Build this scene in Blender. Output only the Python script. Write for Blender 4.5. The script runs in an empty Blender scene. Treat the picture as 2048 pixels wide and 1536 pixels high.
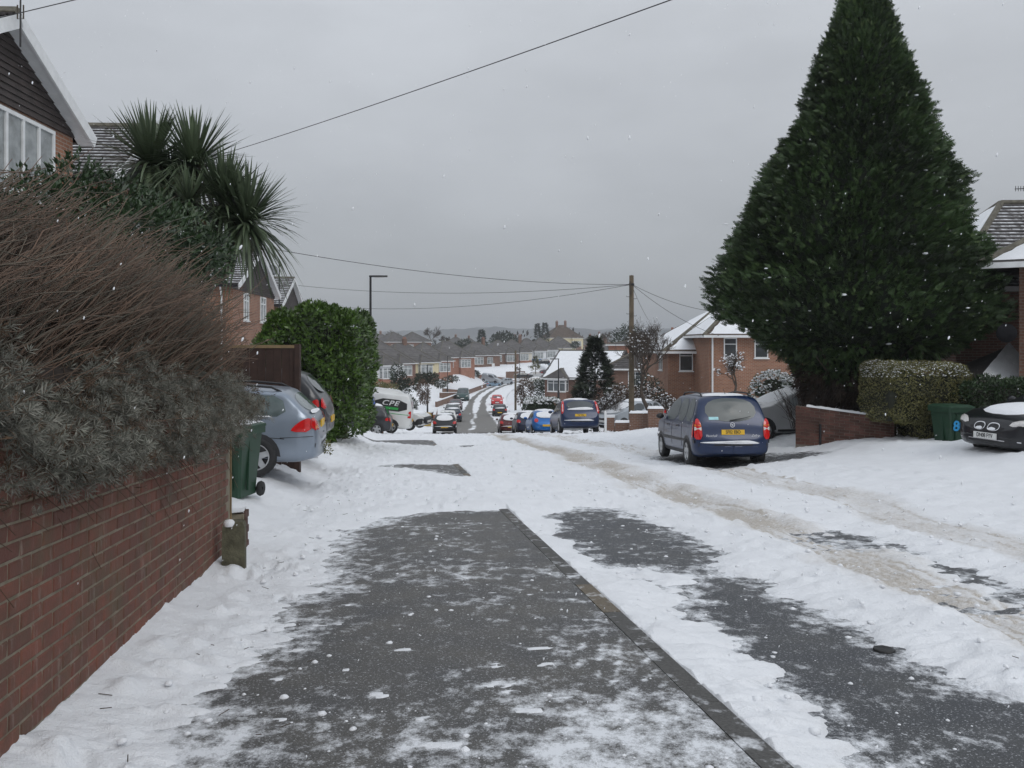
import bpy, math, random
import numpy as np
from mathutils import Vector, Matrix

# ------------------------------------------------------------------ camera, sky, sun, exposure
sc = bpy.context.scene
C = sc.collection
FPX, HY, CXP, EYE = 1700.0, 688.0, 1024.0, 1.5        # focal length / horizon row of the 2048 px wide photograph
cam = bpy.data.cameras.new('camera'); camo = bpy.data.objects.new('camera', cam); C.objects.link(camo)
camo.location = (0, 0, EYE); camo.rotation_euler = (math.radians(90), 0, 0)
cam.sensor_width = 36; cam.lens = 36 * FPX / 2048; cam.shift_y = -(768 - HY) / 2048
cam.clip_start = 0.1; cam.clip_end = 9000
sc.camera = camo
SUN_EL, SUN_AZ = math.radians(40), math.radians(145)
w = bpy.data.worlds.new('World'); sc.world = w; w.use_nodes = True
nt = w.node_tree; nt.nodes.clear()
def N(t, x, **kw):
    n = t.nodes.new(x)
    for k, v in kw.items(): setattr(n, k, v)
    return n
out = N(nt, 'ShaderNodeOutputWorld'); bg = N(nt, 'ShaderNodeBackground'); bg.inputs[1].default_value = 0.1
sky = N(nt, 'ShaderNodeTexSky', sky_type='NISHITA'); sky.sun_disc = False
sky.sun_elevation = SUN_EL; sky.sun_rotation = SUN_AZ
tc = N(nt, 'ShaderNodeTexCoord'); sep = N(nt, 'ShaderNodeSeparateXYZ'); nt.links.new(tc.outputs['Generated'], sep.inputs[0])
mx0 = N(nt, 'ShaderNodeMath', operation='MAXIMUM'); nt.links.new(sep.outputs['Z'], mx0.inputs[0]); mx0.inputs[1].default_value = 0
# overcast sky: three times as bright overhead as at the horizon (standard overcast law)
ov = N(nt, 'ShaderNodeMath', operation='MULTIPLY_ADD'); nt.links.new(mx0.outputs[0], ov.inputs[0]); ov.inputs[1].default_value = 5.1; ov.inputs[2].default_value = 3.1
mp = N(nt, 'ShaderNodeMapping'); nt.links.new(tc.outputs['Generated'], mp.inputs[0]); mp.inputs['Scale'].default_value = (1.5, 1.5, 4.0)
cn = N(nt, 'ShaderNodeTexNoise'); cn.inputs['Scale'].default_value = 2.2; cn.inputs['Detail'].default_value = 5; cn.inputs['Roughness'].default_value = .55
nt.links.new(mp.outputs[0], cn.inputs['Vector'])
cr = N(nt, 'ShaderNodeMapRange'); nt.links.new(cn.outputs['Fac'], cr.inputs[0])
cr.inputs[1].default_value = .3; cr.inputs[2].default_value = .7; cr.inputs[3].default_value = .90; cr.inputs[4].default_value = 1.08
mu = N(nt, 'ShaderNodeMath', operation='MULTIPLY'); nt.links.new(ov.outputs[0], mu.inputs[0]); nt.links.new(cr.outputs[0], mu.inputs[1])
gc = N(nt, 'ShaderNodeMix', data_type='RGBA'); nt.links.new(mx0.outputs[0], gc.inputs['Factor'])
gc.inputs['A'].default_value = (.955, .985, 1.03, 1); gc.inputs['B'].default_value = (.93, .99, 1.075, 1)
sm = N(nt, 'ShaderNodeVectorMath', operation='SCALE'); nt.links.new(gc.outputs['Result'], sm.inputs[0]); nt.links.new(mu.outputs[0], sm.inputs['Scale'])
mixs = N(nt, 'ShaderNodeMix', data_type='RGBA'); mixs.inputs['Factor'].default_value = .94
nt.links.new(sky.outputs[0], mixs.inputs['A']); nt.links.new(sm.outputs[0], mixs.inputs['B'])
nt.links.new(mixs.outputs['Result'], bg.inputs[0]); nt.links.new(bg.outputs[0], out.inputs[0])
sl = bpy.data.lights.new('sun', 'SUN'); so = bpy.data.objects.new('sun', sl); C.objects.link(so)
sl.energy = .55; sl.angle = math.radians(25); sl.color = (1, .97, .93)
so.rotation_euler = (math.pi / 2 - SUN_EL, 0, math.pi - SUN_AZ)      # shines from behind the camera's right shoulder
sc.view_settings.view_transform = 'Standard'; sc.view_settings.look = 'None'
sc.view_settings.exposure = 0.38; sc.view_settings.gamma = 1.0; sc.view_settings.use_curve_mapping = False
sc.render.engine = 'CYCLES'
sc.cycles.use_denoising = True; sc.cycles.max_bounces = 6; sc.cycles.diffuse_bounces = 3; sc.cycles.glossy_bounces = 2
sc.cycles.transparent_max_bounces = 4; sc.cycles.volume_bounces = 0; sc.cycles.caustics_reflective = False

# ------------------------------------------------------------------ helpers
R = random.Random(7)
rng = np.random.default_rng(11)
def at(px, py, d):                                      # a point seen at pixel (px, py), d metres ahead
    return ((px - CXP) / FPX * d, d, EYE + (HY - py) / FPX * d)
def xat(px, d): return (px - CXP) / FPX * d
def tag(o, label, cat, group=None, kind=None):
    if label: o['label'] = label
    if cat: o['category'] = cat
    if group: o['group'] = group
    if kind: o['kind'] = kind
    elif cat: o['kind'] = 'thing'
    return o
def empty(name, loc=(0, 0, 0), rz=0.0):
    o = bpy.data.objects.new(name, None); C.objects.link(o); o.location = loc; o.rotation_euler = (0, 0, rz)
    o.empty_display_size = .2
    return o
def link(name, me, parent=None):
    o = bpy.data.objects.new(name, me); C.objects.link(o)
    if parent is not None: o.parent = parent
    return o
def addmats(me, mats):
    for m in (mats if isinstance(mats, (list, tuple)) else [mats]): me.materials.append(m)
def boxuv(me):
    n = len(me.polygons)
    if n == 0: return
    uv = me.uv_layers.new(name='UVMap')
    nl = len(me.loops)
    co = np.empty(len(me.vertices) * 3); me.vertices.foreach_get('co', co); co = co.reshape(-1, 3)
    vi = np.empty(nl, np.int32); me.loops.foreach_get('vertex_index', vi)
    no = np.empty(n * 3); me.polygons.foreach_get('normal', no); no = np.abs(no.reshape(-1, 3))
    tot = np.empty(n, np.int32); me.polygons.foreach_get('loop_total', tot)
    ax = np.repeat(np.argmax(no * np.array([1, 1, .9]), 1), tot)
    p = co[vi]
    u = np.where(ax == 0, p[:, 1], p[:, 0]); v = np.where(ax == 2, p[:, 1], p[:, 2])
    uv.data.foreach_set('uv', np.stack([u, v], 1).ravel())
def quads_mesh(name, V, Fq, mats, smooth=False, attrs=None, midx=None):
    V = np.asarray(V, np.float32).reshape(-1, 3); Fq = np.asarray(Fq, np.int32)
    k = Fq.shape[1]
    me = bpy.data.meshes.new(name)
    me.vertices.add(len(V)); me.vertices.foreach_set('co', V.ravel())
    me.loops.add(Fq.size); me.loops.foreach_set('vertex_index', Fq.ravel())
    me.polygons.add(len(Fq)); me.polygons.foreach_set('loop_start', np.arange(len(Fq), dtype=np.int32) * k)
    me.polygons.foreach_set('loop_total', np.full(len(Fq), k, np.int32))
    if midx is not None: me.polygons.foreach_set('material_index', np.asarray(midx, np.int32))
    me.update(calc_edges=True)
    if smooth: me.polygons.foreach_set('use_smooth', np.ones(len(Fq), bool))
    for a, v in (attrs or {}).items():
        at_ = me.attributes.new(a, 'FLOAT', 'POINT'); at_.data.foreach_set('value', np.asarray(v, np.float32).ravel())
    addmats(me, mats)
    return me
def grid_faces(nu, nv, closed=False):
    i = np.arange(nu - 1)[:, None]; j = np.arange(nv if closed else nv - 1)[None, :]
    j2 = (j + 1) % nv
    a = i * nv + j; b = i * nv + j2; c = (i + 1) * nv + j2; d = (i + 1) * nv + j
    return np.stack([a, b, c, d], -1).reshape(-1, 4)

class MB:                                               # collects shapes for ONE mesh object
    def __init__(s): s.v = []; s.f = []; s.m = []
    def add(s, vs, fs, mi=0):
        o = len(s.v); s.v += [tuple(map(float, p)) for p in vs]; s.f += [[i + o for i in f] for f in fs]; s.m += [mi] * len(fs); return s
    def box(s, x0, x1, y0, y1, z0, z1, mi=0):
        return s.add([(x0,y0,z0),(x1,y0,z0),(x1,y1,z0),(x0,y1,z0),(x0,y0,z1),(x1,y0,z1),(x1,y1,z1),(x0,y1,z1)],
              [(0,3,2,1),(4,5,6,7),(0,1,5,4),(1,2,6,5),(2,3,7,6),(3,0,4,7)], mi)
    def obox(s, c, ax, ay, az, mi=0):                   # oriented box: centre and three half-axis vectors
        c, ax, ay, az = map(Vector, (c, ax, ay, az)); vs = []
        for k in (-1, 1):
            for q in ((-1,-1),(1,-1),(1,1),(-1,1)): vs.append(c + ax*q[0] + ay*q[1] + az*k)
        return s.add(vs, [(0,3,2,1),(4,5,6,7),(0,1,5,4),(1,2,6,5),(2,3,7,6),(3,0,4,7)], mi)
    def bar(s, a, b, wd, th, mi=0, up=(0, 0, 1)):       # box beam from a to b
        a, b = Vector(a), Vector(b); d = (b - a); l = d.length; d.normalize(); u = Vector(up)
        r = d.cross(u)
        if r.length < 1e-4: r = d.cross(Vector((1, 0, 0)))
        r.normalize(); u = r.cross(d)
        return s.obox((a + b) / 2, d * l / 2, r * wd / 2, u * th / 2, mi)
    def tube(s, pts, rad, n=8, mi=0, cap=True):
        pts = [Vector(p) for p in pts]; k = len(pts)
        rad = rad if isinstance(rad, (list, tuple)) else [rad] * k
        vs = []; fs = []; prev = None
        for i, p in enumerate(pts):
            t = (pts[min(i+1, k-1)] - pts[max(i-1, 0)]).normalized()
            ref = prev if prev is not None else (Vector((0,0,1)) if abs(t.z) < .9 else Vector((1,0,0)))
            r = t.cross(ref)
            if r.length < 1e-4: r = t.cross(Vector((0,1,0)))
            r.normalize(); u = r.cross(t); prev = u
            for j in range(n):
                a = 2*math.pi*j/n; vs.append(p + (r*math.cos(a) + u*math.sin(a))*rad[i])
        for i in range(k-1):
            for j in range(n):
                fs.append((i*n+j, i*n+(j+1)%n, (i+1)*n+(j+1)%n, (i+1)*n+j))
        if cap: fs += [tuple(range(n))[::-1], tuple((k-1)*n+j for j in range(n))]
        return s.add(vs, fs, mi)
    def lathe(s, prof, n=16, c=(0,0,0), mi=0, axis='z'):
        vs = []; fs = []
        for (r, z) in prof:
            for j in range(n):
                a = 2*math.pi*j/n; x, y = r*math.cos(a), r*math.sin(a)
                vs.append((c[0]+x, c[1]+y, c[2]+z) if axis == 'z' else (c[0]+x, c[1]+z, c[2]+y))
        for i in range(len(prof)-1):
            for j in range(n): fs.append((i*n+j, i*n+(j+1)%n, (i+1)*n+(j+1)%n, (i+1)*n+j))
        return s.add(vs, fs, mi)
    def prism(s, poly, y0, y1, mi=0):                   # polygon in x,z extruded along y
        n = len(poly); vs = [(x, y0, z) for x, z in poly] + [(x, y1, z) for x, z in poly]
        fs = [tuple(range(n)), tuple(range(2*n-1, n-1, -1))] + [(i, i+n, (i+1)%n+n, (i+1)%n) for i in range(n)]
        return s.add(vs, fs, mi)
    def mesh(s, name, mats, smooth=False):
        me = bpy.data.meshes.new(name); me.from_pydata(s.v, [], s.f); me.update()
        addmats(me, mats); me.polygons.foreach_set('material_index', s.m)
        if smooth: me.polygons.foreach_set('use_smooth', [True]*len(s.f))
        boxuv(me); return me
    def build(s, name, mats, parent=None, smooth=False):
        return link(name, s.mesh(name, mats, smooth), parent)

def _h(ix, iy, seed):
    h = (ix.astype(np.int64) * 374761393 + iy.astype(np.int64) * 668265263 + seed * 1442695041) & 0x7fffffff
    h = ((h ^ (h >> 13)) * 1274126177) & 0x7fffffff
    return ((h ^ (h >> 16)) & 0xffffff) / float(0xffffff)
def vn(x, y, seed=0):
    x = np.asarray(x, float); y = np.asarray(y, float)
    ix = np.floor(x); iy = np.floor(y); fx = x - ix; fy = y - iy
    fx = fx*fx*fx*(fx*(fx*6-15)+10); fy = fy*fy*fy*(fy*(fy*6-15)+10)
    a = _h(ix, iy, seed); b = _h(ix+1, iy, seed); c = _h(ix, iy+1, seed); d = _h(ix+1, iy+1, seed)
    return (a*(1-fx)+b*fx)*(1-fy) + (c*(1-fx)+d*fx)*fy
def fbm(x, y, oct=4, seed=0, gain=.5):                  # about -1..1
    s = 0; a = 1; t = 0
    for o in range(oct):
        s = s + a*(vn(np.asarray(x)*2**o + 17.3*o, np.asarray(y)*2**o - 9.1*o, seed+o)*2-1); t += a; a *= gain
    return s/t*1.5
def sst(a, b, x):
    t = np.clip((np.asarray(x, float)-a)/(b-a), 0, 1); return t*t*(3-2*t)
def pch(pts, x):                                        # smooth curve through points
    xs = np.array([p[0] for p in pts], float); ys = np.array([p[1] for p in pts], float)
    d = np.diff(ys)/np.diff(xs); m = np.concatenate([[d[0]], (d[1:]+d[:-1])/2, [d[-1]]])
    z = d[1:]*d[:-1] <= 0; m[1:-1][z] = 0
    x = np.asarray(x, float); i = np.clip(np.searchsorted(xs, x)-1, 0, len(xs)-2)
    h = xs[i+1]-xs[i]; t = (np.clip(x, xs[0], xs[-1])-xs[i])/h
    return (2*t**3-3*t**2+1)*ys[i]+(t**3-2*t**2+t)*h*m[i]+(-2*t**3+3*t**2)*ys[i+1]+(t**3-t**2)*h*m[i+1]

# ------------------------------------------------------------------ materials
def newmat(name):
    m = bpy.data.materials.new(name); m.use_nodes = True; t = m.node_tree; b = t.nodes['Principled BSDF']
    return m, t, b
def rgb(c): return (c[0], c[1], c[2], 1)
def sc3(c, k): return tuple(min(1, v*k) for v in c)
def noise(t, scale, detail=3, vec=None, rough=.55):
    n = N(t, 'ShaderNodeTexNoise'); n.inputs['Scale'].default_value = scale; n.inputs['Detail'].default_value = detail; n.inputs['Roughness'].default_value = rough
    if vec is not None: t.links.new(vec, n.inputs['Vector'])
    return n.outputs['Fac']
def mapr(t, v, a, b, c=0., d=1.):
    n = N(t, 'ShaderNodeMapRange'); t.links.new(v, n.inputs[0]); n.clamp = True
    for i, x in enumerate((a, b, c, d)): n.inputs[i+1].default_value = x
    return n.outputs[0]
def mixc(t, f, a, b, mode='MIX'):
    n = N(t, 'ShaderNodeMix', data_type='RGBA', blend_type=mode)
    for k, v in (('Factor', f), ('A', a), ('B', b)):
        if isinstance(v, (int, float)): n.inputs[k].default_value = v
        elif isinstance(v, tuple): n.inputs[k].default_value = rgb(v)
        else: t.links.new(v, n.inputs[k])
    return n.outputs['Result']
def math_(t, op, a, b=0.):
    n = N(t, 'ShaderNodeMath', operation=op)
    for i, v in enumerate((a, b)):
        if isinstance(v, (int, float)): n.inputs[i].default_value = v
        else: t.links.new(v, n.inputs[i])
    return n.outputs[0]
def bump(t, b, h, dist=.01, st=1.0):
    n = N(t, 'ShaderNodeBump'); n.inputs['Distance'].default_value = dist; n.inputs['Strength'].default_value = st
    t.links.new(h, n.inputs['Height']); t.links.new(n.outputs[0], b.inputs['Normal'])
def objv(t): return N(t, 'ShaderNodeTexCoord').outputs['Object']
def uvv(t): return N(t, 'ShaderNodeTexCoord').outputs['UV']
_mc = {}
def mat(name, col, rough=.6, metal=0., var=.25, scale=6., bmp=0., bs=60., coat=0., spec=.5, island=False):
    if name in _mc: return _mc[name]
    m, t, b = newmat(name); v = objv(t)
    f = noise(t, scale, 4, v)
    c = mixc(t, mapr(t, f, .3, .7), sc3(col, 1-var), sc3(col, 1+var))
    if island:
        g = N(t, 'ShaderNodeNewGeometry')
        c = mixc(t, g.outputs['Random Per Island'], mixc(t, 1., c, (.62, .66, .6), 'MULTIPLY'), mixc(t, 1., c, (1.35, 1.3, 1.25), 'MULTIPLY'))
    t.links.new(c, b.inputs['Base Color'])
    b.inputs['Roughness'].default_value = rough; b.inputs['Metallic'].default_value = metal
    b.inputs['Coat Weight'].default_value = coat; b.inputs['Coat Roughness'].default_value = .08
    b.inputs['Specular IOR Level'].default_value = spec
    if bmp: bump(t, b, noise(t, bs, 3, v), bmp)
    _mc[name] = m
    return m
def brickmat(name, c1, c2, mortar, dark=.0):
    m, t, b = newmat(name); uv = uvv(t)
    br = N(t, 'ShaderNodeTexBrick'); t.links.new(uv, br.inputs['Vector'])
    br.inputs['Scale'].default_value = 1; br.inputs['Brick Width'].default_value = .225; br.inputs['Row Height'].default_value = .075
    br.inputs['Mortar Size'].default_value = .009; br.inputs['Mortar Smooth'].default_value = .2; br.inputs['Bias'].default_value = -.1
    br.inputs['Color1'].default_value = rgb(c1); br.inputs['Color2'].default_value = rgb(c2); br.inputs['Mortar'].default_value = rgb(mortar)
    f = noise(t, .9, 4, uv); c = mixc(t, mapr(t, f, .3, .75), (.75, .72, .7), (1.1, 1.1, 1.1))
    t.links.new(mixc(t, 1., br.outputs['Color'], c, 'MULTIPLY'), b.inputs['Base Color'])
    b.inputs['Roughness'].default_value = .85
    bump(t, b, math_(t, 'SUBTRACT', 1., br.outputs['Fac']), .008, .7)
    return m
def snowmat(name, dirt=False, tint=(.86, .875, .90), bs=1.0):
    m, t, b = newmat(name); v = objv(t)
    c = mixc(t, mapr(t, noise(t, 2.3, 5, v), .35, .7), sc3(tint, .94), tint)
    if dirt:
        a = N(t, 'ShaderNodeAttribute', attribute_name='dirt').outputs['Fac']
        n2 = noise(t, 22, 4, v); n3 = noise(t, 90, 3, v)
        k = mapr(t, math_(t, 'ADD', math_(t, 'MULTIPLY', a, 1.3), math_(t, 'MULTIPLY', math_(t, 'SUBTRACT', n2, .5), math_(t, 'MULTIPLY', a, 2.2))), .15, 1.1)
        sl = mixc(t, mapr(t, n3, .35, .7), (.385, .345, .295), (.65, .615, .57))
        c = mixc(t, k, c, sl)
    t.links.new(c, b.inputs['Base Color'])
    b.inputs['Roughness'].default_value = .65; b.inputs['Specular IOR Level'].default_value = .25
    h = math_(t, 'ADD', math_(t, 'MULTIPLY', noise(t, 26, 5, v, .65), 1.0), math_(t, 'MULTIPLY', noise(t, 120, 3, v), .35))
    bump(t, b, h, .02*bs, .85)
    return m
def asphalt(name, base, speck=.5, kerbtint=None):
    m, t, b = newmat(name); v = objv(t)
    f = noise(t, 190, 2, v); g = noise(t, 70, 3, v); k = noise(t, 2.2, 4, v)
    c = mixc(t, mapr(t, f, .34, .66), sc3(base, .45), sc3(base, 1.6))
    c = mixc(t, mapr(t, k, .3, .7), mixc(t, 1., c, (.8, .82, .86), 'MULTIPLY'), mixc(t, 1., c, (1.15, 1.12, 1.05), 'MULTIPLY'))
    film = N(t, 'ShaderNodeAttribute', attribute_name='film').outputs['Fac']
    mp = N(t, 'ShaderNodeMapping'); t.links.new(v, mp.inputs[0]); mp.inputs['Scale'].default_value = (1, .8, 1); mp.inputs['Rotation'].default_value = (0, 0, .14)
    n1 = noise(t, 7.5, 8, mp.outputs[0], .74); n2 = noise(t, 130, 2, v)
    th = math_(t, 'ADD', film, math_(t, 'ADD', math_(t, 'MULTIPLY', math_(t, 'SUBTRACT', n1, .5), 2.9), math_(t, 'MULTIPLY', math_(t, 'SUBTRACT', n2, .5), .5)))
    c = mixc(t, mapr(t, th, .38, .92, 0, .95), c, (.80, .82, .85))
    sp = mapr(t, noise(t, 75, 2, v), .60, .70, 0, speck)
    c = mixc(t, sp, c, (.75, .77, .8))
    t.links.new(c, b.inputs['Base Color']); b.inputs['Roughness'].default_value = .62
    bump(t, b, math_(t, 'ADD', f, math_(t, 'MULTIPLY', g, .6)), .004, .8)
    return m
M_snow = snowmat('snow'); M_snowd = snowmat('road_snow', True); M_snowcap = snowmat('snow_cap', False, (.87, .885, .91), .6)
M_asph = asphalt('road_asphalt', (.058, .061, .066)); M_pave = asphalt('pavement_asphalt', (.080, .078, .075))
def kerbmat():
    m, t, b = newmat('kerb_stone'); v = N(t, 'ShaderNodeNewGeometry').outputs['Position']; rn = N(t, 'ShaderNodeObjectInfo').outputs['Random']
    c = mixc(t, mapr(t, rn, .72, .9), (.085, .083, .079), (.15, .125, .092)); c = mixc(t, mapr(t, noise(t, 60, 3, v), .3, .7), mixc(t, 1., c, (.65, .65, .65), 'MULTIPLY'), mixc(t, 1., c, (1.2, 1.2, 1.2), 'MULTIPLY'))
    c = mixc(t, mapr(t, noise(t, 5, 6, v, .7), .54, .68, 0, .85), c, (.78, .8, .83))
    t.links.new(c, b.inputs['Base Color']); b.inputs['Roughness'].default_value = .8; bump(t, b, noise(t, 90, 3, v), .003); return m
M_kerb = kerbmat()
M_brickhs = brickmat('orange_brick', (.34, .155, .085), (.26, .115, .07), (.36, .31, .26))
M_brickdk = brickmat('brown_brick', (.21, .105, .07), (.165, .085, .06), (.25, .215, .18))
M_brickfar = brickmat('weathered_brick', (.25, .125, .09), (.20, .105, .08), (.24, .2, .17))
M_brickred = brickmat('bright_brick', (.40, .15, .085), (.33, .13, .08), (.36, .30, .25))
M_white = mat('white_paint', (.74, .75, .75), .45, var=.08)
M_render = mat('white_render', (.72, .73, .74), .85, var=.06, bmp=.003)
M_cream = mat('cream_render', (.66, .58, .38), .85, var=.08, bmp=.003)
M_pale = mat('pale_cream_render', (.62, .58, .49), .85, var=.08)
M_pink = mat('pink_render', (.62, .49, .46), .85, var=.08)
M_blue = mat('blue_painted_render', (.05, .13, .28), .7, var=.15)
M_glass = mat('window_glass', (.055, .065, .07), .06, var=.5, scale=.8, spec=.8)
M_glasslt = mat('curtained_glass', (.26, .28, .28), .1, var=.5, scale=2.5, spec=.8)
M_dark = mat('black_plastic', (.018, .018, .02), .5, var=.3)
M_iron = mat('black_painted_steel', (.012, .012, .014), .45, var=.2)
M_tyre = mat('tyre_rubber', (.02, .02, .021), .8, var=.3)
M_rim = mat('alloy', (.46, .47, .48), .35, metal=.7, var=.15)
M_red = mat('red_lens', (.55, .012, .012), .15, var=.2, scale=20, coat=.5)
M_amber = mat('amber_lens', (.62, .16, .02), .15, var=.2, scale=20, coat=.5)
M_clear = mat('clear_lens', (.62, .6, .58), .12, var=.15, scale=25, coat=.6)
M_chrome = mat('chrome', (.7, .7, .72), .15, metal=1., var=.05)
M_plate_y = mat('yellow_plate', (.72, .44, .03), .45, var=.06)
M_plate_w = mat('white_plate', (.72, .72, .70), .45, var=.06)
M_ink = mat('black_lettering', (.012, .012, .012), .5, var=.1)
M_wood = mat('weathered_wood', (.11, .085, .055), .85, var=.35, scale=3, bmp=.004)
M_fence = mat('dark_stained_fence', (.042, .022, .016), .8, var=.3, scale=5, bmp=.003)
M_fencetop = mat('bare_timber', (.24, .17, .09), .8, var=.25)
M_conc = mat('mossy_concrete', (.10, .095, .062), .9, var=.45, scale=9, bmp=.01, bs=40)
M_bark = mat('bark', (.075, .06, .045), .9, var=.3, scale=8, bmp=.006)
M_twig = mat('brown_twig', (.105, .066, .045), .8, var=.35, scale=2, island=True)
M_bare = mat('grey_twig', (.075, .058, .045), .85, var=.3, scale=3)
M_grey = mat('grey_leaf', (.165, .165, .145), .75, var=.3, scale=3, island=True)
M_leafd = mat('dark_leaf', (.030, .058, .022), .42, var=.35, scale=2, island=True)
M_laurel = mat('laurel_leaf', (.058, .112, .018), .35, var=.4, scale=1.2, island=True)
M_clip = mat('variegated_leaf', (.15, .145, .055), .5, var=.35, scale=2, island=True)
M_con = mat('cypress_spray', (.034, .066, .019), .6, var=.6, scale=.8, island=True)
M_palm = mat('cordyline_leaf', (.085, .115, .068), .4, var=.3, scale=2, island=True)
M_deadl = mat('dead_leaf', (.17, .11, .06), .7, var=.3, scale=2, island=True)
M_ever = mat('far_evergreen', (.030, .042, .026), .8, var=.35, scale=.7, island=True)
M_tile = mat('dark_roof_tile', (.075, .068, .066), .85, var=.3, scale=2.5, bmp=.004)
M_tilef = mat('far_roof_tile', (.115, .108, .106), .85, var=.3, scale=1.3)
M_tileb = mat('brown_roof_tile', (.105, .078, .06), .85, var=.3, scale=1.5)
M_hang = mat('brown_hung_tile', (.045, .034, .031), .7, var=.3, scale=4, bmp=.003)
M_ridge = mat('ridge_tile', (.13, .12, .095), .9, var=.4, scale=7, bmp=.006)
M_bin = mat('green_bin_plastic', (.014, .048, .025), .5, var=.12)
M_grit = mat('yellow_grit_bin', (.42, .28, .05), .5, var=.12)
def dustmat():
    m, t, b = newmat('snow_dusted_tile'); v = objv(t)
    k = mapr(t, noise(t, 5, 5, v, .7), .38, .6)
    t.links.new(mixc(t, k, (.09, .083, .08), (.7, .72, .75)), b.inputs['Base Color']); b.inputs['Roughness'].default_value = .8
    return m
M_dust = dustmat()
# ------------------------------------------------------------------ terrain: a street running down a hill, over a brow, into a valley
DX, DY = -.1416, .98993                                 # direction of the near pavement; s along it, t across it (right)
def st2xy(s, t): return s*DX + t*DY, s*DY - t*DX
def xy2st(X, Y): return X*DX + Y*DY, X*DY - Y*DX
PROF = [(-60, 4.06), (-10, .676), (0, 0), (20, -1.352), (36, -2.434), (40, -2.72), (46, -3.32), (54, -4.2), (61, -4.95), (80, -6.2), (103, -7.1), (126, -7.4), (140, -7.6), (190, -7.7), (220, -6.9), (250, -6.0), (300, -4.6), (400, -6), (700, -14), (1200, -10), (4000, 10)]
CEN = [(-40, 10.8), (0, 5.05), (20, 2.2), (40, -.65), (61, -2.7), (82, -3.6), (103, -4.4), (126, -5.1), (140, -5.4), (165, -4.6), (190, -2.0), (208, 2.4), (222, 9), (236, 19), (262, 42), (400, 120), (4000, 1600)]
RR = [(-60, .5), (28, .5), (40, 0), (50, -1.1), (62, -1), (78, .5), (95, 2.1), (140, 2.2), (200, 1.2), (300, 2), (4000, 2)]
LL = [(-60, 1.2), (45, 1.2), (80, 2.0), (110, 2.2), (150, 2.3), (190, 2.3), (225, 2.2), (300, 2.2), (4000, 0)]
def cenx(Y): return pch(CEN, Y)
def base(X, Y):
    X = np.asarray(X, float); Y = np.asarray(Y, float)
    z = pch(PROF, Y - .143*X*(1-sst(40, 70, Y))*np.clip(1-np.maximum(np.abs(X)-25, 0)/40, 0, 1))
    u = X - cenx(Y)
    ub = -6.3 + .8*sst(18, 28, Y)
    r = np.maximum(ub - u, 0); fw = sst(45, 80, Y)
    near = .3*sst(0, 1.0, r) + .12*np.clip(r-1, 0, 8)
    far = pch(LL, Y)*sst(0, 5.0, r)
    z = z + near*(1-fw) + far*fw
    q = np.maximum(u - 1, 0)
    z = z + pch(RR, Y)*(sst(0, 6.5, q)*(1-sst(38, 60, Y)) + sst(3, 11, q)*sst(38, 60, Y))
    return z
def gz(X, Y): return float(base(X, Y))
def px2st(px, py):                                      # where a ray meets the near slope
    xr = (px - CXP)/FPX
    Y = EYE/((py - HY)/FPX - .0676*(1 - .143*xr))
    return xy2st(xr*Y, Y)
def pxpoly(pts): return np.array([px2st(*p) for p in pts])
def sdf(poly, s, t):                                    # >0 outside, <0 inside
    d = np.full(s.shape, 1e9); ins = np.zeros(s.shape, bool); n = len(poly)
    for i in range(n):
        a = poly[i]; b = poly[(i+1) % n]; e = b-a
        ws, wt = s-a[0], t-a[1]
        k = np.clip((ws*e[0]+wt*e[1])/(e@e+1e-9), 0, 1)
        d = np.minimum(d, (ws-k*e[0])**2 + (wt-k*e[1])**2)
        c = ((a[1] > t) != (b[1] > t)) & (s < (b[0]-a[0])*(t-a[1])/((b[1]-a[1]) if b[1] != a[1] else 1e-9)+a[0])
        ins ^= c
    d = np.sqrt(d); return np.where(ins, -d, d)
def linedist(pts, s, t):
    d = np.full(s.shape, 1e9); side = np.zeros(s.shape)
    for a, b in zip(pts[:-1], pts[1:]):
        e = b-a; ws, wt = s-a[0], t-a[1]; k = np.clip((ws*e[0]+wt*e[1])/(e@e), 0, 1)
        q = (ws-k*e[0])**2+(wt-k*e[1])**2; m = q < d
        d = np.where(m, q, d); side = np.where(m, np.sign(e[0]*wt-e[1]*ws), side)
    return np.sqrt(d)*side
KT = 1.62                                               # kerb line
P1 = pxpoly([(330,1640),(385,1500),(420,1405),(500,1330),(590,1262),(600,1215),(660,1160),(690,1100),(695,1068),(770,1036),(880,1024),(1012,1020)])
P1 = np.vstack([P1, [[P1[-1][0]-.12, KT+.3], [1.0, KT+.3], [1.0, -.9]]])
P2 = pxpoly([(755,932),(810,928),(900,930),(925,927),(948,955),(900,950),(830,940)]); P2 = np.vstack([P2[:3], [[P2[3][0], KT+.3], [P2[4][0], KT+.3]], P2[5:]])
P3 = pxpoly([(700,876),(790,879),(860,880),(882,879),(890,893),(850,893),(780,887),(700,882)])
R1 = pxpoly([(1092,1012),(1150,1000),(1250,1006),(1340,1035),(1405,1062),(1455,1108),(1540,1160),(1700,1225),(1890,1310),(2080,1370),(2300,1480),(2400,1700),(1840,1700),(1720,1520),(1650,1432),(1600,1350),(1560,1310),(1440,1268),(1385,1215),(1360,1180),(1265,1135),(1180,1100),(1110,1060)])
R2 = pxpoly([(1600,1042),(1680,1038),(1800,1065),(1960,1130),(2080,1165),(2080,1195),(1900,1130),(1780,1085),(1650,1062)])
R3 = np.array([(17.7,7.0),(17.9,9.3),(18.5,10.1),(19.2,10.1),(20,8.9),(22.8,8.7),(22.8,6.9)])
R4 = pxpoly([(900,886),(960,885),(985,888),(930,892)])
RSN = [pxpoly(q) for q in ([(1185,1108),(1330,1118),(1420,1130),(1420,1150),(1330,1152),(1240,1135)],)]
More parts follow.
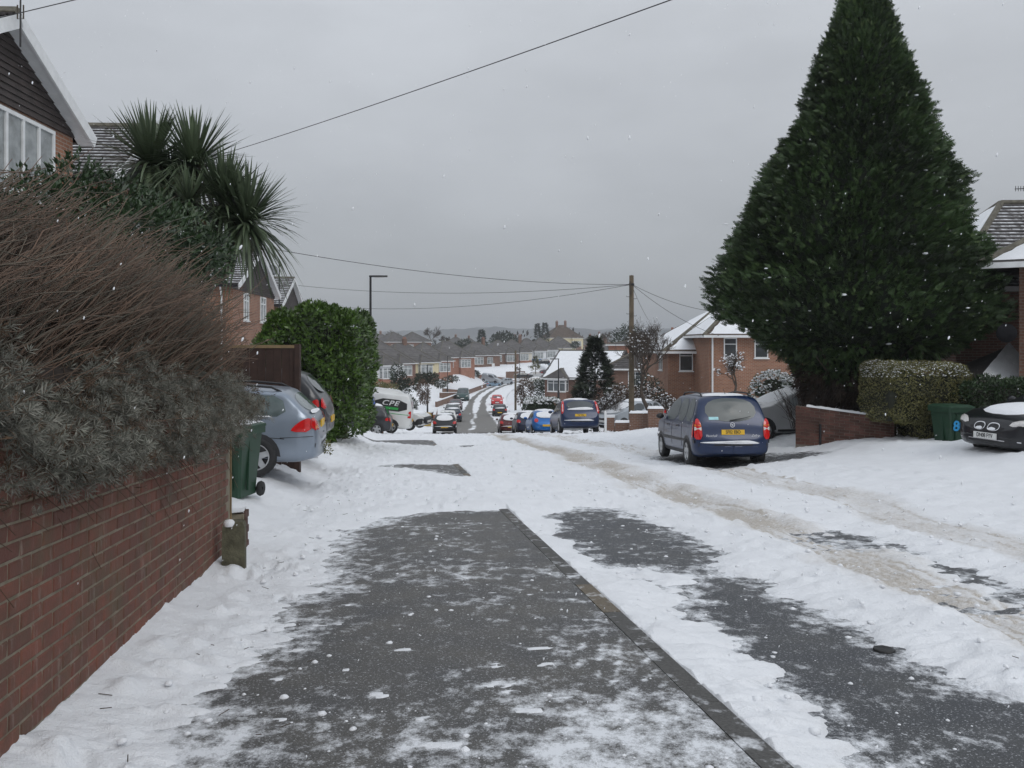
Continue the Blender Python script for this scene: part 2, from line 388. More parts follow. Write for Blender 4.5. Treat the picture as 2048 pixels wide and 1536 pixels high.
F1 = pxpoly([(1030,1600),(1080,1480),(1150,1400),(1280,1372),(1400,1400),(1520,1490),(1620,1600)])
TR1 = pxpoly([(2300,1340),(2048,1232),(1650,1082),(1300,968),(1130,905),(985,868)])
TR2 = pxpoly([(2300,1175),(2048,1098),(1600,970),(1400,925),(1250,897),(1080,868)])
BLOB = [(1095,1332,.09,.05),(1140,1382,.14,.05),(1075,1297,.13,.03),(905,1118,.12,.03),(985,1186,.07,.02),(1060,1212,.06,.03),(1130,1200,.14,.05),(1165,1205,.16,.04),(860,1125,.10,.02),(940,1122,.12,.025),
        (980,1330,.12,.06),(1000,1370,.14,.05),(1060,1420,.14,.04),(1180,1240,.08,.02),(930,1075,.06,.02),(880,1045,.07,.03),(690,1340,.08,.03),(560,1440,.07,.03),(760,1390,.10,.05),(720,1100,.12,.03),(730,1130,.14,.02),(650,1250,.14,.03),
        (800,1300,.1,.03),(1010,1240,.05,.02),(590,1300,.1,.03),(850,1440,.12,.05),(880,1490,.14,.05),(640,1460,.06,.02),(480,1470,.05,.02),(700,1210,.16,.03)]
BL = [(*px2st(a, b), rs, rt) for a, b, rt, rs in BLOB]
BL = [(s, t, rs*1.6, rt) for s, t, rs, rt in BL]
rb = np.random.default_rng(5)
for _ in range(70):
    s_ = 2.6 + 6.5*rb.random()**1.5; t_ = -1.3 + 2.8*rb.random(); BL.append((s_, t_, .012+.05*rb.random()**3, .02+.06*rb.random()**2))
def blobs(s, t):
    b = np.zeros(s.shape)
    j = .35*fbm(s*9, t*9, 3, 71)
    for (a, c, rs, rt) in BL:
        m = (np.abs(s-a) < rs*1.6) & (np.abs(t-c) < rt*1.6)
        if m.any(): b[m] = np.maximum(b[m], 1-((s[m]-a)/rs)**2-((t[m]-c)/rt)**2 + j[m])
    return np.clip(b, 0, 1)
def cover(s, t):
    """1 = lying snow, 0 = swept bare; and slush dirt, and height of the snow above its own base."""
    n1 = fbm(s*1.3, t*.9, 4, 3); n2 = fbm(s*7, t*3.2, 4, 9); n3 = fbm(s*22, t*9, 3, 14)
    rag = .14*n1 + .10*n2 + .05*n3
    dp = np.minimum(np.minimum(sdf(P1, s, t), sdf(P2, s, t)), sdf(P3, s, t))
    cp = dp + rag*np.where(dp > -.9, 1, .4)
    dr = np.minimum(np.minimum(sdf(R1, s, t), sdf(R3, s, t)), sdf(R4, s, t))
    cr = dr + rag*1.25 + .05
    for q in RSN: cr = np.maximum(cr, -sdf(q, s, t) + .9*rag - .02)
    cr = np.minimum(cr, sdf(R2, s, t)*.8 + rag*1.6 + .06)
    cc = np.where(t < KT, cp, cr)
    return cc
def srows(s0, s1, lo=.013, hi=.13):
    r = [s0]
    while r[-1] < s1: r.append(r[-1] + min(hi, max(lo, 1.15*r[-1]**2/1275)))
    return np.array(r)
S_ = srows(2.2, 46.5)
T_ = np.concatenate([np.arange(-14, -3, .5), np.arange(-3, -1.8, .06), np.arange(-1.8, KT-.02, .032), [KT-.006, KT+.004, KT+.014], np.arange(KT+.04, 4.2, .034), np.arange(4.2, 9, .05), np.arange(9, 15, .11), np.arange(15, 26.1, .5)])
s2, t2 = np.meshgrid(S_, T_, indexing='ij'); x2, y2 = st2xy(s2, t2); b2 = base(x2, y2)
cc = cover(s2, t2)
road = t2 >= KT
roadlim = sst(10.9, 10.2, t2)                    # right edge of the carriageway (no step: buried under snow)
bz = np.where(road, -.10*roadlim, 0.0)
n_a = fbm(s2*.7, t2*.7, 4, 21); n_b = fbm(s2*4.5, t2*4.5, 4, 33); n_c = fbm(s2*16, t2*16, 3, 41)
lump = np.maximum(fbm(s2*6, t2*6, 3, 55)-.25, 0)
thick = np.where(road, .075 + .035*sst(2.6, 1.7, t2), .045) + .02*n_a + .012*n_b + .006*n_c + .035*lump
thick = thick + .05*sst(-1.0, -1.55, t2)*(s2 < 9.5) + .03*sst(.35, .05, np.abs(t2+1.15))*lump
far_ = sst(5, 25, s2); thick = thick + .03*far_*lump + .012*far_*n_b
d1 = linedist(TR1, s2, t2); d2 = linedist(TR2, s2, t2)
wob1 = .22*fbm(s2*.6, t2*.3, 3, 61); wob2 = .3*fbm(s2*.5, t2*.3, 3, 67)
w1 = .30 + .1*fbm(s2*.9, 0*s2, 2, 81); w2 = .36
k1 = sst(w1+.22, w1-.12, np.abs(d1+.4*wob1)); k2 = sst(w2+.34, w2-.2, np.abs(d2+wob2))*.8
k1b = sst(.5, .1, np.abs(d1+.4*wob1-.62))*.35*sst(4, 12, s2)
tread = np.cos(d1*2*math.pi/.055)*sst(.22, .12, np.abs(d1+.05))*sst(22, 12, s2)
ridge = sst(.25, .0, np.abs(np.abs(d1+.4*wob1)-w1-.22))
thick = thick - .05*k1 - .022*k2 + .010*tread*k1 + ridge*(.014+.03*np.maximum(n_b, 0)) + .03*k2*lump + .012*k1*n_c
dirt = np.clip(.80*k1 + .60*k2 + .7*k1b + .25*ridge, 0, 1)*road*(.85+.4*fbm(s2*1.1, t2*1.1, 3, 88))
dirt = np.clip(dirt + .25*k1*sst(16, 34, s2), 0, 1)
for o_ in (-.30, -.17, -.05, .08, .22): dirt = np.maximum(dirt, road*(.85+.3*n_b)*sst(.035, .015, np.abs(d1+.4*wob1*.3+o_))*sst(26, 12, s2)); thick = thick - .012*sst(.035, .015, np.abs(d1+.12*wob1+o_))*sst(26, 12, s2)
for o_ in (-.25, .05, .3): dirt = np.maximum(dirt, road*(.6+.4*n_b)*sst(.05, .02, np.abs(d2+.3*wob2+o_)))
dirt = np.maximum(dirt, .10*road*sst(1.2, .2, np.abs(d1))*(n_b > 0))
fpr = np.random.default_rng(9)
def prints(n, s0, s1, t0, t1):                          # footprints pressed into the snow
    for _ in range(n):
        a, c = s0+(s1-s0)*fpr.random(), t0+(t1-t0)*fpr.random(); an = .5*fpr.normal(); i0, i1 = np.searchsorted(S_, (a-.35, a+.35)); j0, j1 = np.searchsorted(T_, (c-.35, c+.35))
        ds, dt = s2[i0:i1, j0:j1]-a, t2[i0:i1, j0:j1]-c; ca, sa = math.cos(an), math.sin(an)
        q = ((ds*ca+dt*sa)/.15)**2+((dt*ca-ds*sa)/.062)**2
        thick[i0:i1, j0:j1] += -.032*sst(1.15, .7, q) + .014*sst(1.0, 1.5, q)*sst(3.0, 1.6, q)
prints(26, 3.2, 9, -1.25, -.5); prints(90, 8.5, 20, -1.3, 1.4); prints(60, 9, 30, 1.7, 4.0); prints(70, 10, 24, 7.5, 13)
soft = .45*sst(-.04, .10, cc)+.55*sst(0, .5, cc)
H = bz - .028 + soft*(thick + .028)
fil = sdf(F1, s2, t2); thin = sst(.12, -.12, fil + .12*n_b)*(~road)
bb = np.where(road, 0, blobs(s2, t2)*(n_b+n_c > -.1)); H = np.maximum(H, np.where((bb > .45) & (s2 < 9), -.004 + .008*bb, -1))
spill = sst(KT-.012, KT-.10, t2)                        # a clean edge along the kerb stones
H = np.where(road | (soft < .5), H, H)
# hollows: round the car tyres and where a foot of the wall is blown clear
me = quads_mesh('snow_cover', np.stack([x2, y2, b2 + H], -1), grid_faces(len(S_), len(T_)), M_snowd, True, {'dirt': dirt})
o = link('lying_snow', me); tag(o, 'trodden and driven snow lying over the pavement, gutter and road', 'snow', kind='stuff')

def sheet(name, t0, t1, dt, dz, m, s1, lab):
    S = srows(2.2, s1, .02, .2); T = np.append(np.arange(t0, t1-.001, dt), t1)
    s, t = np.meshgrid(S, T, indexing='ij'); x, y = st2xy(s, t)
    c = cover(s, t)
    film = .46*sst(-.40, .06, c) + .15*fbm(s*2.2, t*1.6, 4, 91) + .13*fbm(s*.8, t*.8, 3, 96) + .23
    if name == 'pavement':
        film = film + .40*sst(.30, -.25, sdf(F1, s, t)+.15*fbm(s*4, t*3, 3, 23)) + .45*blobs(s, t)*(.6+.5*fbm(s*12, t*8, 3, 29)) + .10*sst(.5, -.6, t)*fbm(s*2, t*2, 3, 17)
        for (a, b) in (((1170,1272),(1160,1330)),((1205,1268),(1196,1362)),((1240,1270),(1234,1362)),((1310,1310),(1215,1370)),((1310,1340),(1262,1385)),((1345,1350),(1290,1400))):
            ln = linedist(pxpoly([a, b]), s, t); film = film + .34*sst(.024, .008, np.abs(ln))*(.7+.6*fbm(s*20, t*20, 2, 31))
    else:
        film = film + .12*fbm(s*5, t*1.4, 4, 93)
    me = quads_mesh(name, np.stack([x, y, base(x, y) + dz], -1), grid_faces(len(S), len(T)), m, False, {'film': film})
    o = link(name, me); o['kind'] = 'structure'; tag(o, lab, None); return o
pave = sheet('pavement', -1.9, KT-.13, .026, 0., M_pave, 34, 'worn grey asphalt pavement with patches of frozen snow')
roado = sheet('road', KT+.002, 10.6, .075, -.10, M_asph, 46, 'dark asphalt road swept bare in patches between snow')
ks = MB().box(0, .905, -.063, .063, -.25, .004)
kme = ks.mesh('kerb_stone', M_kerb)
for i in range(34):                                     # kerb stones, each its own piece, a hand's breadth of edge showing
    s = 2.2 + i*.915; x, y = st2xy(s, KT-.065); x2_, y2_ = st2xy(s+.915, KT-.065)
    k = link('kerb_stone', kme, pave); z0, z1 = gz(x, y), gz(x2_, y2_)
    k.location = (x, y, z0 + .0015*math.sin(i*2.1)); k.rotation_euler = (0, -math.atan2(z1-z0, .915), math.atan2(DY, DX))
# base ground: one sheet out to the horizon, snow-covered gardens and fields
gx = np.concatenate([np.arange(-2600, -300, 100), np.arange(-300, -60, 12), np.arange(-60, 70, 1.0), np.arange(70, 300, 12), np.arange(300, 2700, 100)])
gy = np.concatenate([np.arange(-60, 0, 6), np.arange(0, 270, 1.0), np.arange(270, 420, 6), np.arange(420, 4000, 60)])
X, Y = np.meshgrid(gx, gy, indexing='ij'); Z = base(X, Y)
s, t = xy2st(X, Y); nearm = (s > 3.2) & (s < 45.3) & (t > -12.8) & (t < 24.8)
u = X - cenx(Y)
Z = Z - np.where(nearm, .35, 0.) - np.where((np.abs(u) < 4.6) & (Y > 40) & (Y < 320) & ~nearm, .16, 0.) - np.where((s <= 3.2) & (s > -30) & (t > -2) & (t < 12), .02, 0)
Z = Z + .05*fbm(X*.4, Y*.4, 3, 5) * (Y < 400)
me = quads_mesh('ground', np.stack([X, Y, Z], -1), grid_faces(len(gx), len(gy))[:, ::-1], M_snow, True)
o = link('ground', me); o['kind'] = 'structure'; o['label'] = 'snow covered gardens and land falling into the valley'
# the road beyond the brow
m, tt, b = newmat('far_road'); ca = N(tt, 'ShaderNodeAttribute', attribute_name='cover').outputs['Fac']; v = objv(tt)
nn = noise(tt, .9, 6, v, .75); k = mapr(tt, math_(tt, 'ADD', ca, math_(tt, 'MULTIPLY', math_(tt, 'SUBTRACT', nn, .5), 1.5)), .3, .72)
tt.links.new(mixc(tt, k, mixc(tt, noise(tt, 9, 3, v), (.12, .115, .108), (.22, .21, .195)), (.84, .855, .88)), b.inputs['Base Color']); b.inputs['Roughness'].default_value = .7
M_far = m
ys = np.arange(44, 262, .4); us = np.linspace(-4.4, 4.4, 74)
Yg, Ug = np.meshgrid(ys, us, indexing='ij'); Xg = cenx(Yg) + Ug
dk = np.ones(Yg.shape)                                   # wheel-cleared width narrows to two ruts further off
hwd = .30 + 1.0*sst(128, 78, Yg) + .12*fbm(Yg*.22, Ug*.3, 3, 8)
cv = 1 - np.maximum(sst(hwd+.35, hwd-.15, np.abs(Ug+1.05)), sst(hwd+.35, hwd-.15, np.abs(Ug-.8)))
mid_ = sst(.42, .1, np.abs(Ug+.15+.15*np.sin(Yg*.3)))*sst(62, 72, Yg)*(.35+.5*vn(Yg*.5, Ug*2.5, 6)); cv = np.maximum(cv, mid_)
st_ = sst(.3, .7, vn(Yg*.5+.1*Ug, .5*Ug, 77)); cv = np.where((np.abs(Ug) > 1.6) & (Yg < 112), np.minimum(cv, .2+.7*st_+.25*sst(2.2, 3.3, np.abs(Ug))), cv)
cv = np.clip(cv + .10*fbm(Yg*.3, Ug*1.2, 3, 44), 0, 1)
me = quads_mesh('far_road', np.stack([Xg, Yg, base(Xg, Yg)+.03-.10*(np.abs(Ug) < 3.4)*0], -1), grid_faces(len(ys), len(us))[:, ::-1], M_far, True, {'cover': cv})
o = link('road', me); o['kind'] = 'structure'; o['label'] = 'far road in the valley with dark wheel tracks through snow'
# loose clods of snow kicked over pavement and road
ico = np.array([(0,0,1),(.89,0,.45),(.28,.85,.45),(-.72,.53,.45),(-.72,-.53,.45),(.28,-.85,.45),(.72,.53,-.45),(-.28,.85,-.45),(-.89,0,-.45),(-.28,-.85,-.45),(.72,-.53,-.45),(0,0,-1)])
icf = np.array([(0,1,2),(0,2,3),(0,3,4),(0,4,5),(0,5,1),(1,6,2),(2,7,3),(3,8,4),(4,9,5),(5,10,1),(6,7,2),(7,8,3),(8,9,4),(9,10,5),(10,6,1),(6,11,7),(7,11,8),(8,11,9),(9,11,10),(10,11,6)])
n = 1500; ss = 2.5 + 22*rb.random(n)**2; ts = -1.25 + 9.5*rb.random(n)
xx, yy = st2xy(ss, ts); cc_ = cover(ss, ts); bz_ = np.where(ts >= KT, -.10, 0.)
zz = base(xx, yy) + np.where(cc_ > .1, bz_+np.where(ts >= KT, .085, .05), bz_)
rad = np.where(cc_ > .1, .012, .006) + .022*rb.random(n)**4
Vc = ico[None]*(rad[:, None, None])*(.75+.5*rb.random((n, 12, 1)))*np.array([1, 1, .6]) + np.stack([xx, yy, zz], 1)[:, None]
me = quads_mesh('clods', Vc, (icf[None]+12*np.arange(n)[:, None, None]).reshape(-1, 3), M_snowcap, True)
tag(link('snow_clods', me), 'small loose clods of snow scattered over pavement and road', 'snow', kind='stuff')
# ------------------------------------------------------------------ buildings
def lerp(a, b, k): return tuple(a[i]*(1-k)+b[i]*k for i in range(3))
def course_plane(mb, A, B, Cc, D, n, lift=.035, mi=0, mdust=None):
    """A,B eave left/right, C,D ridge right/left: overlapping tile courses, each a real step."""
    Av, Bv, Cv, Dv = map(Vector, (A, B, Cc, D))
    nrm = (Bv-Av).cross(Dv-Av if (Dv-Av).length > .01 else Cv-Av).normalized()
    if nrm.z < 0: nrm = -nrm
    for i in range(n):
        k0, k1 = i/n, (i+1)/n
        a, b, c, d = Vector(lerp(A, D, k0)), Vector(lerp(B, Cc, k0)), Vector(lerp(B, Cc, k1)), Vector(lerp(A, D, k1))
        L = nrm*lift
        if mdust is None:
            mb.add([a+L, b+L, c+nrm*.004, d+nrm*.004, a, b], [(0,1,2,3),(4,5,1,0)], mi)
        else:
            e, f = a*.5+d*.5+nrm*lift*.55, b*.5+c*.5+nrm*lift*.55
            mb.add([a+L, b+L, f, e, c+nrm*.004, d+nrm*.004, a, b], [(0,1,2,3),(6,7,1,0)], mi)
            mb.add([e, f, c+nrm*.004, d+nrm*.004], [(0,1,2,3)], mdust)
def roof_planes(w, d, y0, eave, rise, kind, ov):
    x0, x1, ya, yb = -w/2-ov, w/2+ov, y0-ov, y0+d+ov
    ze = eave; zr = eave+rise; ym = (ya+yb)/2
    if kind == 'hip':
        W, D = x1-x0, yb-ya
        if W >= D:
            i = D/2*.98; r0, r1 = (x0+i, ym, zr), (x1-i, ym, zr)
            return [((x0,ya,ze),(x1,ya,ze),r1,r0), ((x1,yb,ze),(x0,yb,ze),r0,r1), ((x1,ya,ze),(x1,yb,ze),r1,r1), ((x0,yb,ze),(x0,ya,ze),r0,r0)], [(r0, r1), ((x0,ya,ze), r0), ((x1,ya,ze), r1), ((x0,yb,ze), r0), ((x1,yb,ze), r1)]
        i = W/2*.98; r0, r1 = (0, ya+i, zr), (0, yb-i, zr)
        return [((x1,ya,ze),(x1,yb,ze),r1,r0), ((x0,yb,ze),(x0,ya,ze),r0,r1), ((x0,ya,ze),(x1,ya,ze),r0,r0), ((x1,yb,ze),(x0,yb,ze),r1,r1)], [(r0, r1), ((x0,ya,ze), r0), ((x1,ya,ze), r0), ((x0,yb,ze), r1), ((x1,yb,ze), r1)]
    if kind == 'gy':                                    # gable on the front, ridge running back
        r0, r1 = (0, ya, zr), (0, yb, zr)
        return [((x1,ya,ze),(x1,yb,ze),r1,r0), ((x0,yb,ze),(x0,ya,ze),r0,r1)], [(r0, r1)]
    r0, r1 = (x0, ym, zr), (x1, ym, zr)
    return [((x0,ya,ze),(x1,ya,ze),r1,r0), ((x1,yb,ze),(x0,yb,ze),r0,r1)], [(r0, r1)]
def window(par, face, u, z, ww, hh, cols=2, transom=.3, w=8., d=8., y0=0., glass=None, fr=.055):
    def T(a, dep, zz):                                  # a along the wall, dep outward
        if face == 'f': return (u+a, y0-dep, zz)
        if face == 'b': return (u-a, y0+d+dep, zz)
        if face == 'l': return (-w/2-dep, u-a, zz)
        return (w/2+dep, u+a, zz)
    f = MB()
    def bx(a0, a1, z0, z1, d0, d1):
        p = [T(a, dd, zz) for zz in (z0, z1) for (a, dd) in ((a0,d0),(a1,d0),(a1,d1),(a0,d1))]
        f.add(p, [(0,1,2,3),(7,6,5,4),(0,4,5,1),(1,5,6,2),(2,6,7,3),(3,7,4,0)])
    bx(-ww/2, ww/2, z, z+fr, .0, .05); bx(-ww/2, ww/2, z+hh-fr, z+hh, .0, .05)
    for i in range(cols+1):
        a = -ww/2 + (ww-fr)*i/cols; bx(a, a+fr, z+fr, z+hh-fr, .0, .046)
    if transom: bx(-ww/2+fr, ww/2-fr, z+hh*(1-transom), z+hh*(1-transom)+fr*.8, .0, .043)
    bx(-ww/2-.05, ww/2+.05, z-.06, z-.002, 0, .11)
    o = f.build('window', M_white, par)
    g = MB(); p = [T(-ww/2+.02, .014, z+.02), T(ww/2-.02, .014, z+.02), T(ww/2-.02, .014, z+hh-.02), T(-ww/2+.02, .014, z+hh-.02)]
    g.add(p, [(0,1,2,3)]); g.build('pane', glass or M_glass, o)
    return o
def ridge_mesh(segs, r=.10, n=6):
    mb = MB()
    for a, b in segs: mb.tube([a, b], r, n)
    return mb
def snow_slab(par, plane, th=.07, lo=.03, hi=.97, ins=.03, name='roof_snow'):
    A, B, Cc, D = plane
    nrm = (Vector(B)-Vector(A)).cross(Vector(D)-Vector(A) if Vector(D) != Vector(A) else Vector(Cc)-Vector(A)).normalized()
    if nrm.z < 0: nrm = -nrm
    nu, nv = 22, 14; top = []; 
    for j in range(nv+1):
        k = lo+(hi-lo)*j/nv; a, b = Vector(lerp(A, D, k)), Vector(lerp(B, Cc, k))
        for i in range(nu+1):
            q = ins+(1-2*ins)*i/nu; edge = min(i, nu-i, j, nv-j)
            q += (R.random()-.5)*.012*(edge == 0)
            top.append(a.lerp(b, q) + nrm*(.045 + th*min(1, edge/1.6)*(.85+.3*R.random())))
    me = quads_mesh(name, [tuple(p) for p in top], grid_faces(nv+1, nu+1), M_snowcap, True)
    return link(name, me, par)
def house(label, loc, rz, w, d, eave, rise, kind='hip', lower=None, upper=None, split=1.25, wins=(), bays=(), chim=(), roofm=None, ov=.35,
          courses=12, dust=False, snow=(), group=None, cat='house', name='house', found=2.5, glass=None, gutter=True, doors=(), dormer=None, baymats=None):
    h = empty(name, loc, rz); tag(h, label, cat, group)
    lower = lower or M_brickfar; roofm = roofm or M_tilef
    top = eave-.02
    if upper is None: MB().box(-w/2, w/2, 0, d, -found, top).build('wall', lower, h)
    else:
        MB().box(-w/2, w/2, 0, d, -found, split).build('wall', lower, h)
        MB().box(-w/2-.012, w/2+.012, -.012, d+.012, split, top).build('upper_wall', upper, h)
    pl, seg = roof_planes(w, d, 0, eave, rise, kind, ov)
    rf = MB()
    for p in pl: course_plane(rf, *p, courses, .035, 0, 1 if dust else None)
    x0, x1, ya, yb = -w/2-ov, w/2+ov, -ov, d+ov
    rf.box(x0+.01, x1-.01, ya+.01, yb-.01, eave-.06, eave-.015)
    ro = rf.build('roof', [roofm, M_dust], h)
    ridge_mesh(seg).build('ridge_tiles', M_ridge, ro)
    if kind in ('gy', 'gx'):
        gb = MB()
        if kind == 'gy':
            gb.prism([(-w/2, eave-.03), (w/2, eave-.03), (0, eave-.03+rise*(w/2)/(w/2+ov))], .005, d-.005)
        else:
            gb.add([(x, y, z) for x in (-w/2+.003, w/2-.003) for y, z in ((0, eave-.03), (d, eave-.03), (d/2, eave-.03+rise*(d/2)/(d/2+ov)))], [(0,2,1),(3,4,5),(0,1,4,3),(1,2,5,4),(2,0,3,5)])
        gb.build('gable_wall', upper or lower, h)
    for i in snow: snow_slab(ro, pl[i])
    if gutter:
        g = MB()
        if kind in ('hip', 'gx'): g.box(x0, x1, ya-.08, ya+.03, eave-.12, eave+.015)
        if kind in ('hip', 'gy'):
            g.box(x0-.08, x0+.03, ya+.05, yb, eave-.12, eave+.012); g.box(x1-.03, x1+.08, ya+.05, yb, eave-.12, eave+.012)
        g.build('gutter', M_white, h)
    for (cx, cy, cw, ch) in chim:
        zc = eave+rise
        c = MB().box(cx-cw/2, cx+cw/2, cy-.25, cy+.25, eave, zc+ch).box(cx-cw/2-.05, cx+cw/2+.05, cy-.3, cy+.3, zc+ch, zc+ch+.12).build('chimney', M_brickdk, ro)
        for k in (-1, 1): MB().lathe([(.0,0),(.13,0),(.10,.35),(.12,.38),(.0,.38)], 10, (cx+k*cw/4, cy, zc+ch+.115)).build('chimney_pot', M_brickred, c) if False else None
        p = MB()
        for k in (-1, 1): p.lathe([(.13,0),(.10,.38),(.07,.38)], 10, (cx+k*cw/4, cy, zc+ch+.115))
        p.build('chimney_pots', M_brickred, c)
    for wn in wins: window(h, wn[0], wn[1], wn[2], wn[3], wn[4], wn[5] if len(wn) > 5 else 2, wn[6] if len(wn) > 6 else .3, w, d, 0., glass)
    for (face, u, zz, ww, hh, mm) in doors:
        dm = MB()
        if face == 'f': dm.box(u-ww/2, u+ww/2, -.05, .0, zz, zz+hh)
        else: dm.box(w/2, w/2+.05, u-ww/2, u+ww/2, zz, zz+hh)
        dm.build('door', mm, h)
    for bi, (bx, bw, bd, wz, wh, cols) in enumerate(bays):
        bl, bu = (baymats[bi] if baymats else (lower, upper or lower))
        MB().box(bx-bw/2, bx+bw/2, -bd, .05, -found, wz).build('bay', bl, h)
        bt = MB().box(bx-bw/2+.02, bx+bw/2-.02, -bd+.02, .05, wz, eave-.03).build('bay_upper', bu, h)
        for face in ('f', 'l', 'r'):
            wy = -bd+.02
            f = empty_bay_window(h, face, bx, bw-.04, bd-.02, wy, wz+.05, wh, cols if face == 'f' else 1, glass)
        o2 = .32; X0, X1, Y0, Y1 = bx-bw/2-o2, bx+bw/2+o2, -bd-o2, d*.3; zr = eave+rise*min(.9, (bw+2*o2)/(min(w, d)+2*ov))
        yr = Y0+(X1-X0)/2*.98
        yr = min(yr, Y1-.1)
        a0, a1 = (bx, yr, zr), (bx, Y1+1.2, zr)
        br = MB()
        for p in (((X0,Y0,eave-.005),(X1,Y0,eave-.005),a0,a0), ((X1,Y0,eave-.005),(X1,Y1,eave-.005),a1,a0), ((X0,Y1,eave-.005),(X0,Y0,eave-.005),a0,a1)): course_plane(br, *p, max(5, courses-3), .035, 0, 1 if dust else None)
        br.box(X0+.01, X1-.01, Y0+.01, .0, eave-.07, eave-.02)
        b_ = br.build('bay_roof', [roofm, M_dust], h)
        ridge_mesh([((X0,Y0,eave), a0), ((X1,Y0,eave), a0), (a0, a1)], .08).build('ridge_tiles', M_ridge, b_)
        if snow: snow_slab(b_, ((X0,Y1,eave-.005),(X0,Y0,eave-.005),a0,a1))
        MB().box(X0, X1, Y0-.07, Y0+.03, eave-.14, eave+.0).build('gutter', M_white, h)
    if dormer:
        dx, dw, dz, dh, dy = dormer
        q = MB().box(dx-dw/2, dx+dw/2, dy, dy+2.4, dz-.3, dz+dh).build('dormer', M_tile, h)
        MB().box(dx-dw/2-.15, dx+dw/2+.15, dy-.15, dy+2.4, dz+dh, dz+dh+.1).build('dormer_roof', M_tile, h)
        window(h, 'f', dx, dz+.12, dw*.5, dh-.25, 3, .3, w, d, dy, glass)
    return h
def empty_bay_window(par, face, bx, bw, bd, wy, z, hh, cols, glass):
    if face == 'f': return window(par, 'f', bx, z, bw, hh, cols, .28, bw, bd, wy, glass, .08)
    f = MB(); s = 1 if face == 'r' else -1; x = bx+s*bw/2
    y0, y1 = wy+.02, wy+bd-.03
    xa, xb = (x, x+s*.045) if s > 0 else (x+s*.045, x)
    f.box(xa, xb, y0, y1, z, z+.08); f.box(xa, xb, y0, y1, z+hh-.08, z+hh); f.box(xa, xb, y0, y0+.08, z+.08, z+hh-.08); f.box(xa, xb, y1-.08, y1, z+.08, z+hh-.08)
    f.box(xa, xb-.003*s if s > 0 else xb, y0+.08, y1-.08, z+hh*.70, z+hh*.70+.06)
    o = f.build('window', M_white, par)
    xg = x+s*.012
    MB().add([(xg,y0+.03,z+.03),(xg,y1-.03,z+.03),(xg,y1-.03,z+hh-.03),(xg,y0+.03,z+hh-.03)], [(0,1,2,3)]).build('pane', glass or M_glass, o)
    return o
def ground_z(px, d, off=0): x = xat(px, d); return gz(x, d)+off
# --- near left: brick houses whose tile-hung gables face the street.  local front = gable
def gable_house(label, apex, far_eave, dist_apex, rz, half, rise, wins, dust=True, hang=1.2, group='tile-hung gable houses stepping down the hill', dish=False, depth=9., stub=False, eaveh=5.0, courses=16):
    ax, ay, az = at(apex[0], apex[1], dist_apex)
    h = empty('house', (ax-.31, ay, az - rise - eaveh), rz); tag(h, label, 'house', group)
    w = 2*half; ov = .28; e = eaveh
    MB().box(-half, half, 0, depth, -1.5, e-.05).build('wall', M_brickhs, h)
    zap = e+rise*half/(half+ov)
    gw = MB().prism([(-half+.02, e-.06), (half-.02, e-.06), (0, zap-.06)], .01, depth-.01).build('gable_wall', M_brickhs, h)
    ht = MB(); n = int((rise+hang)/.11)                  # hung tiles: one lapped course after another
    for i in range(n):
        z0 = e-hang+(rise+hang)*i/n; z1 = z0+(rise+hang)/n+.03
        hw = half if z0 < e-.05 else half*(1-(z0-e)/(zap-e))
        hw2 = half if z1 < e-.05 else half*(1-(z1-e)/(zap-e))
        hw, hw2 = max(.0, min(half, hw)-.02), max(.0, min(half, hw2)-.02)
        if hw < .05: continue
        ht.add([(-hw,-.055,z0),(hw,-.055,z0),(hw2,-.022,z1),(-hw2,-.022,z1),(-hw,0,z0),(hw,0,z0)], [(0,1,2,3),(4,5,1,0)])
    ht.build('hanging_tiles', M_hang, h)
    pl, seg = roof_planes(w, depth, 0, e, rise, 'gy', ov)
    rf = MB()
    for p in pl: course_plane(rf, *p, courses, .04, 0, 1 if dust else None)
    ro = rf.build('roof', [M_tile, M_dust], h)
    ridge_mesh(seg, .11).build('ridge_tiles', M_ridge, ro)
    for s in (-1, 1):
        bb = MB(); a = (s*(half+ov), -ov-.03, e-.12); b = (0, -ov-.03, e+rise-.12)
        bb.bar(a, b, .045, .23, up=(0, 0, 1)); bb.build('bargeboard', M_white, h)
        sf = MB(); sf.add([(s*(half+ov-.02), -ov, e-.19), (0, -ov, e+rise-.19), (0, .0, e+rise-.19), (s*(half+ov-.02), .0, e-.19)], [(0,1,2,3)]); sf.build('soffit', M_white, h)
        MB().box(min(s*(half+ov), s*(half+ov+.1)), max(s*(half+ov), s*(half+ov+.1)), -ov+.03, depth, e-.12, e-.01).build('gutter', M_iron, h)
        MB().tube([(s*(half+ov), .5, e-.12), (s*(half+.06), .5, e-.5), (s*(half+.06), .5, 0)], .04, 8).build('downpipe', M_white, h)
    for wn in wins: window(h, 'f', *wn, w=w, d=depth, y0=0., glass=M_glasslt, fr=.07)
    return h
RZW = math.radians(90)                                   # gable fronts face the road (+X)
h1 = gable_house('brick house with brown tile-hung gable and white bargeboards above the hedge', (40, 26), None, 14.4, RZW+math.radians(2), 2.5, 1.42, [(.62, 3.42, 2.2, 1.42, 4, .0)], False, .10, courses=15)
h2 = gable_house('brick house with dusted tile roof behind the cordyline palm', (318, 254), None, 24.5, RZW+math.radians(3), 2.75, 1.95, [(-.6, 3.5, 1.4, 1.25, 2, .3), (1.6, 3.5, 1.2, 1.2, 2, .3)], True, .15)
h3 = gable_house('brick house with dark tile-hung gable and a satellite dish on a mast', (524, 500), None, 42.0, RZW+math.radians(4), 4.3, 2.0, [(-2.0, 3.45, .95, 1.3, 2, .3), (1.55, 3.45, 1.25, 1.3, 2, .3)], True, .2)
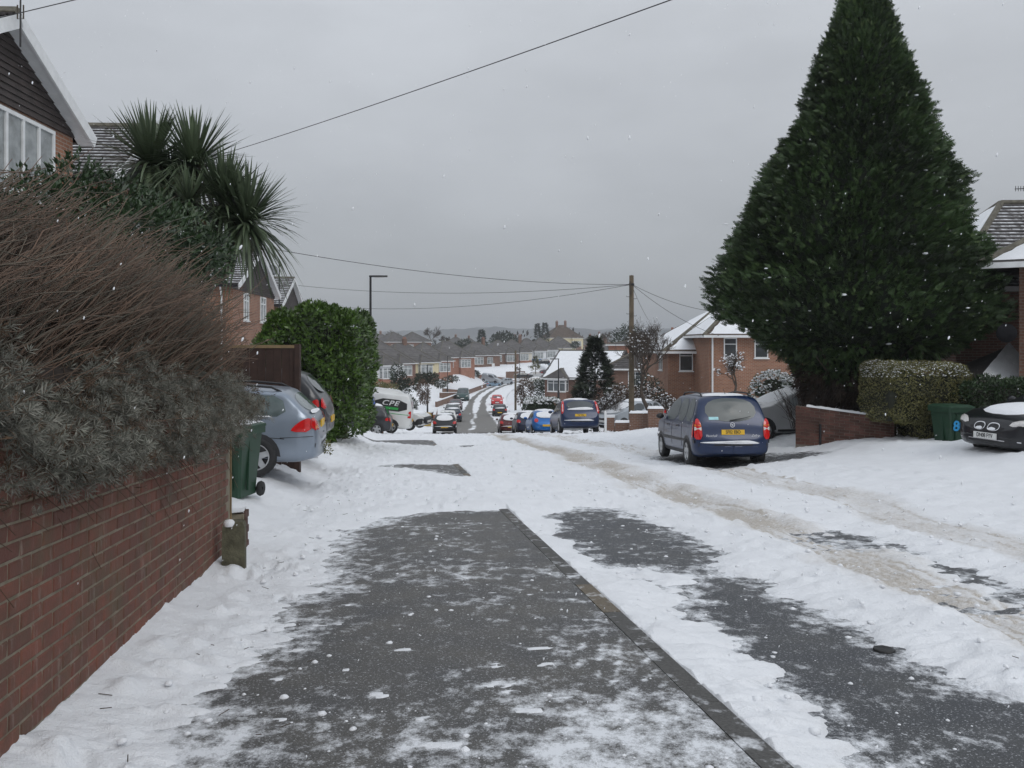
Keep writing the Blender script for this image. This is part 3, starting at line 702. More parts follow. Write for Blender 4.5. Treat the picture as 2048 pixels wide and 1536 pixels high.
h4 = gable_house('lowest gabled house of the row, its roof rising over the laurel hedge', (590, 556), None, 57.0, RZW+math.radians(5), 4.3, 2.0, [(0, 3.45, 1.2, 1.3, 2, .3)], True, .2)
dm = MB().lathe([(.0,.06),(.15,.045),(.28,.0),(.29,-.01),(.15,.03),(0,.045)], 20, (0, 0, 0), axis='y').tube([(.0,0,0),(.12,-.3,-.12)], .012, 6)
ds = MB().tube([(.36,.05,.5),(.36,.05,-2.2)], .03, 8)
dish = empty('satellite_dish', (*at(545, 540, 46.5),), math.radians(20)); tag(dish, 'round grey satellite dish on a thin mast beside the dark gable', 'satellite dish')
dm.build('dish', mat('dish_grey', (.25, .26, .27), .5), dish, True); ds.build('mast', M_iron, dish)
# aerial on the first house
a1 = empty('tv_aerial', at(41, 22, 14.2)); tag(a1, 'thin television aerial pole on the ridge of the tile-hung gable', 'aerial')
MB().tube([(0,0,-.6),(0,0,.9)], .014, 6).build('pole', M_iron, a1); MB().tube([(-.05,0,.1),(-.05,0,-.13),(.05,0,-.13),(.05,0,.1)], .012, 6).build('bracket', M_bark, a1)
# --- right: brick house at the frame edge (front hip wing, lean-to, dish)
hx, hy = xat(1935, 23.2), 23.2
hz = gz(hx, hy)
hr = house('dark brick house with bare tiled hip roof and snowy side slope beyond the conifer', (12.35+4.4, 23.5, hz), math.radians(-2), 8.8, 5.5, at(0, 574, 23.3)[2]-hz, 2.8, 'hip', M_brickdk, roofm=M_tile, courses=24, dust=True, snow=(3,), ov=.35, chim=())
hw_ = house('brick front wing with snow-covered hip roof and white gutter at the road side', (xat(2034, 20.6)+2.1, 20.6-1.25, hz), math.radians(-31), 4.8, 2.6, at(0, 527, 20.2)[2]-hz, 1.3, 'hip', M_brickdk, roofm=M_tile, courses=12, snow=(0, 3), ov=.8, name='house_wing', cat='house')
lt = empty('lean_to', (xat(1926, 21.6), 21.0, hz)); tag(lt, 'lean-to porch with snow-covered sloping roof against the dark brick house', 'porch')
zl0, zl1 = at(0, 762, 21.0)[2]-hz, at(0, 690, 21.0)[2]-hz
lm = MB(); pln = ((0,-.1,zl0),(1.55,-.1,zl0),(1.55,-.1,zl1),(1.45,-.1,zl1))
MB().add([(-.08,-.1,zl0),(1.58,-.1,zl0),(1.58,1.22,zl1),(-.08,-.1,zl0-.08),(1.58,-.1,zl0-.08),(1.58,1.22,zl1-.08),(-.3,1.22,zl0+.1),(-.3,1.22,zl0)], [(0,1,2),(3,5,4),(0,2,6),(0,3,4,1),(1,4,5,2),(3,7,5)]).build('roof', M_tile, lt)
sp = []
for j in range(13):                                     # snow blanket on the slope, narrowing to the top corner
    q = j/12; xa = 1.5*q
    for i in range(9): sp.append((xa+(1.56-xa)*i/8, -.1+1.3*q+.02*R.random(), zl0+(zl1-zl0)*q+.04+.025*R.random()))
link('roof_snow', quads_mesh('roof_snow', sp, grid_faces(13, 9), M_snowcap, True), lt)
MB().box(-.05, 1.6, -.12, -.02, zl0-.16, zl0-.05).build('gutter', M_iron, lt)
MB().box(0, 1.6, .02, 2.1, -1, zl0-.08).build('wall', M_brickdk, lt)
fl = MB()
for i in range(7): fl.obox((.15+i*.22, .06+.0*i, zl0+.28+i*.22*(zl1-zl0)/1.6), (.13,0,0), (0,.02,0), (0,0,.13))
d2 = empty('satellite_dish', at(2014, 666, 19.9), math.radians(15)); tag(d2, 'black oval satellite dish on the dark brick wing by the lean-to', 'satellite dish')
MB().lathe([(.0,-.06),(.2,-.045),(.30,.0),(.31,.01),(.2,-.03),(0,-.045)], 24, (0,0,0), axis='y').build('dish', mat('matt_black_dish', (.014, .014, .016), .95, spec=.1), d2, True).scale = (1, 1, .72)
MB().tube([(0,.05,0),(.25,.45,-.05)], .025, 8).build('arm', M_iron, d2)
a2 = empty('tv_aerial', at(2052, 378, 23)); tag(a2, 'grid television aerial over the ridge of the dark brick house', 'aerial')
am = MB().tube([(-.3,0,0),(.5,0,.04)], .012, 6)
for k in range(5): am.tube([(-.28+.07*k,0,-.06),(-.28+.07*k,0,.08)], .008, 5)
am.build('boom', M_iron, a2); MB().tube([(.3,0,.0),(.3,0,-1.0)], .016, 6).build('pole', M_iron, a2)
# --- house B: orange brick, two wings, snow on the slopes facing down the street
hbx, hby = xat(1415, 48.), 48.0
hbz = at(0, 690, 48)[2]-5.2
hb = house('orange brick house with snow slope and tall side windows behind the parked people carrier', (xat(1378, 50)+3.0, 50.0, hbz), math.radians(2), 8.5, 8.0, at(0, 703, 50)[2]-hbz, 2.7, 'hip', M_brickhs, roofm=M_tileb, courses=20, snow=(0, 3), ov=.45,
           wins=[('f', -3.2, at(0, 742, 50)[2]-hbz, .8, 1.25, 1, .3), ('l', 2.0, at(0, 742, 50)[2]-hbz, .9, 1.2, 2, .3)], dust=False)
hb2 = house('front wing of orange brick with three white windows under snowy eaves', (xat(1418, 46.5)+3.9, 46.5, hbz), math.radians(1), 7.8, 4.0, at(0, 671, 46.5)[2]-hbz, 1.9, 'hip', M_brickhs, roofm=M_tileb, courses=14, snow=(0, 3), ov=.42, name='house_wing',
           wins=[('f', -2.75, at(0, 716, 46.5)[2]-hbz, .72, 1.1, 1, .33), ('f', -1.05, at(0, 716, 46.5)[2]-hbz, .75, 1.1, 1, .33), ('f', 1.5, at(0, 721, 46.5)[2]-hbz, 1.15, 1.25, 2, .3)])
MB().tube([(-3.75,-.1,at(0,671,46.5)[2]-hbz-.1),(-3.75,-.1,0)], .05, 8).build('downpipe', M_white, hb2)
# --- other right-side houses between the pole and house B
zr2 = gz(xat(1305, 72), 72)
house('brick bungalow with patchy snow roof half hidden by the bare tree', (xat(1318, 72), 72, zr2-.6), math.radians(-12), 9, 8, at(0, 738, 72)[2]-zr2+.6, 2.3, 'hip', M_brickdk, roofm=M_tile, courses=14, snow=(3,), chim=((1.2, 3.6, .7, .8),), wins=[('f', -2, at(0, 772, 72)[2]-zr2+.6, 1.2, 1.2, 2, .3)])
zr3 = gz(xat(1250, 120), 120)
house('red brick house with flat dark roof line beyond the bare garden trees', (xat(1283, 110), 110, at(0, 745, 110)[2]), math.radians(-10), 8.5, 7, 3.6, .7, 'hip', M_brickred, roofm=M_tile, courses=6, snow=())
zr1 = at(0, 802, 92)[2]
house('bungalow with bands of snow on its gable roof and a white bay window', (xat(1152, 92), 92, zr1), math.radians(-28), 7.5, 9, at(0, 757, 92)[2]-zr1, 3.0, 'gx', M_brickfar, roofm=M_tilef, courses=14, snow=(0,), ov=.35,
      bays=((-2.0, 2.2, .7, .95, 1.25, 3),), wins=[('f', 1.6, .9, 1.3, 1.2, 2, .3)])
# --- the row of bungalows across the valley, on the left of the road
def bung(px, dist, pye, pyg, rz, label, w=8.2, lower=None, upper=None, rise=2.9, bay=-1.8, bays=None, wins=None, roofm=None, **k):
    w *= 1.12; rise *= 1.3; x, y, ze = at(px, pye, dist); zg = at(px, pyg, dist)[2]; e = ze-zg
    if e > 4.0: zg += e-4.0; e = 4.0
    bays = bays if bays is not None else ((bay, 2.8, .75, e*.42, e*.46, 3),)
    wins = wins if wins is not None else [('f', 1.9 if bay < 0 else -1.9, e*.45, 1.8, e*.42, 2, .3), ('r', 2.2, e*.45, 1.3, e*.38, 2, .3)]
    return house(label, (x, y, zg), math.radians(rz), w, 8.5, e, rise, 'hip', lower, upper, split=k.pop('split', e*.43), wins=wins, bays=bays, roofm=roofm, name='bungalow', cat='bungalow', group='bungalows across the valley', glass=M_glasslt if k.pop('lt', True) else None, courses=10, **k)
bung(757, 128, 731, 778, 52, 'brick bungalow half hidden behind the laurel hedge and lamp post', lower=M_brickred, upper=M_render, bay=1.6)
bung(790, 138, 727, 770, 50, 'brick bungalow with wide white bay left of the cream panel', lower=M_brickfar, bay=1.7)
bung(832, 151, 725, 764, 46, 'bungalow with a cream panel and a pink panel between brick bays', lower=M_brickfar, upper=M_cream, bay=1.9, w=9.5, rise=2.6, doors=(('f', -1.2, -.4, 1.1, 2.2, M_pink),), chim=((.6, 4., .8, .7),))
bung(873, 170, 722, 760, 44, 'bright brick bungalow with a white bay above a dark hedge', lower=M_brickred, bay=1.6, w=7.6)
bung(914, 193, 715, 750, 40, 'brick bungalow with a dark boxed dormer and white dormer window', lower=M_brickred, bay=2.0, w=9, rise=2.9, dormer=(-.6, 3.2, 3.5, 1.25, .9))
bung(968, 225, 711, 746, 34, 'brown brick bungalow above the parked white van', lower=M_brickdk, bay=-2.0, w=9, rise=2.7, doors=(('f', 2.9, -.2, .9, 2.1, M_white),), chim=((2.4, 4.2, .8, .9),))
bung(1010, 238, 707, 737, 30, 'brown brick bungalow with snow streak in its roof valley', lower=M_brickdk, bay=1.6, w=8)
bung(1036, 246, 705, 733, 26, 'pale rendered bungalow with red brick base behind the telegraph pole', lower=M_brickred, upper=M_pale, bay=1.7, w=8)
bung(1064, 253, 702, 730, 22, 'white bungalow with a blue painted lower wall', lower=M_blue, upper=M_render, bay=2.0, w=8.2, chim=((-2.2, 4., .9, .8),))
bung(1090, 260, 700, 727, 18, 'all white rendered bungalow next to the blue walled one', lower=M_render, upper=M_render, bay=1.8, w=7.8)
bung(1124, 267, 696, 722, 12, 'cream bungalow with red brick base beside the big chimneyed house', lower=M_brickred, upper=M_cream, bay=1.6, w=8)
zb = at(0, 716, 300)[2]
house('large brown-roofed house with two tall chimneys and cream gable', (xat(1133, 300), 300, zb), math.radians(16), 12.5, 11, at(0, 676, 300)[2]-zb, 4.6, 'hip', M_brickfar, M_cream, 3.2, roofm=M_tileb, courses=14, chim=((-1.9, 5, .8, 1.2), (1.3, 5, .8, 1.3)),
      bays=((3.6, 3.2, .9, 4.2, 1.7, 3),), wins=[('f', -2, 4.2, 1.6, 1.5, 2, .3), ('f', -2, 1., 1.6, 1.5, 2, .3)], glass=M_glasslt)
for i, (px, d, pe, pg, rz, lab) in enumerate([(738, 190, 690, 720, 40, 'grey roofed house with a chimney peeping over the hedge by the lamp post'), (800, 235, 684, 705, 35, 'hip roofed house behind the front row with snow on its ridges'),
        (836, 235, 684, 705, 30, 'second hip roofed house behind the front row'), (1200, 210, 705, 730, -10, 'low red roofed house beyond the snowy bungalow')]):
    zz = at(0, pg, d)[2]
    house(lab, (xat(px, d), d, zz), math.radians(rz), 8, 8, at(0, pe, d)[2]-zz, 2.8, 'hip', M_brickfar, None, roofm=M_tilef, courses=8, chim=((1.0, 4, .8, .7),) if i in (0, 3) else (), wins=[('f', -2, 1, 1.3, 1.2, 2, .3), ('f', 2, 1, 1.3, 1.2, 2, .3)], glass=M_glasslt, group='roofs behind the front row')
# ------------------------------------------------------------------ garden walls, bins, lamps, poles
NEARP = []
def rotz(v, a): c, s = math.cos(a), math.sin(a); return (v[0]*c-v[1]*s, v[0]*s+v[1]*c)
# --- the tall brick wall beside the pavement: every brick in view is a piece of its own
wall = empty('brick_wall', (*st2xy(0, -1.5), 0)); tag(wall, 'tall weathered red brick garden wall under the grey-leaved shrub beside the pavement', 'wall')
wang = math.atan2(DY, DX); pit = -math.atan(.0669)
M_b1 = mat('red_brick_face', (.205, .062, .042), .85, var=.3, scale=2.2, bmp=.004, bs=45, island=False)
def brickwear():
    m, t, b = newmat('weathered_red_brick'); v = objv(t)
    oi = N(t, 'ShaderNodeObjectInfo'); ge = N(t, 'ShaderNodeNewGeometry')
    pos = ge.outputs['Position']
    c = mixc(t, oi.outputs['Random'], (.205, .073, .048), (.135, .056, .042))
    c = mixc(t, mapr(t, noise(t, 7, 5, pos, .65), .38, .70, 0, .8), c, (.095, .06, .042))
    c = mixc(t, mapr(t, noise(t, 3.1, 4, pos), .52, .70, 0, .6), c, (.10, .088, .052))
    mp = N(t, 'ShaderNodeMapping'); t.links.new(pos, mp.inputs[0]); mp.inputs['Scale'].default_value = (7, 7, .9)
    c = mixc(t, mapr(t, noise(t, 3, 5, mp.outputs[0], .7), .56, .76, 0, .55), c, (.40, .35, .30))
    t.links.new(c, b.inputs['Base Color']); b.inputs['Roughness'].default_value = .88
    bump(t, b, math_(t, 'ADD', noise(t, 60, 4, pos), noise(t, 14, 3, pos)), .006, .8)
    return m
M_bw = brickwear()
M_mort = mat('old_mortar', (.165, .145, .10), .95, var=.45, scale=9, bmp=.01, bs=50)
def mortmat():
    m, t, b = newmat('weathered_mortar'); pos = N(t, 'ShaderNodeNewGeometry').outputs['Position']
    c = mixc(t, mapr(t, noise(t, 9, 5, pos, .7), .35, .65), (.33, .29, .225), (.20, .175, .12))
    c = mixc(t, mapr(t, noise(t, 1.6, 4, pos), .52, .68, 0, .7), c, (.07, .06, .042))
    t.links.new(c, b.inputs['Base Color']); b.inputs['Roughness'].default_value = .95
    bump(t, b, noise(t, 55, 5, pos, .7), .012, 1.)
    return m
M_mort = mortmat()
L = 8.32; NCO = 18
def wpt(s, h, dep):                                     # a point on the wall: along, up, outward from its face plane
    x, y = st2xy(s, -1.5 + dep); return (x, y, -.0669*s + h)
core = MB()
for s0, s1 in ((1.2, L),):
    a = [wpt(s0, -.3, .0), wpt(s1, -.3, .0), wpt(s1, 1.34, .0), wpt(s0, 1.34, .0)]
    b_ = [wpt(s0, -.3, -.22), wpt(s1, -.3, -.22), wpt(s1, 1.34, -.22), wpt(s0, 1.34, -.22)]
    core.add(a+b_, [(0,1,2,3),(7,6,5,4),(1,5,6,2),(3,2,6,7),(4,0,3,7),(0,4,5,1)])
co = core.build('mortar_bed', M_mort, wall); co.matrix_parent_inverse = Matrix.Translation(wall.location).inverted()
bmesh_ = []
for k in range(6):
    q = MB(); rr = random.Random(k); l = .211; hh = .0625
    j = lambda a=.0022: (rr.random()-.5)*2*a
    c = .006
    fv = [(c+j(), .006+j(.0015), c+j()), (l-c+j(), .006+j(.0015), c+j()), (l-c+j(), .006+j(.0015), hh-c+j()), (c+j(), .006+j(.0015), hh-c+j())]
    bv = [(j(), .001, j()), (l+j(), .001, j()), (l+j(), .001, hh+j()), (j(), .001, hh+j())]
    kv = [(0, -.05, 0), (l, -.05, 0), (l, -.05, hh), (0, -.05, hh)]
    q.add(fv+bv+kv, [(0,3,2,1)]+[(i, (i+1)%4, 4+(i+1)%4, 4+i) for i in range(4)]+[(4+i, 4+(i+1)%4, 8+(i+1)%4, 8+i) for i in range(4)])
    bmesh_.append(q.mesh('brick', M_bw))
cand = []
for ci in range(NCO+1):
    for bi in range(-1, 34):
        s = 1.25 + bi*.225 + (.1125 if ci % 2 else 0); h = -.02 + ci*.0752
        if s < 1.25 or s+.215 > L: continue
        x, y, z = wpt(s+.1, h+.03, .0)
        px = CXP + x/y*FPX if y > .5 else -999
        cand.append((0 if -60 < px < 2100 and y > .5 else 1, y, s, h, ci+bi))
cand.sort()
wl = wall.location
def brick_xf(s, h, jit):
    x, y, z = wpt(s, h, .0)
    return Matrix.Translation((x-wl[0], y-wl[1], z-wl[2])) @ Matrix.Rotation(wang, 4, 'Z') @ Matrix.Scale(-1, 4, (0, 1, 0)) @ Matrix.Rotation(math.atan(.0669), 4, 'Y') @ Matrix.Rotation(jit, 4, 'Y')
rest = MB(); nb = 0
seen = [c for c in cand if c[0] == 0]; others = [c for c in cand if c[0] == 1]
seen.sort(key=lambda c: c[1])
for i, (f, y, s, h, q) in enumerate(seen + others):
    mx = brick_xf(s, h, (R.random()-.5)*.012)
    if i < 300 and f == 0:
        o = link('brick', bmesh_[q % 6], wall); o.matrix_local = mx
    else:
        me_ = bmesh_[q % 6]; rest.add([mx @ v_.co for v_ in me_.vertices], [list(p_.vertices) for p_ in me_.polygons])
o = rest.build('bricks_further_on', M_bw, wall); o['kind'] = 'stuff'
MB().add([Vector(wpt(L+.008, -.1, .012))-wl, Vector(wpt(L+.03, -.1, .012))-wl, Vector(wpt(L+.03, 1.34, .012))-wl, Vector(wpt(L+.008, 1.34, .012))-wl, Vector(wpt(L+.008, -.1, -.02))-wl, Vector(wpt(L+.03, -.1, -.02))-wl, Vector(wpt(L+.03, 1.34, -.02))-wl, Vector(wpt(L+.008, 1.34, -.02))-wl], [(0,1,2,3),(7,6,5,4),(1,5,6,2),(0,3,7,4),(3,2,6,7)]).build('end_strip', M_fencetop, wall)
# soil behind the wall
sg = np.array([[ (*st2xy(s, t), -.0669*s + 1.22 + .05*math.sin(3*s)+.06*(-1.75-t)) for t in (-1.7, -2.6, -4.2, -6.)] for s in np.arange(.5, 8.6, .6)])
me = quads_mesh('bed', sg, grid_faces(sg.shape[0], 4), mat('dark_soil', (.04, .03, .022), .95, bmp=.01), True)
o = link('garden_bed', me); o['kind'] = 'structure'; o['label'] = 'raised soil bed behind the tall wall'
MB().add([(*st2xy(8.3, -1.7), -1), (*st2xy(8.3, -6), -1), (*st2xy(8.3, -6), .75), (*st2xy(8.3, -1.7), .72)], [(0,1,2,3)])
def oriented(name, label, cat, s, t, dz=0, rz=0, group=None):
    x, y = st2xy(s, t); o = empty(name, (x, y, gz(x, y)+dz), wang+rz); return tag(o, label, cat, group)
# low broken brick kerb wall past the wall end, and the squat concrete post
lw = oriented('low_brick_wall', 'low dark brick wall stub between the tall wall and the green bin', 'wall', 8.45, -1.49)
M_bdk = mat('dark_wet_brick', (.085, .04, .03), .85, var=.35, scale=6, bmp=.006)
for ci in range(6):
    for bi in range(1):
        q = MB().box(bi*.225+(.06 if ci % 2 else 0), bi*.225+.212+(.06 if ci % 2 else 0), -.1, .1, -.05+ci*.075, .015+ci*.075); q.build('brick', M_bdk, lw)
MB().box(0.01, .27, -.09, .09, -.2, .385).build('mortar_bed', M_mort, lw)
sn = MB(); pts = [(.02+.25*i/10, -.08+.16*j/2, .39+.03*R.random()) for i in range(11) for j in range(3)]
link('snow_cap', quads_mesh('snow_cap', pts, grid_faces(11, 3), M_snowcap, True), lw)
cp = oriented('concrete_post', 'squat mossy concrete post standing against the tall brick wall', 'post', 7.62, -1.34, 0, .05)
pm = MB(); pr = [(-.07,-.10),(.07,-.10),(.085,-.08),(.085,.06),(.05,.09),(-.07,.09)]
lev = [(-.25, 1.0), (.0, 1.0), (.28, .99), (.44, .97), (.475, .82)]
for (z, k) in lev: pm.v += [(x*k+.004*R.random(), y*k+.004*R.random(), z+.006*R.random()) for x, y in pr]
for i in range(4):
    for j in range(6): pm.f.append([i*6+j, i*6+(j+1)%6, (i+1)*6+(j+1)%6, (i+1)*6+j]); pm.m.append(0)
pm.f.append([24+j for j in range(6)]); pm.m.append(0)
pm.build('post', M_conc, cp)
q = MB(); q.lathe([(.0,.03),(.035,.022),(.05,0),(.04,-.03)], 10, (-.045, .035, .475)).build('snow_cap', M_snowcap, cp, True)
# --- wheelie bins
def wheelie(loc, rz, label, lid_snow=True, mark=None, open_=0, plate=None):
    b = empty('wheelie_bin', loc, rz); tag(b, label, 'bin')
    m = MB(); w0, w1, d0, d1, H = .22, .285, .25, .33, .94
    ring = lambda wx, dy, z, yo=0: [(-wx+.03,-dy+yo,z),(wx-.03,-dy+yo,z),(wx,-dy+.03+yo,z),(wx,dy-.03+yo,z),(wx-.03,dy+yo,z),(-wx+.03,dy+yo,z),(-wx,dy-.03+yo,z),(-wx,-dy+.03+yo,z)]
    lv = [ring(w0, d0, .05), ring(w0*1.02, d0*1.02, .2), ring(w1-.01, d1-.01, H-.09), ring(w1+.025, d1+.025, H-.085), ring(w1+.025, d1+.025, H)]
    m.v = [p for r in lv for p in r]
    for i in range(len(lv)-1):
        for j in range(8): m.f.append([i*8+j, i*8+(j+1)%8, (i+1)*8+(j+1)%8, (i+1)*8+j]); m.m.append(0)
    m.f += [list(range(7, -1, -1))]; m.m += [0]; m.build('body', M_bin, b)
    rb_ = MB()
    for sx in (-1, 1):
        rb_.obox((sx*.255, -d1*.2, .5), (.016,0,0), (0,.02,0), (0,.02,.36)); rb_.obox((sx*.12, -.297, .5), (.014,0,0), (0,.012,0), (0,-.02,.33))
    rb_.build('ribs', M_bin, b)
    l = MB(); l.v = ring(w1+.035, d1+.035, H+.002)+ring(w1+.03, d1+.03, H+.035)+ring(w1-.04, d1-.06, H+.07)
    for i in range(2):
        for j in range(8): l.f.append([i*8+j, i*8+(j+1)%8, (i+1)*8+(j+1)%8, (i+1)*8+j]); l.m.append(0)
    l.f.append(list(range(16, 24))); l.m.append(0); l.box(-.2, .2, d1+.03, d1+.09, H+.0, H+.05); lo = l.build('lid', M_bin, b)
    MB().tube([(-.24, d1+.10, H-.03), (.24, d1+.10, H-.03)], .016, 8).build('handle', M_bin, b)
    for sx in (-1, 1):
        t = MB().lathe([(.03,-.03),(.10,-.03),(.105,0),(.10,.03),(.03,.03)], 18, (sx*.25, 0, 0)); 
        t = MB(); pr_ = [(.02,-.028),(.09,-.028),(.103,0),(.09,.028),(.02,.028)]
        for r_, a_ in pr_:
            for k in range(18): t.v.append((sx*.262+a_, d0+.03+r_*math.cos(k*math.pi/9), .10+r_*math.sin(k*math.pi/9)))
        for i in range(4):
            for k in range(18): t.f.append([i*18+k, i*18+(k+1)%18, (i+1)*18+(k+1)%18, (i+1)*18+k]); t.m.append(0)
        t.build('wheel', M_tyre, b, True)
    if lid_snow:
        pts = [((-1+2*i/8)*w1*1.02, (-1+2*j/8)*d1*1.02, H+.04+(.07 if 0 < i < 8 and 0 < j < 8 else 0)*(.7+.5*R.random())) for i in range(9) for j in range(9)]
        link('snow_cap', quads_mesh('snow_cap', pts, grid_faces(9, 9), M_snowcap, True), b)
    return b
x, y, _ = at(494, 1000, 11.2)
bz_ = at(0, 998, 11.2)[2]
bin1 = wheelie((x-.19, y, bz_), math.radians(-8), 'green wheelie bin heaped with snow at the end of the tall wall')
x, y, _ = at(1902, 900, 18.4)
bin2 = wheelie((x, y, at(0, 897, 18.4)[2]-.05), math.radians(12), 'dark green wheelie bin with a blue house number beside the clipped bush', False)
def text_mesh(s, size, depth=.002, shear=0.0, space=1.0, name='lettering', m=None, bold=0.0):
    cu = bpy.data.curves.new(name, 'FONT'); cu.body = s; cu.size = size; cu.align_x = 'CENTER'; cu.align_y = 'CENTER'; cu.extrude = depth; cu.shear = shear; cu.space_character = space; cu.offset = bold
    ob = bpy.data.objects.new(name, cu); C.objects.link(ob)
    dg = bpy.context.evaluated_depsgraph_get(); me = bpy.data.meshes.new_from_object(ob.evaluated_get(dg))
    bpy.data.objects.remove(ob); bpy.data.curves.remove(cu); me.name = name
    me.materials.clear(); me.materials.append(m or M_ink); return me
M_bluenum = mat('blue_numeral', (.03, .30, .62), .5, var=.05)
t_ = link('house_number', text_mesh('80', .30, .002, m=M_bluenum, bold=.008), bin2); t_.location = (-.06, -.325, .56); t_.rotation_euler = (math.radians(94), 0, 0)
# --- brick wall by the right-hand drives: real courses
rw = empty('brick_wall', at(1591, 884, 20.9)); tag(rw, 'low dark brick wall with snow along its top under the conifer', 'wall')
A_ = Vector(at(1591, 886, 20.9)); B_ = Vector(at(1789, 900, 19.9)); A_.z -= .03; B_.z -= .03
hA, hB = (886-811)/FPX*20.9+.03, (900-838)/FPX*19.9+.03
dv = (B_-A_); Lw = Vector((dv.x, dv.y, 0)).length; ev = Vector((dv.x, dv.y, 0))/Lw; nv_ = Vector((ev.y, -ev.x, 0))
if nv_.y > 0: nv_ = -nv_
def rwp(a, h, dep, inv=False): k = a/Lw; p = A_ + dv*k + Vector((0, 0, h)) + nv_*dep; return p - rw.location
mb_ = MB(); mb_.add([rwp(0,-.3,-.006), rwp(Lw,-.3,-.006), rwp(Lw,hB-.01,-.006), rwp(0,hA-.01,-.006), rwp(0,-.3,-.21), rwp(Lw,-.3,-.21), rwp(Lw,hB-.01,-.21), rwp(0,hA-.01,-.21)], [(0,1,2,3),(7,6,5,4),(3,2,6,7),(1,5,6,2),(4,0,3,7)])
mb_.build('mortar_bed', mat('grey_mortar', (.2, .17, .14), .95, var=.3, bmp=.006), rw)
bk = MB(); M_rwb = mat('dark_red_brick', (.115, .053, .042), .85, var=.4, scale=2.5, bmp=.004, island=True)
nc = 12
for c_ in range(nc):
    a = -.11 if c_ % 2 else 0
    while a < Lw-.02:
        a0, a1 = max(a, 0)+.005, min(a+.22, Lw)-.005
        if a1-a0 > .03:
            f0 = lambda aa, kk: ((hA+(hB-hA)*aa/Lw)*kk)
            k0, k1 = c_/nc+.008, (c_+1)/nc-.008; dd = .006+.004*R.random()
            bk.add([rwp(a0,f0(a0,k0),dd), rwp(a1,f0(a1,k0),dd), rwp(a1,f0(a1,k1),dd), rwp(a0,f0(a0,k1),dd), rwp(a0,f0(a0,k0),-.02), rwp(a1,f0(a1,k0),-.02), rwp(a1,f0(a1,k1),-.02), rwp(a0,f0(a0,k1),-.02)], [(0,1,2,3),(4,0,3,7),(1,5,6,2),(3,2,6,7),(4,5,1,0)])
        a += .225
o = bk.build('bricks', M_rwb, rw); o['kind'] = 'stuff'
rt_ = MB(); p0 = rwp(Lw-.01, -.3, .004); p1 = p0 + Vector((.30, .55, 0)); rt_.add([p0, p1, p1+Vector((0,0,hB+.27)), p0+Vector((0,0,hB+.29)), p0+Vector((-.2,.1,0)), p1+Vector((-.2,.1,0)), p1+Vector((-.2,.1,hB+.27)), p0+Vector((-.2,.1,hB+.29))], [(0,1,2,3),(3,2,6,7),(7,6,5,4),(1,5,6,2)])
rt_.build('return_wall', M_brickhs, rw)
pts = [tuple(rwp(.25+Lw*.7*i/24, (hA+(hB-hA)*(.25+Lw*.7*i/24)/Lw)+(.005 if j in (0, 3) else .035+.03*R.random()), -.02-.17*j/3)) for i in range(25) for j in range(4)]
link('snow_cap', quads_mesh('snow_cap', pts, grid_faces(25, 4), M_snowcap, True), rw)
sp_ = MB(); q0 = rwp(Lw*.26, -.02, .03); sp_.bar(q0, q0+Vector((0,0,.55)), .045, .045, up=(0,1,0)); sp_.build('pipe', M_iron, rw)
# --- stepped wall with snow caps by the telegraph pole, white gate
for i, (px, dist, ptop, pbot, wpx, lab) in enumerate([(1285, 37.5, 827, 858, 50, 'brown brick wall step nearest the parked people carrier'), (1278, 38.2, 833, 859, 22, 'brown brick wall step behind the telegraph pole'), (1247, 38.8, 846, 860, 32, 'brown brick wall step beside the white gate'), (1312, 37., 818, 856, 30, 'highest brown brick wall step, under the bare tree')]):
    x, y, z = at(px, ptop, dist); wd = wpx/FPX*dist
    sw = empty('stepped_wall', (x, y, z)); tag(sw, lab, 'wall', 'stepped wall sections by the pole')
    MB().box(-wd/2, wd/2, 0, .22, -1.6, 0).build('wall', M_brickdk, sw)
    pts = [(-wd/2-.03+(wd+.06)*a/12, -.04+.3*b/4, .01+(.10 if 0 < a < 12 and 0 < b < 4 else .0)*(.8+.4*R.random())) for a in range(13) for b in range(5)]
    link('snow_cap', quads_mesh('snow_cap', pts, grid_faces(13, 5), M_snowcap, True), sw)
gt = empty('garden_gate', at(1211, 862, 38)); tag(gt, 'white gate post and rail capped with snow by the stepped wall', 'gate')
MB().box(-.05, .05, -.05, .05, -.3, .84).add([(-.05,-.05,.84),(.05,-.05,.84),(.05,.05,.84),(-.05,.05,.84),(0,0,.93)], [(0,1,4),(1,2,4),(2,3,4),(3,0,4)]).build('gate_post', M_white, gt)
MB().box(.05, .42, -.03, .03, .60, .68).build('rail', M_white, gt); MB().box(.05, .42, -.045, .045, .682, .73).build('snow_cap', M_snowcap, gt)
MB().box(.06, .40, -.015, .015, .02, .59).build('panel', M_brickdk, gt)
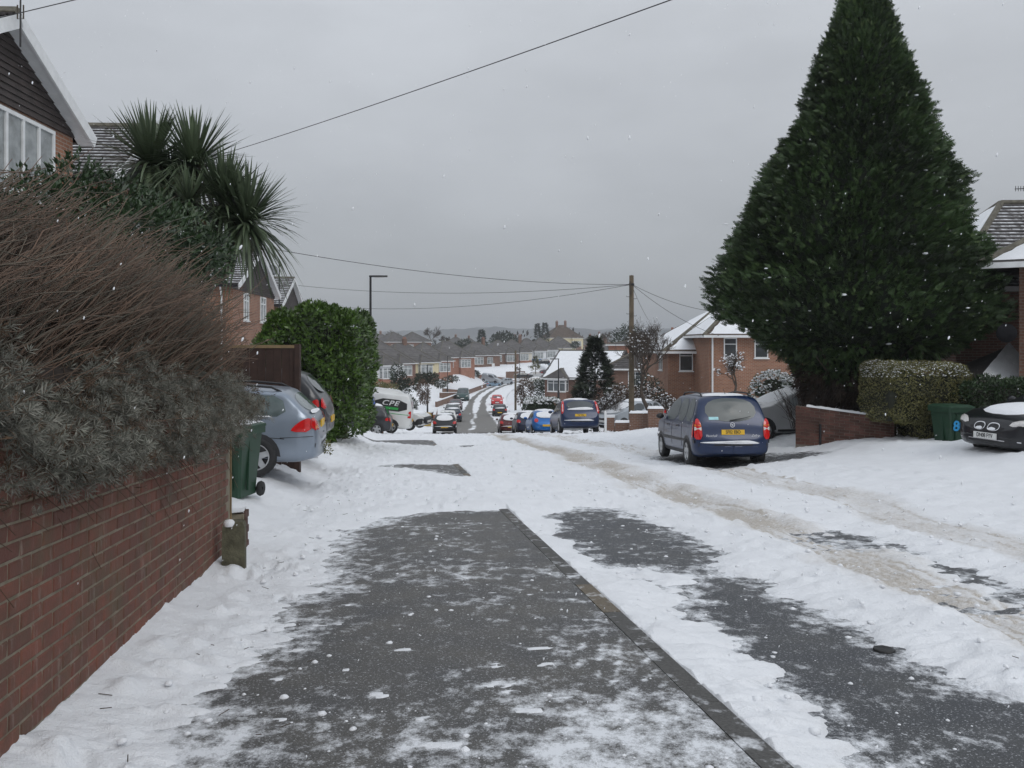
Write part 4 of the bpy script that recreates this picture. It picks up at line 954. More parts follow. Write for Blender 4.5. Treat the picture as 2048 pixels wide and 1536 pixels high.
# --- street lamps
def lamp(loc, H, rz, label, arm=.62):
    l = empty('street_lamp', loc, rz); tag(l, label, 'street lamp', 'black street lamps along the road')
    MB().lathe([(.105,-.6),(.105,1.05),(.085,1.1),(.07,1.12),(.06,H*.5),(.052,H-.12)], 12).build('column', M_iron, l, True)
    MB().tube([(0,0,H-.13),(0,0,H-.03),(.06,0,H)], [.052,.05,.04], 10).build('bracket', M_iron, l, True)
    hd = MB(); pr_ = [(-.06, .05), (0, .085), (.25, .12), (.55, .10), (arm+.08, .04)]
    for xx, ww in pr_: hd.v += [(xx, -ww, H-.03), (xx, ww, H-.03), (xx, ww*.8, H+.05), (xx, -ww*.8, H+.05)]
    for i in range(4):
        for j in range(4): hd.f.append([i*4+j, i*4+(j+1)%4, (i+1)*4+(j+1)%4, (i+1)*4+j]); hd.m.append(0)
    hd.f += [[3,2,1,0],[16,17,18,19]]; hd.m += [0, 0]; hd.build('lantern', M_iron, l)
    MB().box(.2, .6, -.08, .08, H-.05, H-.031).build('lens', M_clear, l)
    return l
x, y, z = at(741, 852, 40); lamp((x, y, z), (852-553)/FPX*40, 0, 'tall black street lamp rising beside the laurel hedge', .72)
x, y, z = at(855, 826, 104); lamp((x, y, z), (826-730)/FPX*104, 0, 'black street lamp by the low brick wall at the van', .75)
x, y, z = at(1117, 803, 84); lamp((x, y, z), (803-718)/FPX*84, math.pi, 'black street lamp behind the blue people carrier roof', .75)
x, y, z = at(1039.5, 748, 195); lamp((x, y, z), (748-695)/FPX*195, 0, 'slim street lamp among the far bungalows', .75)
x, y, z = at(895, 785, 150); lamp((x, y, z), (785-712)/FPX*150, 0, 'slim street lamp above the row of parked cars', .75)
# --- telegraph poles and wires
def tpole(label, px, ptop, pbot, d, steps=True):
    x, y, z = at(px, pbot, d); H = (pbot-ptop)/FPX*d
    p = empty('telegraph_pole', (x, y, z)); tag(p, label, 'telegraph pole', 'wooden telegraph poles')
    MB().lathe([(.15,-1.5),(.145,0),(.11,H),(.0,H+.02)], 12).build('pole', M_wood, p, True)
    if steps:
        MB().box(-.13, -.02, -.16, -.1, H-.95, H-.3).build('cable_box', M_bark, p)
        for i, hh in enumerate((H-1.05, H-1.9, H-2.5, H-3.1)):
            for sx in (-1, 1): MB().tube([(sx*.1, 0, hh-.1*(sx > 0)), (sx*.24, 0, hh-.1*(sx > 0)), (sx*.24, 0, hh+.05-.1*(sx > 0))], .012, 6).build('step_iron', M_iron, p)
        MB().lathe([(.12,0),(.14,.03),(.14,.09),(.12,.12)], 12, (0,0,H-.5)).build('ring_bracket', M_iron, p)
    return x, y, z+H
ptx, pty, ptz = tpole('tall weathered telegraph pole with step irons and radiating wires', 1263, 551, 862, 42)
tpole('plain brown telegraph pole beside the shrubs down the hill', 1031, 701, 806, 110, False)
def wire(name, label, a, b, sag, r=.011, grp='overhead telephone wires'):
    a, b = Vector(a), Vector(b); pts = []
    for i in range(21):
        k = i/20; p = a.lerp(b, k); p.z -= sag*4*k*(1-k); pts.append(p)
    return tag(MB().tube(pts, r, 5).build(name, M_iron, None, True), label, 'wire', grp)
top = (ptx, pty-.12, ptz-.45)
wire('telephone_wire', 'wire from the pole top to the cordyline side house', top, at(540, 497, 30), .35)
wire('telephone_wire', 'wire from the pole top to the dish gable house', top, at(597, 571, 52), .45)
wire('telephone_wire', 'lowest wire sagging from the pole top to the lowest gabled house', top, at(604, 608, 58), .7)
wire('telephone_wire', 'wire from the pole top into the conifer side of the orange house', top, at(1445, 625, 43), .25)
wire('telephone_wire', 'steeper wire from the pole top down to the orange house eaves', top, at(1440, 672, 46), .3)
wire('telephone_wire', 'wire dropping from the pole top beside its step irons', (ptx+.1, pty, ptz-.7), at(1297, 640, 60), .1)
wire('telephone_wire', 'long overhead wire crossing the sky above the street', at(2300, -352, 6.5), at(352, 336, 24.0), .12, .0075)
wire('telephone_wire', 'short wire end at the ridge of the tile-hung gable', at(-200, 82, 14.3), at(900, -186, 9), .02, .0075)
# --- fence panel in the drive, small posts, grit bin
fp = empty('fence_panel', at(560, 800, 16.4)); fp.location.z = gz(fp.location.x, fp.location.y); tag(fp, 'dark stained timber fence panel in front of the laurel hedge', 'fence')
zt = at(0, 690, 16.4)[2]-fp.location.z
for i in range(9):
    MB().box(-1.05+i*.155, -.90+i*.155, -.012+.012*(i % 2), .008+.012*(i % 2), -.1, zt-.06).build('board', M_fence, fp)
MB().box(-1.05, .29, -.03, .04, zt-.06, zt).build('top_rail', M_fencetop, fp); MB().box(.29, .39, -.05, .07, -.2, zt+.02).build('fence_post', M_fence, fp)
wp = empty('timber_post', at(690, 878, 27)); tag(wp, 'short brown timber post in the snow below the laurel hedge', 'post')
MB().box(-.08, .08, -.08, .08, -.3, .36).build('post', M_wood, wp); MB().box(-.07, .07, -.07, .07, .362, .40).build('snow_cap', M_snowcap, wp)
bo = empty('brick_bollard', at(762, 851, 41.5)); tag(bo, 'round-topped orange brick gate pillar with a snow cap beside the lamp', 'pillar')
MB().box(-.11, .11, -.11, .11, -.4, .35).build('pillar', M_brickred, bo); MB().lathe([(.0,.10),(.08,.08),(.14,.02),(.14,-.02)], 12, (0,0,.37)).build('snow_cap', M_snowcap, bo, True)
gb = empty('grit_bin', at(849, 846, 60), math.radians(12)); tag(gb, 'yellow grit bin standing in snow behind the white car', 'grit bin')
MB().prism([(-.42,-.2),(.42,-.2),(.48,.5),(-.48,.5)], -.3, .3).build('body', M_grit, gb); MB().prism([(-.52,.5),(.52,.5),(.4,.72),(-.4,.72)], -.34, .34).build('lid', M_grit, gb)
# far low garden walls with snow tops
for i, (pa, pb, d0, d1, h, lab, m_) in enumerate([((842, 794), (868, 784), 88, 96, .35, 'orange brick wall edging the garden by the lamp', M_brickred), ((869, 796), (873, 778), 88, 104, .4, 'orange brick return wall running down to the lamp', M_brickred),
     ((872, 789), (930, 768), 118, 150, .45, 'brown brick wall with snow on top along the far pavement', M_brickdk), ((936, 768), (972, 757), 155, 180, .5, 'continuing brown brick wall by the silver cars', M_brickdk),
     ((955, 753), (1010, 752), 200, 204, .5, 'low brown wall in front of the van drive', M_brickdk), ((885, 760), (930, 756), 150, 152, .5, 'upper terrace wall below the dormer bungalow', M_brickdk), ((880, 770), (925, 765), 140, 145, .5, 'lower terrace wall below the dormer bungalow', M_brickdk),
     ((1012, 746), (1050, 744), 212, 214, 1.4, 'grey fence between the pale bungalow and the drive', M_brickdk)]):
    a, b = Vector(at(*pa, d0)), Vector(at(*pb, d1)); a.z = min(a.z, gz(a.x, a.y)+.35); b.z = min(b.z, gz(b.x, b.y)+.35); o = empty('garden_wall', a); tag(o, lab, 'wall', 'low garden walls across the valley')
    e = b-a; q = MB(); nn = Vector((e.y, -e.x, 0)).normalized()*.12; dn = Vector((0,0,-1.0)); up = Vector((0,0,h))
    q.add([nn+dn, e+nn+dn, e+nn+up, nn+up, -nn+dn, e-nn+dn, e-nn+up, -nn+up], [(0,1,2,3),(7,6,5,4),(3,2,6,7),(0,3,7,4),(1,5,6,2)]); q.build('wall', m_, o)
    up2 = Vector((0,0,h+.10)); n2 = nn*1.2; u1 = up+Vector((0,0,.003))
    MB().add([n2+u1, e+n2+u1, e+n2+up2, n2+up2, -n2+u1, e-n2+u1, e-n2+up2, -n2+up2], [(0,1,2,3),(7,6,5,4),(3,2,6,7),(0,3,7,4),(1,5,6,2)]).build('snow_cap', M_snowcap, o)

x, y = st2xy(*px2st(1768, 1270)); sk = empty('rubber_scrap', (x, y, gz(x, y)-.075), .4); tag(sk, 'small black scrap lying on the frosted road', 'scrap')
MB().lathe([(.0,.004),(.05,.005),(.07,.0),(.06,-.03)], 7, (0,0,-.012)).build('scrap', M_ink, sk, True)
# ------------------------------------------------------------------ vehicles
def chaikin(p, it=2, closed=True):
    p = [tuple(q) for q in p]
    for _ in range(it):
        n = len(p); o = []
        for i in range(n if closed else n-1):
            a, b = p[i], p[(i+1) % n]
            o += [(a[0]*.75+b[0]*.25, a[1]*.75+b[1]*.25), (a[0]*.25+b[0]*.75, a[1]*.25+b[1]*.75)]
        p = o
    return p
class Shell:
    """Closed car body from a side profile: |y| < Y(x, z). x runs from the rear (0) to the nose (L)."""
    def __init__(s, L, W, top, belt=.92, bot=.2, tumble=.62, rr=.32, rf=.5, nr=4., nf=3., fine=1.0, crown=.015, waist=.0):
        s.L, s.W = L, W; s.top, s.belt, s.tumble = top, belt, tumble; s.rr, s.rf, s.nr, s.nf, s.botz, s.crown, s.waist = rr, rf, nr, nf, bot, crown, waist
        q = np.linspace(0, 1, int(14*fine)); xr = rr*(1-(1-q**nr)**(1/nr)); xf = L-rf*(1-(1-q**nf)**(1/nf))
        mid = np.arange(rr+.05, L-rf-.02, .08/fine)
        s.xs = np.unique(np.round(np.concatenate([xr, mid, xf]), 5))
        s.rings = np.array([s.ring(x) for x in s.xs])       # n, m, 2
        zg = np.linspace(.1, max(p[1] for p in top)+.03, 150); s.zg = zg
        s.tx = np.linspace(0, L, 420)
        s.T = np.array([np.interp(zg, *(lambda r: (r[:, 1], r[:, 0]))(s.ring(x)), left=0, right=0) for x in s.tx])
    def plan(s, x):
        h = 1.0
        if x < s.rr: h = max(0, 1-(1-x/s.rr)**s.nr)**(1/s.nr)
        if x > s.L-s.rf: h = min(h, max(0, 1-(1-(s.L-x)/s.rf)**s.nf)**(1/s.nf))
        return h*s.W/2
    def ring(s, x):
        hw = max(s.plan(x), .004); T = float(np.interp(x, [p[0] for p in s.top], [p[1] for p in s.top]))
        e = min(x, s.L-x); b = s.botz + .10*max(0, 1-e/.45)**2
        belt = min(s.belt, T-.05); c = T-belt; k = min(1, c/.25)
        rw = .965 - s.tumble*c/(s.W/2)*.5
        mid = (b+belt)*.5
        P = [(0, b), (.80*hw, b+.002), (.94*hw, b+.05), (.985*hw, b+.16), (hw, mid), (.995*hw, mid+.12*(belt-mid)/.3 if belt-mid > .15 else mid+.01), (.97*hw, belt), (max(.1, rw+.02)*hw, T-.10*k-.03*(1-k)), (max(.1, rw-.02)*hw, T-.05*k-.015*(1-k)), (max(.08, rw-.14)*hw, T-.014), (.35*hw, T+s.crown*.7), (0, T+s.crown)]
        P = np.array(P); cnt = [4, 3, 3, 4, 3, 3, 7, 3, 3, 4, 3]
        o = []
        for i in range(len(cnt)):
            for j in range(cnt[i]): o.append(P[i]+(P[i+1]-P[i])*j/cnt[i])
        o.append(P[-1]); o = np.array(o)
        for _ in range(2): o[1:-1] = (o[:-2]+2*o[1:-1]+o[2:])/4
        o[:, 1] = np.maximum.accumulate(o[:, 1]+np.arange(len(o))*1e-6)
        return o
    def body(s):
        n, m, _ = s.rings.shape
        half = s.rings; oth = half[:, ::-1][:, 1:-1] * np.array([-1, 1])
        r = np.concatenate([half, oth], 1)
        V = np.concatenate([np.repeat(s.xs[:, None, None], r.shape[1], 1), r], 2)
        return V.reshape(-1, 3), grid_faces(n, r.shape[1], True)
    def Y(s, x, z):
        i = np.clip((np.asarray(x)/s.L)*(len(s.tx)-1), 0, len(s.tx)-1.001); j = np.clip((np.asarray(z)-s.zg[0])/(s.zg[1]-s.zg[0]), 0, len(s.zg)-1.001)
        i0, j0 = i.astype(int), j.astype(int); a, b = i-i0, j-j0
        return (s.T[i0, j0]*(1-b)+s.T[i0, j0+1]*b)*(1-a) + (s.T[i0+1, j0]*(1-b)+s.T[i0+1, j0+1]*b)*a
    def X(s, y, z, front=False):
        y = np.abs(np.asarray(y, float)); z = np.asarray(z, float); xs = s.tx[::-1] if front else s.tx
        col = np.stack([s.Y(np.full(z.shape, x), z) for x in xs]) if False else None
        j = np.clip((z-s.zg[0])/(s.zg[1]-s.zg[0]), 0, len(s.zg)-1.001); j0 = j.astype(int); b = j-j0
        col = s.T[:, j0]*(1-b)+s.T[:, j0+1]*b
        if front: col = col[::-1]
        y = np.minimum(y, .975*col.max(0))
        hit = col > y[None]; k = np.argmax(hit, 0); k = np.where(hit.any(0), k, len(xs)//2); k1 = np.maximum(k-1, 0)
        c0 = col[k1, np.arange(len(z))]; c1 = col[k, np.arange(len(z))]; f = np.clip((y-c0)/np.maximum(c1-c0, 1e-6), 0, 1)
        return xs[k1]+(xs[k]-xs[k1])*f
    def Z(s, x, y):
        x = np.asarray(x, float); y = np.abs(np.asarray(y, float)); i = np.clip(x/s.L*(len(s.tx)-1), 0, len(s.tx)-1).astype(int)
        row = s.T[i]; hit = row > y[:, None]; k = row.shape[1]-1-np.argmax(hit[:, ::-1], 1); k = np.where(hit.any(1), k, 0)
        k2 = np.minimum(k+1, row.shape[1]-1); c0 = row[np.arange(len(x)), k]; c1 = row[np.arange(len(x)), k2]
        f = np.clip((c0-y)/np.maximum(c0-c1, 1e-6), 0, 1); return s.zg[k]+(s.zg[k2]-s.zg[k])*f
    def patch(s, poly, mode, eps=.006, rnd=1, rings=5, side=1):
        p = np.array(chaikin(poly, rnd) if rnd else poly); c = p.mean(0); n = len(p)
        q = np.concatenate([c[None]] + [c+(p-c)*(k/rings) for k in range(1, rings+1)])
        if mode == 'side': V = np.stack([q[:, 0], side*(s.Y(q[:, 0], q[:, 1])+eps), q[:, 1]], 1)
        elif mode == 'rear': V = np.stack([s.X(q[:, 0], q[:, 1])-eps, q[:, 0], q[:, 1]], 1)
        elif mode == 'front': V = np.stack([s.X(q[:, 0], q[:, 1], True)+eps, q[:, 0], q[:, 1]], 1)
        else: V = np.stack([q[:, 0], q[:, 1], s.Z(q[:, 0], q[:, 1])+eps], 1)
        F = [(0, 1+(i+1) % n, 1+i) for i in range(n)]
        for k in range(rings-1):
            o = 1+k*n
            F += [(o+i, o+(i+1) % n, o+n+(i+1) % n, o+n+i) for i in range(n)]
        return V, F
_wheels = {}
def wheel_meshes(r, wd, style):
    key = (r, wd, style)
    if key in _wheels: return _wheels[key]
    def lat(prof, n=28):
        q = MB()
        for rr, yy in prof:
            for k in range(n): q.v.append((rr*math.cos(k*2*math.pi/n), yy, rr*math.sin(k*2*math.pi/n)))
        for i in range(len(prof)-1):
            for k in range(n): q.f.append([i*n+k, i*n+(k+1) % n, (i+1)*n+(k+1) % n, (i+1)*n+k]); q.m.append(0)
        return q
    h = wd/2
    ty = lat([(r*.6, -h), (r*.9, -h), (r, -h*.7), (r, h*.7), (r*.9, h), (r*.66, h), (r*.62, h*.8), (r*.62, -h)]).mesh('tyre', M_tyre, True)
    q = lat([(r*.66, h*.96), (r*.60, h*.99), (r*.585, h*.7)])
    ns = 5 if style == 'five' else 7
    for k in range(ns):
        a = 2*math.pi*k/ns+.3; w0, w1 = .055, .04
        ca, sa = math.cos(a), math.sin(a)
        def pt(rr, tt, yy): return (rr*ca-tt*sa, yy, rr*sa+tt*ca)
        q.add([pt(.03,-w0,h*.86), pt(r*.6,-w1,h*.93), pt(r*.6,w1,h*.93), pt(.03,w0,h*.86), pt(.03,-w0,h*.5), pt(r*.6,-w1,h*.5), pt(r*.6,w1,h*.5), pt(.03,w0,h*.5)], [(0,1,2,3),(0,4,5,1),(3,2,6,7)])
    n0 = len(q.v)
    for k in range(14): q.v.append((.06*math.cos(k*2*math.pi/14), h*.9, .06*math.sin(k*2*math.pi/14)))
    q.f.append([n0+k for k in range(14)]); q.m.append(0)
    ri = q.mesh('rim', M_rim)
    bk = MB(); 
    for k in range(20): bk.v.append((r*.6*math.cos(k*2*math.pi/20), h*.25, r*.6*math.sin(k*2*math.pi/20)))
    bk.f.append(list(range(20))); bk.m.append(0); bk = bk.mesh('brake_shadow', M_dark)  # flat black disc: shade between the spokes put into its colour
    _wheels[key] = (ty, ri, bk); return _wheels[key]
PAINT = {}
def paint(name, col, rough=.32, metal=.35):
    if name not in PAINT: PAINT[name] = mat('paint_'+name, col, rough, metal=metal, var=.12, scale=1.5, coat=.35)
    return PAINT[name]
def vmesh(car, name, V, F, m, smooth=True):
    me = bpy.data.meshes.new(name); me.from_pydata([tuple(map(float, v)) for v in V], [], [tuple(map(int, f)) for f in F]); me.update()
    if smooth: me.polygons.foreach_set('use_smooth', [True]*len(F))
    addmats(me, m); return link(name, me, car)
SPEC = {
 'mpv':   dict(L=4.32, W=1.74, top=[(0,.60),(.05,.74),(.10,1.0),(.16,1.12),(.34,1.50),(.45,1.58),(.8,1.63),(1.6,1.66),(2.3,1.63),(2.75,1.50),(3.35,1.10),(3.85,.98),(4.15,.84),(4.32,.6)], belt=.98, tumble=.55, wb=2.70, ro=.78, wr=.315),
 'cmax':  dict(L=4.37, W=1.83, top=[(0,.60),(.06,.78),(.14,1.08),(.42,1.48),(.6,1.54),(1.4,1.58),(2.2,1.55),(2.7,1.40),(3.3,1.08),(3.9,.95),(4.2,.80),(4.37,.6)], belt=.98, tumble=.60, wb=2.64, ro=.82, wr=.32),
 'hatch': dict(L=3.98, W=1.70, top=[(0,.58),(.06,.76),(.14,.98),(.5,1.34),(.7,1.40),(1.3,1.45),(2.0,1.43),(2.4,1.30),(3.0,1.00),(3.55,.90),(3.85,.74),(3.98,.56)], belt=.93, tumble=.62, wb=2.5, ro=.68, wr=.30),
 'round': dict(L=3.62, W=1.64, top=[(0,.55),(.08,.78),(.22,1.0),(.55,1.28),(.85,1.37),(1.3,1.40),(1.8,1.37),(2.2,1.24),(2.75,.98),(3.2,.88),(3.5,.70),(3.62,.52)], belt=.90, tumble=.66, wb=2.45, ro=.55, wr=.28, rr=.5),
 'estate':dict(L=4.53, W=1.82, top=[(0,.58),(.05,.80),(.10,.93),(.20,1.03),(.52,1.33),(.62,1.37),(1.3,1.42),(2.2,1.42),(2.7,1.32),(3.3,1.02),(4.0,.92),(4.4,.76),(4.53,.55)], belt=.93, tumble=.62, wb=2.76, ro=.98, wr=.32),
 'saloon':dict(L=4.55, W=1.78, top=[(0,.58),(.05,.85),(.15,.98),(.75,1.03),(1.35,1.38),(1.9,1.43),(2.5,1.40),(2.9,1.27),(3.45,1.0),(4.1,.90),(4.42,.76),(4.55,.55)], belt=.93, tumble=.62, wb=2.68, ro=1.02, wr=.31),
 'coupe': dict(L=4.50, W=1.80, top=[(0,.58),(.05,.82),(.15,.98),(.6,1.02),(1.3,1.33),(1.8,1.38),(2.3,1.35),(2.75,1.22),(3.3,.99),(4.05,.88),(4.38,.75),(4.50,.55)], belt=.92, tumble=.62, wb=2.72, ro=.96, wr=.32),
 'van':   dict(L=4.89, W=1.90, top=[(0,.55),(.03,.9),(.07,1.35),(.16,1.86),(.35,1.97),(1.5,2.0),(2.9,1.97),(3.3,1.86),(3.95,1.30),(4.3,1.16),(4.7,1.0),(4.89,.6)], belt=1.12, tumble=.30, wb=3.0, ro=.98, wr=.335, bot=.24),
 'smallvan': dict(L=4.3, W=1.78, top=[(0,.55),(.03,.9),(.06,1.3),(.14,1.72),(.3,1.80),(1.5,1.83),(2.3,1.80),(2.7,1.66),(3.25,1.15),(3.8,1.0),(4.15,.86),(4.3,.58)], belt=1.05, tumble=.35, wb=2.7, ro=.75, wr=.31),
}
def car(kind, label, loc, rz, col, name='parked_car', cat='car', group='cars parked along the street', snow=(), plate=None, fine=1.0, lamps='std', rails=False, parts=True, pitch=0., glass=None, roll=0.):
    sp = dict(SPEC[kind]); wb, ro, wr = sp.pop('wb'), sp.pop('ro'), sp.pop('wr'); L, W = sp['L'], sp['W']
    S = Shell(fine=fine, **sp); belt = sp['belt']; H = max(p[1] for p in sp['top']); van = kind in ('van', 'smallvan')
    c = empty(name, loc); c.rotation_euler = (roll, -pitch, rz); tag(c, label, cat, group)
    gm = glass or M_glass
    off = np.array([-L/2, 0, 0])
    def put(nm, vf, m, parent=c, smooth=True): return vmesh(parent, nm, np.asarray(vf[0])+off, vf[1], m, smooth)
    V, F = S.body(); put('body', (V, F), col)
    tp = sp['top']; zt = lambda x: float(np.interp(x, [p[0] for p in tp], [p[1] for p in tp]))
    # roof range
    xr = [x for x in np.linspace(0, L, 200) if zt(x) > H-.10]; x0r, x1r = xr[0], xr[-1]
    xw = [x for x in np.linspace(x1r, L, 200) if zt(x) > belt+.09][-1]      # foot of the windscreen
    for s in (-1, 1):                                   # side glass in three lights, parted by pillars
        zb, ztp = belt+.03, H-.13
        if not van:
            xa = x0r+.0 if kind in ('saloon', 'coupe') else x0r-.02
            cuts = [xa+.06, xa+(x1r-xa)*.30, xa+(x1r-xa)*.66, x1r+.05]
            if kind in ('saloon', 'coupe', 'round'): cuts = [xa-.10, xa+(x1r-xa)*.42, x1r+.02]
            for i in range(len(cuts)-1):
                a, b = cuts[i]+.035, cuts[i+1]-.035; last = i == len(cuts)-2; first = i == 0
                lowb = b+(xw-b)*.62 if last else b+.02; lowa = a-(.16 if kind in ('saloon', 'coupe', 'round') else .08) if first else a-.02
                put('side_window', S.patch([(lowa, zb), (lowb, zb), (b if not last else b-.02, ztp), (a+(.02 if first else 0), ztp)], 'side', .006, 1, 4, s), gm)
        else:
            a, b = x1r-.75, x1r+.02
            put('side_window', S.patch([(a, belt+.06), (xw-.12, belt+.06), (b, H-.22), (a, H-.22)], 'side', .006, 1, 4, s), gm)
        for wx in (ro, ro+wb):                           # wheel arch and wheel
            n = 22; poly = [(wx+(wr+.055)*math.cos(k*2*math.pi/n), max(S.botz+.005, wr+(wr+.055)*math.sin(k*2*math.pi/n))) for k in range(n)]
            put('wheel_arch', S.patch(poly, 'side', .004, 0, 3, s), M_dark, smooth=False)
            ty, ri, bk = wheel_meshes(wr, .20, 'five')
            w_ = link('wheel', ty, c); w_.location = (wx-L/2, s*(W/2-.085), wr-.005); w_.rotation_euler = (0, 0, 0 if s > 0 else math.pi)
            if parts: link('rim', ri, w_); link('spoke_gap_shade', bk, w_)
        mz = belt+.10; mx_ = xw-.28
        q = MB(); cy = float(S.Y(np.array([mx_]), np.array([belt]))[0])
        for i in range(7):
            for j in range(10):
                th = math.pi*i/6; ph = 2*math.pi*j/10
                q.v.append((mx_-L/2+.07*math.sin(th)*math.cos(ph), s*(cy+.11)+.105*math.cos(th), mz+.075*math.sin(th)*math.sin(ph)))
        for i in range(6):
            for j in range(10): q.f.append([i*10+j, i*10+(j+1) % 10, (i+1)*10+(j+1) % 10, (i+1)*10+j]); q.m.append(0)
        q.build('mirror', col if kind not in ('mpv', 'van') else M_dark, c, True)
        if parts and not van: put('sill_trim', S.patch([(ro+wr+.1, .26), (ro+wb-wr-.1, .26), (ro+wb-wr-.1, .33), (ro+wr+.1, .33)], 'side', .008, 0, 2, s), M_dark)
    # screens
    k = (W/2)*(.965-.5*sp['tumble']*(H-belt)/(W/2))
    if not van:
        zlo = belt+.08 if kind != 'mpv' else 1.02
        zhi = H-.12
        if kind in ('saloon', 'coupe'): zlo = 1.06
        put('rear_window', S.patch([(-k*.92, zlo), (k*.92, zlo), (k*.84, zhi), (-k*.84, zhi)], 'rear', .007, 2, 6), gm)
    else: put('rear_window', S.patch([(-k*.85, belt+.12), (k*.85, belt+.12), (k*.8, H-.30), (-k*.8, H-.30)], 'rear', .007, 2, 6), gm)
    put('windscreen', S.patch([(-k*.96, belt+.12), (k*.96, belt+.12), (k*.84, H-.10), (-k*.84, H-.10)], 'front', .007, 1, 6), gm)
    # lamps
    hw = W/2
    for s in (-1, 1):
        if kind == 'mpv':
            prof = [(.60*hw, .60), (.985*hw, .60), (.985*hw, .80), (.95*hw, 1.02), (.80*hw, 1.06), (.66*hw, .86)]
            prof = [(.80*hw, .62), (.99*hw, .62), (.99*hw, .85), (.955*hw, 1.06), (.88*hw, 1.10), (.80*hw, .92)]
            tl = put('tail_light', S.patch([(s*a, b) for a, b in prof], 'rear', .012, 1, 4), M_red)
            put('indicator', S.patch([(s*.812*hw, .905), (s*.985*hw, .905), (s*.985*hw, .955), (s*.82*hw, .955)], 'rear', .016, 0, 2), M_amber, tl)
            put('reversing_light', S.patch([(s*.812*hw, .82), (s*.985*hw, .82), (s*.985*hw, .892), (s*.812*hw, .892)], 'rear', .016, 0, 2), M_clear, tl)
            put('side_lens', S.patch([(.20, .63), (.31, .66), (.29, .95), (.25, 1.05), (.20, .95)], 'side', .01, 1, 3, s), M_red, tl)
        elif kind == 'cmax':
            tl = put('tail_light', S.patch([(s*.86*hw, .88), (s*.985*hw, .84), (s*.93*hw, 1.28), (s*.865*hw, 1.48), (s*.79*hw, 1.48), (s*.81*hw, 1.2)], 'rear', .014, 1, 4), M_red)
            put('reversing_light', S.patch([(s*.875*hw, .96), (s*.925*hw, .96), (s*.885*hw, 1.30), (s*.845*hw, 1.30)], 'rear', .018, 0, 2), M_clear, tl)
        elif kind == 'round':
            put('tail_light', S.patch([(s*(.72*hw+.11*math.cos(a)), .80+.11*math.sin(a)) for a in np.linspace(0, 2*math.pi, 14)[:-1]], 'rear', .012, 0, 3), M_red)
        elif kind == 'estate':
            tl = put('tail_light', S.patch([(s*.62*hw, .74), (s*.99*hw, .74), (s*.99*hw, .95), (s*.68*hw, .93)], 'rear', .012, 1, 4), M_red)
            put('side_lens', S.patch([(.13, .72), (.46, .72), (.42, .80), (.28, .91), (.17, .95), (.13, .90)], 'side', .012, 1, 4, s), M_red, tl)
            put('indicator', S.patch([(s*.66*hw, .76), (s*.9*hw, .76), (s*.9*hw, .82), (s*.66*hw, .82)], 'rear', .016, 0, 2), M_amber, tl)
        elif van:
            tl = put('tail_light', S.patch([(s*.88*hw, .85), (s*.985*hw, .85), (s*.975*hw, 1.2), (s*.89*hw, 1.2)], 'rear', .012, 0, 3), M_red)
            put('side_lens', S.patch([(.08, .85), (.22, .85), (.22, .95), (.08, .95)], 'side', .01, 0, 3, s), M_red, tl); put('side_lens_clear', S.patch([(.08, .955), (.21, .955), (.20, 1.06), (.08, 1.06)], 'side', .01, 0, 3, s), M_clear, tl); put('side_lens', S.patch([(.08, 1.065), (.20, 1.065), (.19, 1.17), (.08, 1.17)], 'side', .01, 0, 3, s), M_red, tl)
        else:
            tl = put('tail_light', S.patch([(s*.64*hw, .74), (s*.985*hw, .72), (s*.97*hw, .93), (s*.76*hw, .93)], 'rear', .012, 1, 3), M_red)
            put('side_lens', S.patch([(.16, .74), (.34, .76), (.30, .88), (.18, .92)], 'side', .01, 1, 3, s), M_red, tl)
        zf = zt(L-.35) if not van else .98
        put('headlight', S.patch([(s*.50*hw, zf-.20), (s*.93*hw, zf-.16), (s*.90*hw, zf-.05), (s*.58*hw, zf-.09)], 'front', .012, 1, 3), M_clear)
    if parts:
        put('rear_bumper_trim', S.patch([(-.9*hw, .46), (.9*hw, .46), (.9*hw, .53), (-.9*hw, .53)], 'rear', .01, 0, 2), M_dark)
        put('grille', S.patch([(-.42*hw, .50), (.42*hw, .50), (.42*hw, .62), (-.42*hw, .62)], 'front', .01, 0, 2), M_dark)
        put('lower_grille', S.patch([(-.55*hw, .30), (.55*hw, .30), (.55*hw, .40), (-.55*hw, .40)], 'front', .01, 0, 2), M_dark)
    for s_, m_, z_ in (('rear', M_plate_y, .78 if kind in ('mpv', 'cmax') else .70), ('front', M_plate_w, .45)):
        if s_ == 'rear' and kind in ('hatch',): z_ = .50
        if s_ == 'rear' and kind in ('round',): z_ = .52
        if s_ == 'rear' and kind == 'estate': z_ = .80
        zz = np.array([z_]); xx = float(S.X(np.array([.0]), zz, s_ == 'front')[0])-L/2; d_ = -1 if s_ == 'rear' else 1
        pl = MB().box(min(xx, xx+d_*.022), max(xx, xx+d_*.022), -.26, .26, z_-.055, z_+.055).build('number_plate', m_, c)
        if plate and plate[0] == s_:
            tx = link('lettering', text_mesh(plate[1], .105, .001, space=.98, bold=.0015), pl)
            if s_ == 'rear': tx.location = (xx-.0245, 0, z_); tx.rotation_euler = (math.pi/2, 0, -math.pi/2)
            else: tx.location = (xx+.0245, 0, z_); tx.rotation_euler = (math.pi/2, 0, math.pi/2)
            tx.scale = (.80, 1, 1)
    if rails:
        for s in (-1, 1):
            pts = []
            xs_ = np.linspace(x0r+.12, x1r-.25, 12); yy = (W/2)*(.965-.5*sp['tumble']*(H-belt)/(W/2))-.10
            zz = S.Z(xs_, np.full(12, yy)); 
            pts = [(xs_[i]-L/2, s*yy, zz[i]+(.055 if 0 < i < 11 else -.01)) for i in range(12)]
            MB().tube(pts, .018, 8).build('roof_rail', M_dark, c, True)
